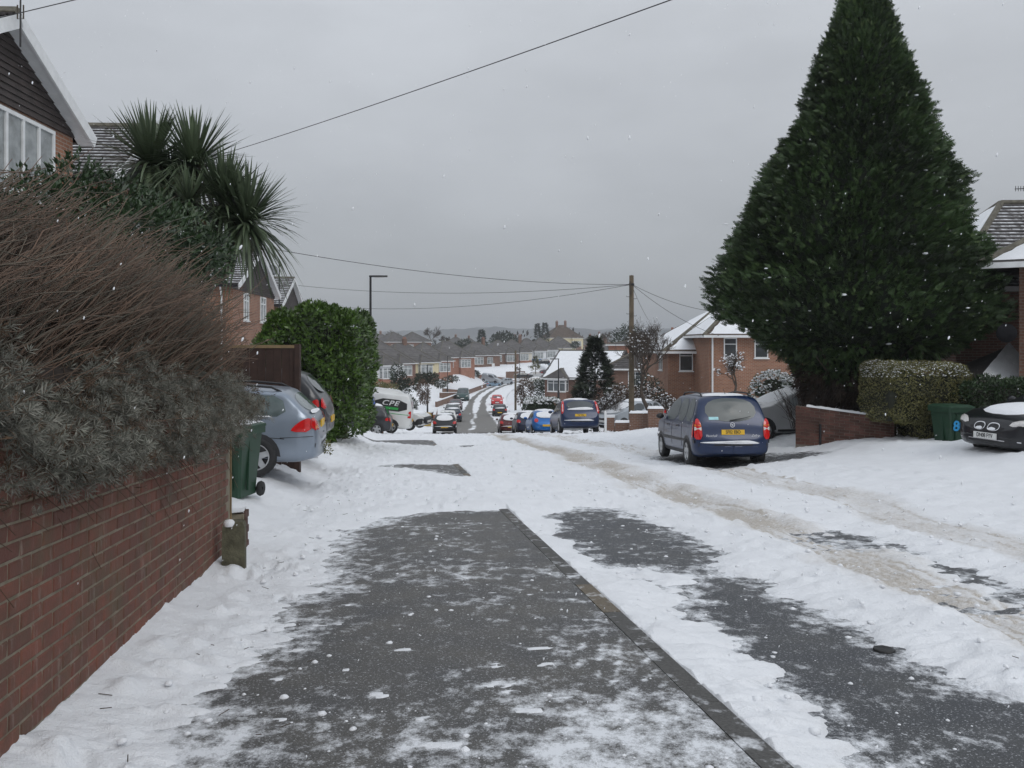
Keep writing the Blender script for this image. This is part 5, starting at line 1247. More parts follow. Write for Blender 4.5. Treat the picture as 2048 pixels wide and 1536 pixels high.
    def snowpatch(poly, mode, th, nm):
        V, F = S.patch(poly, mode, 0, 2, 8); n = (len(V)-1)//8
        V = np.array(V); lev = np.concatenate([[0], np.repeat(np.arange(1, 9), n)])
        h = th*np.sqrt(np.clip(1-(lev/8.)**4, 0, 1))*(.85+.3*rng.random(len(V)))-.003+.006*(lev < 8)
        if mode == 'top': V[:, 2] += h
        elif mode == 'rear': V[:, 0] -= h
        else: V[:, 0] += h
        put(nm, (V, F), M_snowcap)
    if 'roof' in snow: snowpatch([(x0r+.02, -k*.86), (x1r-.05, -k*.86), (x1r-.05, k*.86), (x0r+.02, k*.86)], 'top', .05, 'roof_snow')
    if 'thin' in snow: snowpatch([(x0r+.04, -k*.7), (x0r+.5, -k*.75), (x0r+.55, k*.8), (x0r+.02, k*.8)], 'top', .015, 'roof_snow')
    if 'bonnet' in snow and L-.25-xw > .2: snowpatch([(xw+.08, -hw*.8), (L-.3, -hw*.66), (L-.3, hw*.66), (xw+.08, hw*.8)], 'top', .045, 'bonnet_snow')
    if 'boot' in snow: snowpatch([(.14, -hw*.75), (.7, -hw*.72), (.7, hw*.72), (.14, hw*.75)], 'top', .045, 'boot_snow')
    if 'screen' in snow: snowpatch([(-k*.9, belt+.10), (k*.9, belt+.10), (k*.84, H-.10), (-k*.84, H-.10)], 'front', .03, 'windscreen_snow')
    if 'halfscreen' in snow: snowpatch([(-k*.1, belt+.10), (k*.92, belt+.10), (k*.5, H-.25), (-k*.0, H-.22)], 'front', .025, 'windscreen_snow')
    if 'rear' in snow: snowpatch([(-k*.95, belt+.03), (k*.95, belt+.03), (k*.84, H-.08), (-k*.84, H-.08)], 'rear', .03, 'rear_window_snow')
    if 'ledge' in snow: snowpatch([(-k*.9, belt+.04), (k*.9, belt+.04), (k*.8, belt+.12), (-k*.4, belt+.20), (-k*.86, belt+.14)], 'rear', .02, 'rear_window_snow')
    if 'bumper' in snow: snowpatch([(-hw*.80, .50), (hw*.86, .53), (hw*.86, .565), (-hw*.3, .60), (-hw*.5, .59)], 'rear', .05, 'bumper_snow')
    return c, S, put
def heading(Y): return math.pi/2 - math.atan((float(cenx(Y+4))-float(cenx(Y-4)))/8)
def street(kind, px, d, col, label, away=True, dz=0., tilt=True, rzo=0., **k):
    X = xat(px, d); rz = heading(d) + (0 if away else math.pi) + math.radians(rzo)
    sl = (gz(X, d+2)-gz(X, d-2))/4
    k.setdefault('fine', .75)
    return car(kind, label, (X, d, gz(X, d)+dz), rz, col, pitch=math.atan(sl)*(1 if away else -1), **k)
# --- the blue people carrier
P_blue = paint('royal_blue', (.005, .019, .066), .3, .2)
zx, zy = 4.86, 21.1; zz_ = gz(zx, zy)-.10
cz, S, put = car('mpv', 'royal blue people carrier with roof rails parked on the swept asphalt', (zx, zy, zz_), math.radians(92.5), P_blue, fine=1.5, rails=True, snow=('thin', 'bumper'), plate=('rear', 'SF02 EBO'), pitch=-math.atan(.062), glass=mat('tinted_rear_glass', (.06, .075, .076), .3, var=.2, scale=3, spec=.7), group='cars parked near the brow')
L = 4.32; hw = .87
put('door_trim', S.patch([(.15, .53), (3.9, .53), (3.9, .61), (.15, .61)], 'side', .008, 0, 2, 1), M_dark); put('door_trim', S.patch([(.15, .53), (3.9, .53), (3.9, .61), (.15, .61)], 'side', .008, 0, 2, -1), M_dark)
put('tailgate_trim', S.patch([(-.96*hw, .545), (.96*hw, .545), (.96*hw, .60), (-.96*hw, .60)], 'rear', .009, 0, 2), M_dark)
xb = float(S.X(np.array([0.]), np.array([.94]))[0])-L/2
bd_ = MB()
for kk in range(20): bd_.v.append((xb-.012, .055*math.cos(kk*math.pi/10), .94+.055*math.sin(kk*math.pi/10)))
for kk in range(20): bd_.v.append((xb-.012, .042*math.cos(kk*math.pi/10), .94+.042*math.sin(kk*math.pi/10)))
for kk in range(20): bd_.f.append([kk, (kk+1) % 20, 20+(kk+1) % 20, 20+kk]); bd_.m.append(0)
bd_.add([(xb-.013,-.038,.935),(xb-.013,.0,.925),(xb-.013,.04,.945),(xb-.013,0,.957)], [(0,1,2,3)]); bd_.build('badge', M_chrome, cz)
for tx_, yy in (('Vauxhall', .50), ('Zafira', -.50)):
    t_ = link('lettering', text_mesh(tx_, .075, .001, shear=.3, m=M_chrome), cz); t_.location = (float(S.X(np.array([yy]), np.array([.70]))[0])-L/2-.012, yy, .70); t_.rotation_euler = (math.pi/2, 0, -math.pi/2)
xq = float(S.X(np.array([0.]), np.array([1.06]))[0])-L/2
MB().tube([(xq-.03, .05, 1.04), (xq-.035, -.25, 1.09), (xq-.02, -.42, 1.13)], [.014, .01, .006], 6).build('wiper', M_dark, cz)
MB().tube([(.35-L/2+.2, .0, 1.6), (.75-L/2+.0, .0, 1.76)], .006, 5).build('aerial', M_dark, cz)
put('parcel', S.patch([(.30, 1.055), (.52, 1.055), (.52, 1.12), (.30, 1.12)], 'rear', .011, 0, 2), mat('pale_blue_sticker', (.35, .62, .66), .5))
put('fuel_flap', S.patch([(1.0, .86), (1.1, .86), (1.1, .95), (1.0, .95)], 'side', .006, 1, 2, -1), P_blue)
for hx in (1.62, 2.62):
    for s in (-1, 1): put('door_handle', S.patch([(hx, .86), (hx+.16, .86), (hx+.16, .905), (hx, .905)], 'side', .025, 1, 2, s), M_dark)
for s in (-1, 1): put('tailgate_gap', S.patch([(s*.785*hw, .61), (s*.795*hw, .61), (s*.795*hw, 1.02), (s*.785*hw, 1.02)], 'rear', .006, 0, 3), M_dark)
for hx in (1.28, 2.28, 3.15):
    for s in (-1, 1): put('door_gap', S.patch([(hx, .40), (hx+.012, .40), (hx+.03, .96), (hx+.018, .96)], 'side', .005, 0, 3, s), M_dark)
# --- silver-blue estate in the left drive
P_silver = paint('silver_blue', (.24, .28, .335), .3, .5)
ca_, S, put = car('estate', 'pale silver-blue estate car parked nose-in on the drive behind the green bin', (-3.22-2.25, 14.55-.30, at(0, 938, 14.2)[2]), math.radians(187.5), P_silver, fine=1.5, snow=(), rails=True, glass=mat('grey_green_glass', (.12, .15, .15), .08, var=.5, scale=2, spec=.7), group='cars on the left drive', pitch=math.radians(1.2))
xr_ = float(S.X(np.array([0.]), np.array([1.0]))[0])
put('window_snow', S.patch([(.75, .952), (2.2, .952), (2.2, .99), (.8, .975)], 'side', .018, 0, 2, 1), M_snowcap)
put('ledge_snow', S.patch([(-.6, .985), (.6, .985), (.58, 1.05), (-.2, 1.03)], 'rear', .03, 1, 3), M_snowcap)
put('door_gap', S.patch([(.55, .60), (1.35, .66), (1.35, .672), (.55, .612)], 'side', .005, 0, 3, 1), M_dark); put('bumper_gap', S.patch([(.0, .645), (.62, .615), (.62, .627), (.0, .66)], 'side', .006, 0, 3, 1), M_dark)
put('window_surround', S.patch([(.62, .93), (2.3, .93), (2.2, 1.36), (.86, 1.33), (.66, 1.12)], 'side', .003, 2, 4, 1), M_dark)
MB().tube([(-L/2+.0-.05, .45, .28), (-L/2+.1, .45, .28)], .04, 10).build('exhaust', M_chrome, ca_)
P_black = paint('black', (.010, .011, .014), .3, .2); P_dgrey = paint('dark_grey', (.035, .037, .042), .32, .3); P_navy = paint('navy', (.012, .018, .045), .3, .3)
cd_, S, put = car('hatch', 'dark grey hatchback with red and clear tail lamps beyond the silver-blue estate', (-3.95-2.0, 18.1, at(0, 893, 17.9)[2]), math.radians(186), P_dgrey, fine=1.2, group='cars on the left drive')
cd_.scale = (1.05, 1.05, 1.13)
# --- black car nosing out of the right drive
cb_, S, put = car('coupe', 'black car with twin kidney grille facing the street beside the numbered bin', (at(1934, 900, 15.6)[0]+2.44, 16.0, at(0, 921, 15.4)[2]), math.radians(194), P_black, fine=1.5, snow=('bonnet', 'screen'), plate=('front', 'DN08 FYV'), group='cars parked near the brow')
for s in (-1, 1):
    kg = put('kidney_surround', S.patch([(s*.03, .545), (s*.27, .55), (s*.30, .65), (s*.22, .70), (s*.03, .69)], 'front', .014, 2, 3), M_chrome)
    put('kidney_grille', S.patch([(s*.05, .56), (s*.255, .565), (s*.28, .645), (s*.21, .685), (s*.05, .675)], 'front', .018, 2, 3), M_dark, kg)
    put('kidney_snow', S.patch([(s*.05, .56), (s*.22, .565), (s*.23, .60), (s*.10, .62)], 'front', .022, 1, 2), M_snowcap, kg)
    put('side_strip', S.patch([(3.2, .35), (4.3, .35), (4.3, .37), (3.2, .37)], 'side', .01, 0, 2, s), M_chrome)
put('bumper_strip', S.patch([(-.7, .375), (.7, .375), (.7, .395), (-.7, .395)], 'front', .014, 0, 2), M_chrome)
# --- grey car beyond the right wall
P_grey = paint('mid_grey', (.42, .425, .43), .35, .0)
car('saloon', 'pale grey car under thick roof snow between the people carrier and the wall', (xat(1640, 24.2)-.5, 24.6, at(0, 868, 24.2)[2]-.14), math.radians(188), P_grey, fine=1.2, snow=('roof', 'screen', 'bonnet'), group='cars parked near the brow', glass=mat('frosted_glass', (.3, .33, .34), .2, var=.3, scale=3))
# --- right-hand kerb, beyond the brow
P_cm = paint('deep_blue', (.006, .020, .068), .3, .2); P_ka = paint('bright_blue', (.012, .13, .40), .3, .3); P_wine = paint('wine_red', (.085, .008, .010), .3, .3)
P_redc = paint('bright_red', (.52, .018, .02), .35, .05); P_whitec = paint('white', (.66, .67, .66), .4, 0.); P_green = paint('dark_green', (.018, .05, .048), .35, .2); P_slv = paint('silver', (.38, .41, .44), .3, .6); P_lb = paint('pale_blue', (.22, .32, .42), .3, .5); P_purp = paint('plum', (.06, .012, .02), .35, .3)
cm_, S, put = street('cmax', 1147, 41.2, P_cm, 'deep blue people carrier with tall red tail lamps and snowy roof', fine=1.3, snow=('roof', 'ledge', 'bumper'), plate=('rear', 'T44 VDL'), rzo=-1.5, group='cars parked beyond the brow on the right', glass=M_glass)
street('round', 1086, 47.5, P_ka, 'small bright blue rounded car with snow on roof and rear glass', snow=('roof', 'rear'), group='cars parked beyond the brow on the right', plate=('rear', 'OE51 KAR') if False else None)
street('hatch', 1054, 54.5, P_navy, 'navy car buried under snow between the bright blue and wine red cars', snow=('roof', 'rear', 'bonnet'), group='cars parked beyond the brow on the right')
street('hatch', 1020, 63, P_wine, 'wine red hatchback with snow-covered rear window', snow=('roof', 'rear', 'bumper'), group='cars parked beyond the brow on the right')
street('hatch', 999, 101, P_black, 'black hatchback parked on the right behind the bright red car', snow=('ledge',), group='cars parked beyond the brow on the right')
street('hatch', 994, 124, P_redc, 'bright red hatchback facing uphill with half its windscreen snowed over', away=False, snow=('halfscreen',), group='cars parked beyond the brow on the right')
# --- left-hand kerb
G_ = 'cars parked down the left kerb'
street('hatch', 890, 62.5, P_black, 'black hatchback with snow-covered rear window at the top of the left row', snow=('roof', 'rear', 'bumper'), group=G_)
street('hatch', 895, 80, P_whitec, 'white hatchback facing uphill behind the snowy black one', away=False, group=G_)
street('hatch', 907, 89, P_navy, 'navy hatchback tucked behind the white one', snow=('roof',), group=G_)
street('saloon', 905, 101, P_black, 'black car with snow on bonnet and roof in the left row', away=False, snow=('roof', 'bonnet'), group=G_)
street('saloon', 911, 113, P_purp, 'plum coloured car in the left row before the green van', away=False, snow=('bonnet',), group=G_)
street('van', 926, 136, P_green, 'dark green van facing uphill at the end of the left row', away=False, name='parked_van', cat='van', group=None, snow=())
# --- far cars round the bend
G2 = 'cars round the far bend'
for (kind, px, py, d, rz, col, lab, sn) in [('hatch', 985, 774, 186, 38, P_lb, 'pale blue hatchback by the far brown wall', ()), ('hatch', 1009, 769, 190, 212, P_slv, 'silver hatchback facing the pale blue one', ('bonnet',)),
      ('saloon', 1046, 757, 203, 20, P_black, 'black car with snow on its boot round the far bend', ('boot', 'roof')), ('saloon', 1072, 755, 206, 15, P_grey, 'grey saloon before the far fence', ()), ('hatch', 1094, 751, 210, 25, P_purp, 'plum hatchback near the far white bungalow', ()),
      ('hatch', 1066, 768, 176, 200, P_whitec, 'pale snow-covered car among the shrubs', ('roof', 'screen', 'bonnet')), ('hatch', 1108, 760, 180, 260, P_navy, 'navy car beyond the bungalow with the white bay', ()), ('hatch', 1085, 729, 232, 200, P_black, 'black car on the drive of the white bungalow', ('roof',)), ('hatch', 1110, 733, 232, 190, P_lb, 'pale blue car on the drive of the cream bungalow', ('roof',))]:
    x, y, z = at(px, py, d); car(kind, lab, (x, y, z), math.radians(rz), col, snow=sn, group=G2, parts=False, fine=.6)
x, y, z = at(982, 765, 180); car('smallvan', 'pale grey panel van on the sloping drive below the brown bungalow', (x, y, z), math.radians(-22), P_slv, name='parked_van', cat='van', group=None, parts=False, pitch=math.radians(-8))
# --- left junction: white van with window sticker, snowy car, dark hatch, blue car
x, y, z = at(818, 858, 43)
cv_, S, put = car('van', 'white van with black and green lettered side window parked nose uphill', (x-2.40, y+.5, z), math.radians(183), P_whitec, name='parked_van', cat='van', group=None, fine=1.3, pitch=math.radians(7))
put('side_window', S.patch([(.28, 1.12), (1.95, 1.12), (1.95, 1.70), (.34, 1.70)], 'side', .007, 1, 5, 1), M_ink)
M_gr = mat('green_sticker', (.02, .32, .06), .5, var=.1)
put('green_band', S.patch([(.75, 1.19), (1.9, 1.19), (1.9, 1.31), (.72, 1.31)], 'side', .014, 0, 3, 1), M_gr)
put('stripe', S.patch([(.16, .98), (1.9, .98), (1.9, 1.01), (.16, 1.01)], 'side', .010, 0, 3, 1), M_gr)
t_ = link('lettering', text_mesh('CPE', .36, .002, shear=.28, space=1.15, m=M_white, bold=.008), cv_); t_.location = (1.18-4.89/2, float(S.Y(np.array([1.2]), np.array([1.5]))[0])+.028, 1.49); t_.rotation_euler = (math.radians(94), 0, math.pi); t_.scale = (1.25, 1, 1)
t_ = link('lettering', text_mesh('LTD BUILDING', .085, .001, m=M_white), cv_) if False else None
hi = MB(); 
for i, (xx, zz2, ww) in enumerate([(.55, 1.96, .70), (.9, 2.12, .66), (3.0, 2.14, .66), (3.6, 1.9, .6)]): hi.v += [(xx-2.445, -ww, 1.93), (xx-2.445, -ww*.8, zz2), (xx-2.445, ww*.8, zz2), (xx-2.445, ww, 1.93)]
for i in range(3):
    for j in range(3): hi.f.append([i*4+j, i*4+j+1, (i+1)*4+j+1, (i+1)*4+j]); hi.m.append(0)
hi.build('raised_roof', P_whitec, cv_)
x, y, z = at(848, 860, 45.5)
cn_, S, put = car('hatch', 'white car with black nose cover and snow on its bonnet behind the van', (x-1.7, y+.8, z), math.radians(-14), P_whitec, snow=('bonnet', 'screen'), group=None, fine=1.2)
put('nose_cover', S.patch([(-.80, .25), (.80, .25), (.82, .62), (.6, .70), (-.6, .70), (-.82, .62)], 'front', .02, 1, 4), M_dark); put('wing_cover', S.patch([(3.45, .25), (3.95, .25), (3.93, .60), (3.7, .66), (3.5, .5)], 'side', .012, 1, 3, -1), M_dark)
x, y, z = at(785, 858, 41.8)
car('hatch', 'dark grey hatchback with red lamp parked nose-in before the white van', (x-2.05, y, z-.1), math.radians(184), P_dgrey, group='cars on the lower left drive', pitch=math.radians(6), snow=('roof',))
x, y, z = at(752, 852, 41)
car('mpv', 'bright blue people carrier half hidden by the laurel hedge', (x-2.2, y+.9, z-.05), math.radians(187), paint('mid_blue', (.012, .06, .30), .3, .2), group='cars on the lower left drive', pitch=math.radians(5))
x, y, z = at(1227, 860, 43.5)
car('hatch', 'silver grey car snowed over behind the white gate', (x+1.0, y+1.2, z), math.radians(215), P_slv, snow=('roof', 'screen', 'bonnet'), group=None)
# ------------------------------------------------------------------ plants
vr = np.random.default_rng(23)
def unit(v): return v/np.maximum(np.linalg.norm(v, axis=-1, keepdims=True), 1e-9)
def inst(name, TV, TF, pos, xd, zd, scale, mats, parent, smooth=False, midx=None):
    """copies of a small leaf shape baked into one crown mesh: xd = growth direction, zd = rough normal."""
    pos = np.asarray(pos); n = len(pos); xd = unit(np.asarray(xd)); zd = np.asarray(zd)
    yd = unit(np.cross(zd, xd)); zd = np.cross(xd, yd)
    sc_ = np.broadcast_to(np.asarray(scale, float).reshape(-1, 1, 1) if np.ndim(scale) else np.full((1, 1, 1), scale), (n, 1, 1))
    V = (TV[None, :, 0:1]*xd[:, None] + TV[None, :, 1:2]*yd[:, None] + TV[None, :, 2:3]*zd[:, None])*sc_ + pos[:, None]
    F = (np.asarray(TF)[None]+len(TV)*np.arange(n)[:, None, None]).reshape(-1, np.asarray(TF).shape[1])
    me = quads_mesh(name, V, F, mats, smooth, midx=midx)
    return link(name, me, parent)
LEAF = (np.array([(0,0,0),(.45,.2,.03),(1,0,-.04),(.45,-.2,.03)]), np.array([(0,1,2,3)]))
NARROW = (np.array([(0,0,0),(.5,.065,.02),(1,0,.0),(.5,-.065,.02)]), np.array([(0,1,2,3)]))
def frond():
    V, F = [], []
    def blade(o, ang, l, wd, droop=0):
        c, s = math.cos(ang), math.sin(ang); b = len(V)
        for (a, q) in ((0, 0), (.5, wd), (1, 0), (.5, -wd)): V.append((o+l*(a*c-q*s), l*(a*s+q*c), -.10*(o+l*a*c)**2-droop*a*l))
        F.append((b, b+1, b+2, b+3))
    for k in range(4):
        for s in (-1, 1): blade(.08+.2*k, s*.75, .44*(1-.14*k), .18, .25)
    blade(.5, 0, .55, .12)
    blade(0, 0, .7, .10)
    return np.array(V), np.array(F)
FROND = frond()
def rosette(n=11, seed=1):
    r = np.random.default_rng(seed); V, F = [], []
    for k in range(n):
        a = k*2.4; el = .25+.95*(k/n); l = .7+.4*r.random(); o = .28*k/n
        d = np.array([math.sin(el), math.cos(el)*math.cos(a), math.cos(el)*math.sin(a)]); p = np.cross(d, [0.3, .5, .8]); p /= np.linalg.norm(p)
        b = len(V); base_ = np.array([o, 0, 0])
        for (u, q) in ((0, .02), (.55, .055), (1, 0), (.5, -.055)): V.append(base_+d*l*u+p*q*l)
        F.append((b, b+1, b+2, b+3))
    return np.array(V), np.array(F)
ROS = [rosette(11, s) for s in (1, 2)]
def prisms(name, P, rad, m, parent, n=3):
    """P: k paths x q points x 3, rad: q radii -> thin stems in one mesh."""
    P = np.asarray(P, float); k, q, _ = P.shape
    t = np.gradient(P, axis=1); t = unit(t); ref = np.where(np.abs(t[..., 2:3]) < .9, np.array([0, 0, 1.]), np.array([1., 0, 0]))
    a = unit(np.cross(t, ref)); b = np.cross(t, a); rad = np.broadcast_to(np.asarray(rad, float), (k, q))[..., None]
    V = np.stack([P + rad*(a*math.cos(2*math.pi*j/n)+b*math.sin(2*math.pi*j/n)) for j in range(n)], 2).reshape(k, q*n, 3)
    F = grid_faces(q, n, True); F = (F[None]+q*n*np.arange(k)[:, None, None]).reshape(-1, 4)
    return link(name, quads_mesh(name, V, F, m, True), parent)
def stpt(s, t, h): x, y = st2xy(np.asarray(s), np.asarray(t)); return np.stack([x, y, -.0669*np.asarray(s)+np.asarray(h)], -1)
D3 = np.array([DX, DY, -.0669]); R3 = np.array([DY, -DX, 0]); U3 = np.array([0, 0, 1.])
# --- grey-leaved shrub with long brown flowering stems, spilling over the tall wall
sh = empty('shrub', (*st2xy(5, -1.9), .9)); tag(sh, 'sprawling grey-leaved shrub with long brown stems spilling over the tall wall', 'shrub')
sh.location = (0, 0, 0)
n = 9500
s0 = 2.3+6.3*vr.random(n); t0 = -1.66-1.0*vr.random(n); h0 = 1.3+.62*vr.random(n)+.3*(t0 < -2.1)
ln = (.8+.95*vr.random(n))*(1-.25*(s0 > 7.5))*(.72+.28*sst(3.0, 5.0, s0)); h0 = h0-.14*sst(5.0, 3.0, s0)
dirv = unit(D3*(.85+.3*vr.random((n, 1)))+U3*(.34+.40*vr.random((n, 1)))+R3*(.0+.20*vr.normal(size=(n, 1))))
k = np.linspace(0, 1, 6)[None, :, None]
P = stpt(s0, t0, h0)[:, None] + dirv[:, None]*ln[:, None, None]*k + U3*(.16*ln[:, None, None]*(k-k*k)*(vr.random((n, 1, 1))*2)) + vr.normal(size=(n, 6, 3))*.02*k
J = vr.integers(2, 5, 5500); I = vr.integers(0, n, 5500); B0 = P[I, J]; dq = unit(dirv[I]+.55*vr.normal(size=(5500, 3))); k4 = np.linspace(0, 1, 3)[None, :, None]
prisms('side_shoots', B0[:, None]+dq[:, None]*(.08+.22*vr.random((5500, 1, 1)))*k4, np.linspace(.0026, .0016, 3)[None], M_twig, sh)
gm_ = vr.random(len(P)) < .35
prisms('stems', P[~gm_], np.linspace(.0046, .0026, 6)[None], M_twig, sh); prisms('old_stems', P[gm_], np.linspace(.005, .0026, 6)[None], mat('old_stem', (.085, .07, .052), .85, island=True), sh)
n = 1500; s0 = 1.9+6.6*vr.random(n); t0 = -1.58-.5*vr.random(n); h0 = 1.25+.4*vr.random(n)      # drooping stems by the wall face
dirv = unit(D3*(.6+.5*vr.random((n, 1)))+U3*(-.1+.4*vr.normal(size=(n, 1)))+R3*(.25+.2*vr.random((n, 1)))); ln = .3+.5*vr.random(n)
P = stpt(s0, t0, h0)[:, None] + dirv[:, None]*ln[:, None, None]*k - U3*.18*ln[:, None, None]*k*k
prisms('low_stems', P, np.linspace(.004, .002, 6)[None], M_twig, sh)
def lav(n, s_lo, s_hi, seed):
    r = np.random.default_rng(seed); s = s_lo+(s_hi-s_lo)*r.random(n)
    cl = fbm(s*1.7, 0*s+seed, 3, seed)                 # bulges along the hedge
    a = r.random(n)*math.pi*.95-.08*(s < 7.4)+.1*(s > 7.4)                    # section angle: from hanging under to the crown
    rad = .27+.09*cl+.06*r.normal(size=n)
    t = -1.62+rad*np.cos(a)*1.0; h = 1.26+rad*np.sin(a)*1.2+.16*fbm(s*2.3, a, 2, seed+1)
    q = np.stack([np.zeros(n), np.cos(a), np.sin(a)], 1)
    d = q[:, 1:2]*R3+q[:, 2:3]*U3+D3*(.25+.45*r.normal(size=(n, 1)))+r.normal(size=(n, 3))*.25
    return stpt(s, t, h), d
pos, d = lav(13000, 1.6, 8.9, 3)
drop = stpt(1.6+6.9*vr.random(2600), -1.47+.12*vr.random(2600), 1.30-.24*vr.random(2600)*(.4+.6*vr.random(2600)))
sd = xy2st(drop[:, 0], drop[:, 1])[0]; keep = vr.random(len(drop)) < (.35+.65*(fbm(sd*1.4, 0*sd, 3, 77) > -.05))*(1-.75*sst(5.6, 6.4, sd)-.25*sst(7.0, 7.5, sd))
drop = drop[keep]; pos = np.concatenate([pos, drop]); d = np.concatenate([d, R3*.8-U3*.35*vr.random((len(drop), 1))+D3*.4*vr.normal(size=(len(drop), 1))+.3*vr.normal(size=(len(drop), 3))])
m_ = vr.random(len(pos)) < .5
inst('leaf_tufts', *ROS[0], pos[m_], d[m_], vr.normal(size=(m_.sum(), 3)), .022+.036*vr.random(m_.sum()), M_grey, sh)
inst('leaf_tufts', *ROS[1], pos[~m_], d[~m_], vr.normal(size=((~m_).sum(), 3)), .022+.036*vr.random((~m_).sum()), M_grey, sh)
dp_ = pos[vr.random(len(pos)) < .16]; inst('dead_tufts', *ROS[0], dp_+.03*vr.normal(size=dp_.shape), vr.normal(size=dp_.shape)+U3*.3, vr.normal(size=dp_.shape), .03+.035*vr.random(len(dp_)), mat('dead_tuft', (.085, .055, .035), .85, island=True), sh)
core = MB()                                             # dark woody heart of the shrub
for s in np.arange(1.4, 8.7, .35):
    p = stpt(s, -1.85, 1.36+.06*math.sin(s*3)); 
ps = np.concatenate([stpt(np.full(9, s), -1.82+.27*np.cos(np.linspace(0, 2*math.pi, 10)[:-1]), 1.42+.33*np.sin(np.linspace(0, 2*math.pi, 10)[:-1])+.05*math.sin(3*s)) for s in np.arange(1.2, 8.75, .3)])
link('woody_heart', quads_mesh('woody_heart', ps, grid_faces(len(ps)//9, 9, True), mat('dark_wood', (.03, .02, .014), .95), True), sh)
# --- glossy evergreen shrub behind it
def blobleaves(name, label, cat, ells, n, size, m, tpl=LEAF, parent=None, seed=0, up=.3, group=None, shell=.55, snowy=0, ssize=.05, core=True, corem=None, loc0=None, stem=None):
    r = np.random.default_rng(seed); o = parent
    if o is None: o = empty(name, (0, 0, 0)); tag(o, label, cat, group)
    vol = np.array([e[3]*e[4]*e[5] for e in ells])**(2/3); cnt = (n*vol/vol.sum()).astype(int); P, Dv = [], []
    for e, c in zip(ells, cnt):
        q = unit(r.normal(size=(c, 3))); rad = (shell+(1-shell)*r.random((c, 1))**.5)*(1+.14*fbm(q[:, :1]*3+e[0], q[:, 1:2]*3+q[:, 2:3]*2, 3, seed))
        P.append(np.array(e[:3])+q*rad*np.array(e[3:6])); Dv.append(q+U3*up+.6*r.normal(size=(c, 3)))
    P = np.concatenate(P); Dv = np.concatenate(Dv)
    inst('leaves', *tpl, P, Dv, r.normal(size=(len(P), 3))+U3*.8, size*(.7+.6*r.random(len(P))), m, o)
    if snowy:
        top = P[(Dv[:, 2] > .55) & (r.random(len(P)) < snowy)]
        if len(top): 
            T = ico*np.array([1, 1, .45]); inst('snow_on_leaves', T, icf, top+U3*ssize*.3, r.normal(size=(len(top), 3))*np.array([1, 1, .1]), np.tile(U3, (len(top), 1)), ssize*(.5+.8*r.random(len(top))), M_snowcap, o, True)
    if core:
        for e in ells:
            V = ico*np.array(e[3:6])*shell*.93+np.array(e[:3]); link('inner_shade', quads_mesh('inner_shade', V, icf, corem or mat('inner_wood_shade', (.018, .02, .012), .95), True), o)  # near-black core: the shade inside the leaves is its colour
    if stem: MB().tube([stem[0], stem[1]], stem[2], 7).build('stem', M_bark, o, True)
    return o
def E(px, py, d, rx, rz, ry=None): x, y, z = at(px, py, d); return (x, y, z, rx/FPX*d, (ry if ry else rx)/FPX*d, rz/FPX*d)
blobleaves('evergreen_shrub', 'glossy dark evergreen shrub behind the brown stems below the cordyline', 'shrub', [E(55, 405, 8.6, 75, 70), E(150, 385, 8.9, 75, 75), E(225, 425, 9.2, 90, 80), E(320, 470, 9.5, 90, 80), E(400, 520, 9.8, 60, 60), E(100, 450, 8.6, 130, 100), E(250, 480, 9., 130, 90), E(340, 520, 9.6, 90, 60), E(425, 500, 10, 40, 50)], 9500, .075, M_leafd, seed=4, shell=.35, core=False)
blobleaves('evergreen_shrub', 'low yellow-tipped leafy twigs at the wall end by the drive', 'shrub', [E(655, 895, 14.6, 9, 14)], 90, .06, M_clip, seed=5, shell=.2, core=False)
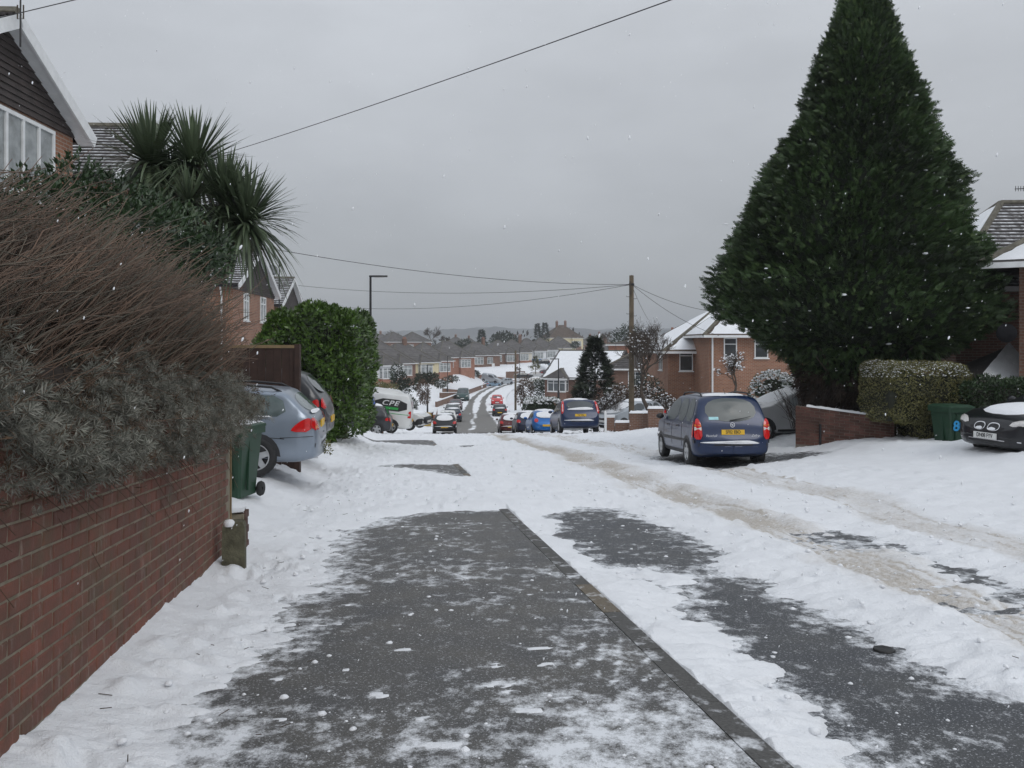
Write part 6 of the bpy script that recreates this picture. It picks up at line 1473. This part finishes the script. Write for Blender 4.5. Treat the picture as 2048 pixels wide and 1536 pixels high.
# --- cordyline palm
cp_ = empty('cordyline_palm', (0, 0, 0)); tag(cp_, 'cordyline palm with five spiky leaf heads above the evergreen shrub', 'palm')
HD = [(302, 330, 11.6, 1.38, 330), (388, 334, 11.5, 1.38, 330), (448, 410, 11.3, 1.25, 300), (378, 406, 10.8, .85, 120), (492, 446, 11.2, 1.3, 330), (345, 375, 11.9, 1.2, 200)]
bs_ = np.array(at(392, 600, 11.5))
tr = MB()
for i, (px, py, d, sz, nl) in enumerate(HD):
    hp = np.array(at(px, py, d)); q = vr.normal(size=(nl, 3)); q = unit(q); q[:, 2] = np.where(q[:, 2] < -.75, -q[:, 2], q[:, 2])
    q = unit(q*np.array([1, 1, 1.0])+U3*.12); L_ = sz*(.50+.22*vr.random(nl)); kk = np.linspace(0, 1, 5)
    side = unit(np.cross(q, U3+.01)); droop = (.10+.55*vr.random(nl))*np.clip(1.0-q[:, 2], .1, 1.5)
    pts = hp+q[:, None]*L_[:, None, None]*kk[None, :, None]-U3*(droop[:, None, None]*(kk**2.2)[None, :, None]*L_[:, None, None])
    wd = (.017*np.array([.75, 1.0, .95, .65, .06]))[None, :, None]*side[:, None]*sz**.5
    V = np.stack([pts-wd, pts+wd], 2).reshape(nl, 10, 3); F = np.array([(2*j, 2*j+1, 2*j+3, 2*j+2) for j in range(4)])
    F = (F[None]+10*np.arange(nl)[:, None, None]).reshape(-1, 4); link('leaf_head', quads_mesh('leaf_head', V, F, M_palm, True), cp_)
    nd = 60; q = unit(np.stack([vr.normal(size=nd)*.5, vr.normal(size=nd)*.5, -1-.3*vr.random(nd)], 1)); L_ = sz*(.3+.3*vr.random(nd)); side = unit(np.cross(q, np.array([1, .3, 0])))
    pts = hp-U3*.05+q[:, None]*L_[:, None, None]*kk[None, :, None]; wd = (.013*np.array([.8, 1, .9, .6, .06]))[None, :, None]*side[:, None]
    V = np.stack([pts-wd, pts+wd], 2).reshape(nd, 10, 3); F = np.array([(2*j, 2*j+1, 2*j+3, 2*j+2) for j in range(4)]); F = (F[None]+10*np.arange(nd)[:, None, None]).reshape(-1, 4)
    link('dead_leaves', quads_mesh('dead_leaves', V, F, M_deadl, True), cp_)
    md = hp*.5+bs_*.5+np.array([.05*(i-2), 0, -.1]); MB().tube([bs_, md, hp], [.075, .06, .045], 8).build('stem', M_bark, cp_, True)
MB().tube([bs_-U3*1.6, bs_], [.11, .08], 9).build('trunk', M_bark, cp_, True)
# --- clipped and loose hedges
def hedge(name, label, cat, x0, x1, y0, y1, z0, z1, n, size, m, seed, tpl=LEAF, snowy=0, rnd=.35, bulge=.12, ssize=.05, group=None, shearx=0, topm=None, taper=0):
    r = np.random.default_rng(seed); o = empty(name, (0, 0, 0)); tag(o, label, cat, group)
    q = r.random((n, 3))*2-1; ax = r.choice(3, n, p=[.34, .38, .28]); sg = np.where(r.random(n) < .5, -1, 1); sg = np.where((ax == 2) , 1, sg)
    sg = np.where((ax == 1) & (r.random(n) < .8), -1, sg)
    q[np.arange(n), ax] = sg*(1-.16*r.random(n)**1.5)
    rr = np.linalg.norm(np.clip(np.abs(q)-(1-rnd), 0, None)/rnd, axis=1); kk = np.where(rr > 1, 1/np.maximum(rr, 1e-6), 1)
    q = np.sign(q)*np.where(np.abs(q) > 1-rnd, (1-rnd)+(np.abs(q)-(1-rnd))*kk[:, None], np.abs(q))
    hx, hy, hz_ = (x1-x0)/2, (y1-y0)/2, (z1-z0)/2
    b = 1+bulge*fbm(q[:, 0]*2.2+seed, q[:, 2]*2.2+q[:, 1], 3, seed)
    P = np.stack([(x0+x1)/2+q[:, 0]*hx*b, (y0+y1)/2+q[:, 1]*hy*b, (z0+z1)/2+q[:, 2]*hz_*np.where(q[:, 2] > 0, b, 1)], 1)
    P[:, 0] -= taper*np.clip(-.15-q[:, 2], 0, 1)*(q[:, 0] > 0)*q[:, 0]
    out = np.zeros((n, 3)); out[np.arange(n), ax] = sg; d = out*.6+U3*.45+.55*r.normal(size=(n, 3))
    inst('leaves', *tpl, P, d, out+.7*r.normal(size=(n, 3)), size*(.7+.6*r.random(n)), m, o)
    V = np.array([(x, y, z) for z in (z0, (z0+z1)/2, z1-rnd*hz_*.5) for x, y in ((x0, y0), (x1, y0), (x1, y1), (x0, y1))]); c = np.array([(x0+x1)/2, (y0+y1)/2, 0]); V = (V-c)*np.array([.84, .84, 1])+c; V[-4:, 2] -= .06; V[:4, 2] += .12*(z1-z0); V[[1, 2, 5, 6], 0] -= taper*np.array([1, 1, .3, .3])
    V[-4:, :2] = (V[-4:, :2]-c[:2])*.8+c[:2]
    cm = MB(); cm.add(V, [(0,1,5,4),(1,2,6,5),(2,3,7,6),(3,0,4,7),(4,5,9,8),(5,6,10,9),(6,7,11,10),(7,4,8,11),(8,9,10,11)]); cm.build('branches', mat('inner_wood_shade', (.018, .02, .012), .95), o)
    if snowy:
        top = P[(q[:, 2] > .6) & (r.random(n) < snowy)]
        if len(top): inst('snow_on_leaves', ico*np.array([1, 1, .45]), icf, top+U3*ssize*.4, r.normal(size=(len(top), 3))*np.array([1, 1, .1]), np.tile(U3, (len(top), 1)), ssize*(.5+.8*r.random(len(top))), M_snowcap, o, True)
    return o
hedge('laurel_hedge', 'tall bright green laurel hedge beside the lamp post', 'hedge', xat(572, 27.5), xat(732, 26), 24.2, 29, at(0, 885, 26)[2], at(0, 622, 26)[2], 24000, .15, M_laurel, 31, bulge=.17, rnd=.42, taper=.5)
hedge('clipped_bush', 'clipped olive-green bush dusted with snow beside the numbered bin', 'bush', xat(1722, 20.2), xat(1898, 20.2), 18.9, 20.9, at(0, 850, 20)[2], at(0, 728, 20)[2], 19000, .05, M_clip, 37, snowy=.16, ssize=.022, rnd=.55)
hedge('clipped_bush', 'narrow foot of the olive-green bush rising from behind the wall', 'bush', xat(1800, 20), xat(1882, 20), 19.0, 20.4, at(0, 902, 20)[2], at(0, 800, 20)[2], 7000, .05, M_clip, 38, rnd=.3)
hedge('dark_hedge', 'dark evergreen hedge in front of the lean-to roof', 'hedge', xat(1908, 18.9), xat(2120, 18.9), 18.6, 20.0, at(0, 880, 19)[2], at(0, 762, 19)[2], 9000, .075, M_leafd, 39, bulge=.25, rnd=.5)
hedge('snowy_hedge', 'clipped green hedge topped with snow below the street lamp', 'hedge', xat(1046, 66), xat(1118, 66), 65, 67.5, at(0, 845, 66)[2], at(0, 797, 66)[2], 4500, .13, M_leafd, 40, snowy=.30, ssize=.09)
blobleaves('snowy_shrub', 'rounded evergreen shrub speckled with snow behind the mid grey car', 'shrub', [E(1545, 770, 30, 42, 30), E(1580, 775, 30, 36, 26), E(1520, 785, 30, 24, 20)], 3200, .08, M_leafd, seed=41, snowy=.5, ssize=.05)
# --- the great cypress
cz_ = empty('cypress_tree', (xat(1712, 22.8), 22.8, 0)); tag(cz_, 'huge teardrop-shaped dark green cypress behind the low brick wall', 'tree')
CY = 22.8; cxx = xat(1714, CY)
PR = [(-60, 6, 1730), (-20, 22, 1728), (0, 38, 1728), (50, 58, 1727), (100, 78, 1725), (200, 116, 1724), (300, 166, 1716), (400, 216, 1700), (460, 248, 1693), (520, 280, 1690), (570, 296, 1694), (615, 294, 1702), (645, 276, 1706), (672, 235, 1712), (698, 180, 1718), (722, 125, 1715), (790, 88, 1700)]
N_ = 30000
py = vr.random(N_*3)*850-60; wr_ = np.interp(py, [p[0] for p in PR], [p[1] for p in PR]); keep = vr.random(len(py)) < (wr_+25)/312; py = py[keep][:N_]; N_ = len(py)
rad = np.interp(py, [p[0] for p in PR], [p[1] for p in PR])/FPX*CY; axx = np.interp(py, [p[0] for p in PR], [p[2] for p in PR])
zc = EYE+(HY-py)/FPX*CY; a = vr.random(N_)*2*math.pi; 
lum = 1.03+.10*fbm(np.cos(a)*2.2+np.sin(a)*1.7, zc*1.1, 4, 12)+.09*fbm(a*7, zc*3.0, 3, 13); f = (.68+.18*vr.random(N_)**.6)*lum
pos = np.stack([(axx-CXP)/FPX*CY+rad*f*np.cos(a), CY+rad*f*np.sin(a), zc], 1)
elev = .25+.35*vr.random(N_)+.35*(py < 120); rd = np.stack([np.cos(a), np.sin(a), 0*a], 1)
d = rd*np.cos(elev)[:, None]+U3*np.sin(elev)[:, None]+.22*vr.normal(size=(N_, 3))
dn = sst(655, 720, py); d = d*(1-dn[:, None])+dn[:, None]*(rd*.5-U3*.6+.3*vr.normal(size=(N_, 3)))
liv = py < 735+40*vr.random(N_)
inst('crown', *FROND, pos[liv], d[liv], vr.normal(size=(liv.sum(), 3))*.7+U3*.6+rd[liv]*.3, .165+.12*vr.random(liv.sum()), M_con, cz_)
n3 = 7000; I3 = vr.integers(0, N_, n3); I3 = I3[liv[I3]]; p3 = pos[I3]+rd[I3]*(.05+.12*vr.random((len(I3), 1))); inst('young_sprays', *FROND, p3, d[I3]+.25*vr.normal(size=(len(I3), 3)), vr.normal(size=(len(I3), 3))*.6+U3*.7, .09+.10*vr.random(len(I3)), mat('cypress_tip', (.062, .098, .030), .6, var=.5, scale=.7, island=True), cz_)
inst('dead_sprays', *FROND, pos[~liv], d[~liv], vr.normal(size=((~liv).sum(), 3)), .3+.2*vr.random((~liv).sum()), mat('brown_dead_spray', (.04, .026, .018), .85, island=True), cz_)
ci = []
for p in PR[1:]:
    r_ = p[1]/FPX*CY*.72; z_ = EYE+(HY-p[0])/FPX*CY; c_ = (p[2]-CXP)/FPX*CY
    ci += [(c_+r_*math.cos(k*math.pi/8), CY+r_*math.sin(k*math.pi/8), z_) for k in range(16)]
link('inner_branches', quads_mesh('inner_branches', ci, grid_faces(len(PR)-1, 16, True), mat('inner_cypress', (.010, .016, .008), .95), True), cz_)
tk = MB().tube([(cxx-.1, CY, -1.4), (cxx, CY, 1.2), (cxx+.1, CY, 6.5)], [.26, .2, .1], 9)
for o_ in cz_.children: o_.location = -Vector(cz_.location)
tko = tk.build('trunk', M_bark, cz_, True); tko.location = -Vector(cz_.location)
lb = MB()
for k in range(26):
    a_ = vr.random()*6.28; z0_ = -.3+1.2*vr.random(); lb.tube([(cxx, CY, z0_), (cxx+1.1*math.cos(a_), CY+1.1*math.sin(a_), z0_+.7), (cxx+2.1*math.cos(a_), CY+2.1*math.sin(a_), z0_+1.3+vr.random())], [.05, .03, .015], 5)
lbo = lb.build('lower_limbs', M_bare, cz_, True); lbo.location = -Vector(cz_.location)
tp_ = pos[liv][(pos[liv][:, 1] < CY) & (vr.random(liv.sum()) < .006)]; tp_ = np.concatenate([tp_, np.array([at(1466, 455, 20.2), at(1450, 452, 20.3), at(1530, 540, 19.8)])])
so_ = inst('snow_on_leaves', ico*np.array([1, 1, .35]), icf, tp_-np.array([0, .08, -.03]), vr.normal(size=(len(tp_), 3))*np.array([1, 1, .1]), np.tile(U3, (len(tp_), 1)), .03+.05*vr.random(len(tp_))**2, M_snowcap, cz_, True); so_.location = -Vector(cz_.location)
# thin bare undergrowth below the cypress
n = 420; b0 = np.stack([cxx-2.0+3.2*vr.random(n), CY-1.3+.8*vr.random(n), np.full(n, -.7)], 1); dv_ = unit(np.stack([.5*vr.normal(size=n), -.2+.3*vr.normal(size=n), .8+.4*vr.random(n)], 1)); kk = np.linspace(0, 1, 5)[None, :, None]
ug = empty('bare_shrub', (0, 0, 0)); tag(ug, 'tangle of dark bare stems under the cypress behind the wall', 'shrub')
prisms('stems', b0[:, None]+dv_[:, None]*(.7+.9*vr.random((n, 1, 1)))*kk+.05*vr.normal(size=(n, 5, 3))*kk, np.linspace(.009, .003, 5)[None], mat('dark_stem', (.05, .035, .028), .9), ug)
# --- bare trees
def bare(label, px, pbase, d, h, seed, levels=5, spread=.5, m=None, group=None, name='bare_tree', lean=0, tr=.03, vase=.0, nb=3, zoff=0, snow=0, minr=.004):
    r = random.Random(seed); x, y, z = at(px, pbase, d); o = empty(name, (x, y, z+zoff)); tag(o, label, 'tree' if 'tree' in name else 'shrub', group)
    segs = []
    def grow(p, dr, l, rad, lev):
        q = p; dd = Vector(dr); pts = [Vector(p)]
        for k in range(3):
            dd = (dd+Vector((r.gauss(0, .12), r.gauss(0, .12), r.gauss(.06, .08)))).normalized(); q = q+dd*l/3; pts.append(q.copy())
        segs.append((lev, pts, [rad, rad*.88, rad*.76, max(minr, rad*.62)]))
        if lev >= levels: return
        for b in range(nb+(lev > 1)):
            st = pts[2] if b % 2 and lev > 0 else pts[3]; a = r.random()*2*math.pi; sp_ = spread*(.6+.8*r.random())
            t = dd.orthogonal().normalized(); u_ = dd.cross(t); nd = (dd+(t*math.cos(a)+u_*math.sin(a))*sp_+Vector((0, 0, .12+vase))).normalized()
            grow(st, nd, l*(.62+.22*r.random()), max(minr, rad*.58), lev+1)
    grow(Vector((0, 0, -.3)), Vector((lean, 0, 1)), h*.27, h*tr, 0)
    for nm, sel in (('trunk', lambda l: l == 0), ('crown', lambda l: l > 0)):
        P_ = np.array([[tuple(p) for p in pts] for lv, pts, rd_ in segs if sel(lv)]); Rd = np.array([rd_ for lv, pts, rd_ in segs if sel(lv)])
        if len(P_): prisms(nm, P_, Rd, m or M_bare, o, 5 if nm == 'trunk' else 3)
    if snow:
        P_ = np.array([tuple(pts[k_]) for lv, pts, rd_ in segs for k_ in (1, 3) if lv > 1 and r.random() < snow])
        if len(P_): inst('snow_on_twigs', ico*np.array([1, .6, .5]), icf, P_, vr.normal(size=(len(P_), 3))*np.array([1, 1, .2]), np.tile(U3, (len(P_), 1)), .03+.04*vr.random(len(P_)), M_snowcap, o, True)['kind'] = 'stuff'
    return o
bare('bare garden tree with upright twigs just right of the telegraph pole', 1300, 828, 41.5, 5.7, 5, 6, .72, vase=.22, snow=.03, minr=.005, tr=.022, lean=-.05)
bare('small gnarled bare tree before the orange brick house', 1470, 790, 36, 2.6, 8, 5, .9, nb=3, tr=.03, snow=.1, name='bare_tree', minr=.005)
for i, (px, pb, d, h, lab) in enumerate([(1222, 858, 45, 3.2, 'brown bare shrub left of the telegraph pole'), (1243, 856, 46, 3.4, 'brown bare shrub behind the telegraph pole'), (1275, 850, 47, 3.2, 'brown bare shrub between pole and bare tree'), (1205, 856, 47, 2.6, 'brown bare shrub behind the blue people carrier'), (1322, 846, 46, 2.6, 'brown bare shrub below the orange brick house')]):
    bare(lab, px, pb, d, h, 20+i, 5, .75, m=M_twig if i % 2 else M_bare, group='bare garden shrubs by the pole', name='bare_shrub', nb=4, tr=.014, snow=.05, minr=.005, zoff=-.2)
for (px, pb, d, h, lab, sd_) in [(778, 690, 260, 8, 'round bare tree on the skyline left of the lamp arm', 31), (857, 686, 280, 9.5, 'largest round bare tree on the skyline', 32), (893, 686, 285, 6, 'narrow bare tree on the skyline', 33), (1002, 690, 320, 8, 'pale bare tree behind the dark rounded evergreen', 34), (1220, 690, 180, 6.5, 'thin bare tree above the dark evergreen by the pole', 35)]:
    bare(lab, px, pb, d, h, sd_, 4, .7, group='bare trees on the skyline', minr=.04, tr=.022, nb=4, zoff=-1.5)
# --- snow-speckled conifers and rounded evergreens
def spire(label, px, ptop, pbot, d, wpx, n, seed, m=None, snowy=.25, group=None, size=.3, ss=.09):
    r = np.random.default_rng(seed); o = empty('conifer', (0, 0, 0)); tag(o, label, 'tree', group)
    x, y, zb_ = at(px, pbot, d); zt_ = at(px, ptop, d)[2]; W_ = wpx/FPX*d/2
    k_ = r.random(n)**.8; z_ = zb_+(zt_-zb_)*k_; rr = W_*(1-k_)**.75*(.45+.55*r.random(n)**.5)*(1+.35*fbm(k_*9, r.random(n)*0+seed, 3, seed)); a_ = r.random(n)*6.283
    P = np.stack([x+rr*np.cos(a_), y+rr*np.sin(a_), z_], 1); dd = np.stack([np.cos(a_), np.sin(a_), .1+.3*r.random(n)], 1)+.25*r.normal(size=(n, 3))
    inst('crown', *FROND, P, dd, r.normal(size=(n, 3))*.5+U3, size*(.7+.6*r.random(n)), m or M_ever, o)
    MB().tube([(x, y, zb_-1), (x, y, zt_-.2*(zt_-zb_))], [.12, .03], 6).build('trunk', M_bark, o)
    if snowy:
        tp = P[(r.random(n) < snowy) & (rr > W_*.2*(1-k_))]; inst('snow_on_leaves', ico*np.array([1, 1, .4]), icf, tp, r.normal(size=(len(tp), 3))*np.array([1, 1, .1]), np.tile(U3, (len(tp), 1)), ss*(.4+.7*r.random(len(tp))), M_snowcap, o, True)
    return o
spire('dark conifer speckled with snow behind the deep blue people carrier', 1190, 676, 862, 52, 90, 2600, 51, snowy=.13, size=.42, ss=.075)
spire('small golden conifer before the white bungalow', 1071, 713, 740, 195, 14, 300, 52, m=M_clip, snowy=0, size=.6)
spire('left of the twin dark conifers on the skyline', 1075, 648, 690, 300, 12, 500, 53, snowy=0, size=.9)
spire('right of the twin dark conifers on the skyline', 1090, 646, 690, 300, 17, 600, 54, snowy=0, size=.9)
spire('dark conifer on the skyline beside the brick chimney', 963, 660, 692, 290, 20, 500, 55, snowy=0, size=.9)
for (e, lab, n_, sz, m_, sn) in [([E(1008, 684, 280, 28, 20)], 'dark rounded evergreen on the skyline behind the bungalows', 1500, .8, M_ever, 0), ([E(1256, 682, 150, 34, 32), E(1285, 700, 150, 28, 22)], 'dark rounded evergreen behind the telegraph pole', 2200, .5, M_ever, 0), ([E(930, 690, 280, 14, 12), E(915, 694, 280, 14, 8)], 'dark evergreen clump left of the skyline conifer', 600, .8, M_ever, 0),
      ([E(800, 762, 96, 20, 18), E(815, 772, 96, 24, 12), E(793, 748, 96, 12, 22)], 'dark evergreen shrub below the cream panelled bungalow', 1400, .3, M_ever, .05), ([E(845, 756, 99, 16, 10), E(862, 757, 99, 14, 11)], 'clipped dark hedge beneath the pink panel', 900, .28, M_ever, .02), ([E(775, 780, 90, 22, 14), E(760, 776, 90, 16, 12)], 'olive bush above the white van roof', 900, .25, M_clip, .05),
      ([E(846, 778, 94, 14, 20), E(849, 796, 94, 11, 14)], 'brown beech bush beside the far street lamp', 1200, .22, M_twig, .02), ([E(805, 790, 85, 14, 9), E(815, 796, 85, 10, 7)], 'snow-topped low shrub in the sloping garden', 400, .2, M_ever, .8), ([E(880, 768, 108, 12, 8)], 'snow-topped dark shrub by the terraced wall', 400, .25, M_ever, .6), ([E(826, 810, 60, 9, 14), E(828, 820, 60, 8, 9)], 'leafy dark shrub beside the white van rear', 500, .14, M_ever, .1),
      ([E(1052, 780, 100, 16, 26), E(1040, 790, 100, 10, 20)], 'brown garden shrub right of the plain telegraph pole', 1300, .25, M_twig, .05), ([E(1085, 776, 105, 26, 18)], 'dark green shrub left of the snowy bungalow', 1200, .28, M_ever, .12), ([E(948, 748, 200, 12, 6), E(938, 752, 200, 8, 6)], 'dark shrub below the brown bungalow van drive', 500, .5, M_ever, .1), ([E(905, 758, 165, 12, 5), E(892, 762, 160, 8, 5)], 'low dark shrub on the terrace below the dormer', 400, .4, M_ever, .3), ([E(1030, 741, 225, 12, 5)], 'low hedge before the pale rendered bungalow', 400, .5, M_twig, .05), ([E(1055, 738, 230, 10, 4)], 'low dark hedge before the blue walled bungalow', 300, .5, M_ever, .1), ([E(1095, 770, 112, 20, 14)], 'dark shrub touching the snowy bungalow bay', 800, .28, M_ever, .1), ([E(1168, 800, 60, 24, 16)], 'evergreen bush behind the deep blue roof', 900, .2, M_ever, .3),
      ([E(1150, 690, 262, 8, 6)], 'dark round bush before the chimneyed house', 300, .6, M_ever, 0), ([E(1290, 790, 49, 40, 40), E(1235, 800, 50, 30, 34)], 'tangled evergreen undergrowth between the pole and orange house', 2600, .16, M_ever, .10)]:
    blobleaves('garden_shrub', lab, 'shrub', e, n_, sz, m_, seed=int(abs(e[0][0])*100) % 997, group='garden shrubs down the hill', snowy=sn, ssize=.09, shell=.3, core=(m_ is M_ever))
# ------------------------------------------------------------------ far woods and hills, falling snow, haze
M_wood_far = mat('far_woodland', (.045, .045, .045), .95, var=.5, scale=.05)
M_hill = mat('hill_woods_and_fields', (.10, .105, .11), .95, var=.7, scale=.006)
def ridge(name, label, y, depth, amp, base_z, seed, m, x0=-1900, x1=1900, n=900, sc_=.004, rough=.05):
    xs = np.linspace(x0, x1, n); prof = base_z+amp*(.5+.5*fbm(xs*sc_, 0*xs+seed, 4, seed))+rough*amp*fbm(xs*.06, 0*xs, 3, seed+5)
    rows = []
    for k, (dy, f) in enumerate([(-depth, 0.), (-depth*.6, .45), (-depth*.25, .85), (0, 1.), (depth*.5, .9)]):
        yy = y+dy+30*fbm(xs*.01, 0*xs+k, 2, seed+k); zz = -25+(prof+25)*f; rows.append(np.stack([xs, yy, zz], 1))
    o = link(name, quads_mesh(name, np.concatenate(rows), grid_faces(5, n), m, True)); o['kind'] = 'structure'; o['label'] = label; return o
ridge('hills', 'far wooded hills fading into snowy haze across the valley', 2500, 500, 34, 30, 3, M_hill, sc_=.0022)
ridge('hills', 'nearer hill rising behind the orange brick house', 1700, 300, 30, 10, 9, M_hill, sc_=.003)
r = np.random.default_rng(77); nc = 420; n = nc*46
cx_ = r.random(nc)*760-360; cy_ = 330+330*r.random(nc); ch_ = 2.2+2.6*r.random(nc)
ci_ = np.repeat(np.arange(nc), 46); q = unit(r.normal(size=(n, 3))); xs = cx_[ci_]+q[:, 0]*ch_[ci_]; ys = cy_[ci_]+q[:, 1]*ch_[ci_]
zz = base(xs, ys); P = np.stack([xs, ys, zz+ch_[ci_]*(.9+q[:, 2]*r.random(n)**.3)], 1)
o = inst('far_trees', *LEAF, P, q+U3*.5, r.normal(size=(n, 3)), 1.3+1.0*r.random(n), mat('far_wood', (.05, .048, .045), .95, var=.4, scale=.05, island=True), None); tag(o, 'distant mass of trees and gardens beyond the bungalows', 'trees', kind='stuff')
# roofs in the middle distance: a few more houses between the woods
for i, (px, py, d, rz) in enumerate([(765, 684, 330, 20), (905, 690, 340, -15), (940, 692, 350, 10), (1040, 690, 350, 30), (1175, 690, 330, -20), (1205, 684, 360, 15), (820, 690, 350, 0)]):
    x, y, z = at(px, py, d)
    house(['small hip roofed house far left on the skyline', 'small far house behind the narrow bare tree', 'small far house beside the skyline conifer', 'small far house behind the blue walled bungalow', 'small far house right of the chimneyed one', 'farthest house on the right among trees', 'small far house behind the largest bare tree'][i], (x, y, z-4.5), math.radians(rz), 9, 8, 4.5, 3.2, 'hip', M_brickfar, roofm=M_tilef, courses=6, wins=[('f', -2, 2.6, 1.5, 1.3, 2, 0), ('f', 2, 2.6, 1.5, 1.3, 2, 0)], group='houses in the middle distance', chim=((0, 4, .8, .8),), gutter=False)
# snowflakes in the air
n = 2600; dd = 2.2+26*r.random(n)**.8; px = r.random(n)*2200-76; py = r.random(n)*1560-20
P = np.stack([(px-CXP)/FPX*dd, dd, EYE+(HY-py)/FPX*dd], 1); ok = P[:, 2] > base(P[:, 0], P[:, 1])+.1; P = P[ok]; n = len(P)
fall = unit(np.tile(np.array([.28, .05, 1.]), (n, 1))+.12*r.normal(size=(n, 3)))
o = inst('falling_snow', ico*np.array([1.9, .8, .8]), icf, P, fall, r.normal(size=(n, 3)), .0026+.0028*r.random(n)**2, M_snowcap, None, True); tag(o, 'sparse snowflakes drifting down through the air', 'snowflakes', kind='stuff')
# litter: dead twigs and bits on the snow
tw = MB()
for i in range(60):
    s_ = 3+14*R.random()**1.5; t_ = -1.35+1.2*R.random() if i < 40 else 2+5*R.random(); x, y = st2xy(s_, t_); z = gz(x, y)+.075 if t_ < KT else gz(x, y)-.0; a = R.random()*6.28; l = .02+.05*R.random()
    tw.tube([(x, y, z), (x+l*math.cos(a), y+l*math.sin(a), z+.012)], .0022, 4)
tag(tw.build('fallen_twigs', M_bare), 'small dead twigs and seed heads scattered on the snow', 'twigs', kind='stuff')
# haze
m, t, b = newmat('haze'); t.nodes.remove(b); pv = N(t, 'ShaderNodeVolumePrincipled'); pv.inputs['Color'].default_value = (.93, .96, 1, 1); pv.inputs['Density'].default_value = .00055; pv.inputs['Anisotropy'].default_value = .2
t.links.new(pv.outputs[0], t.nodes['Material Output'].inputs['Volume'])
hz_ = MB().box(-2700, 2700, -70, 4100, -30, 95).build('haze', m); hz_['kind'] = 'stuff'; hz_['label'] = 'thin snowy haze in the air over the valley'
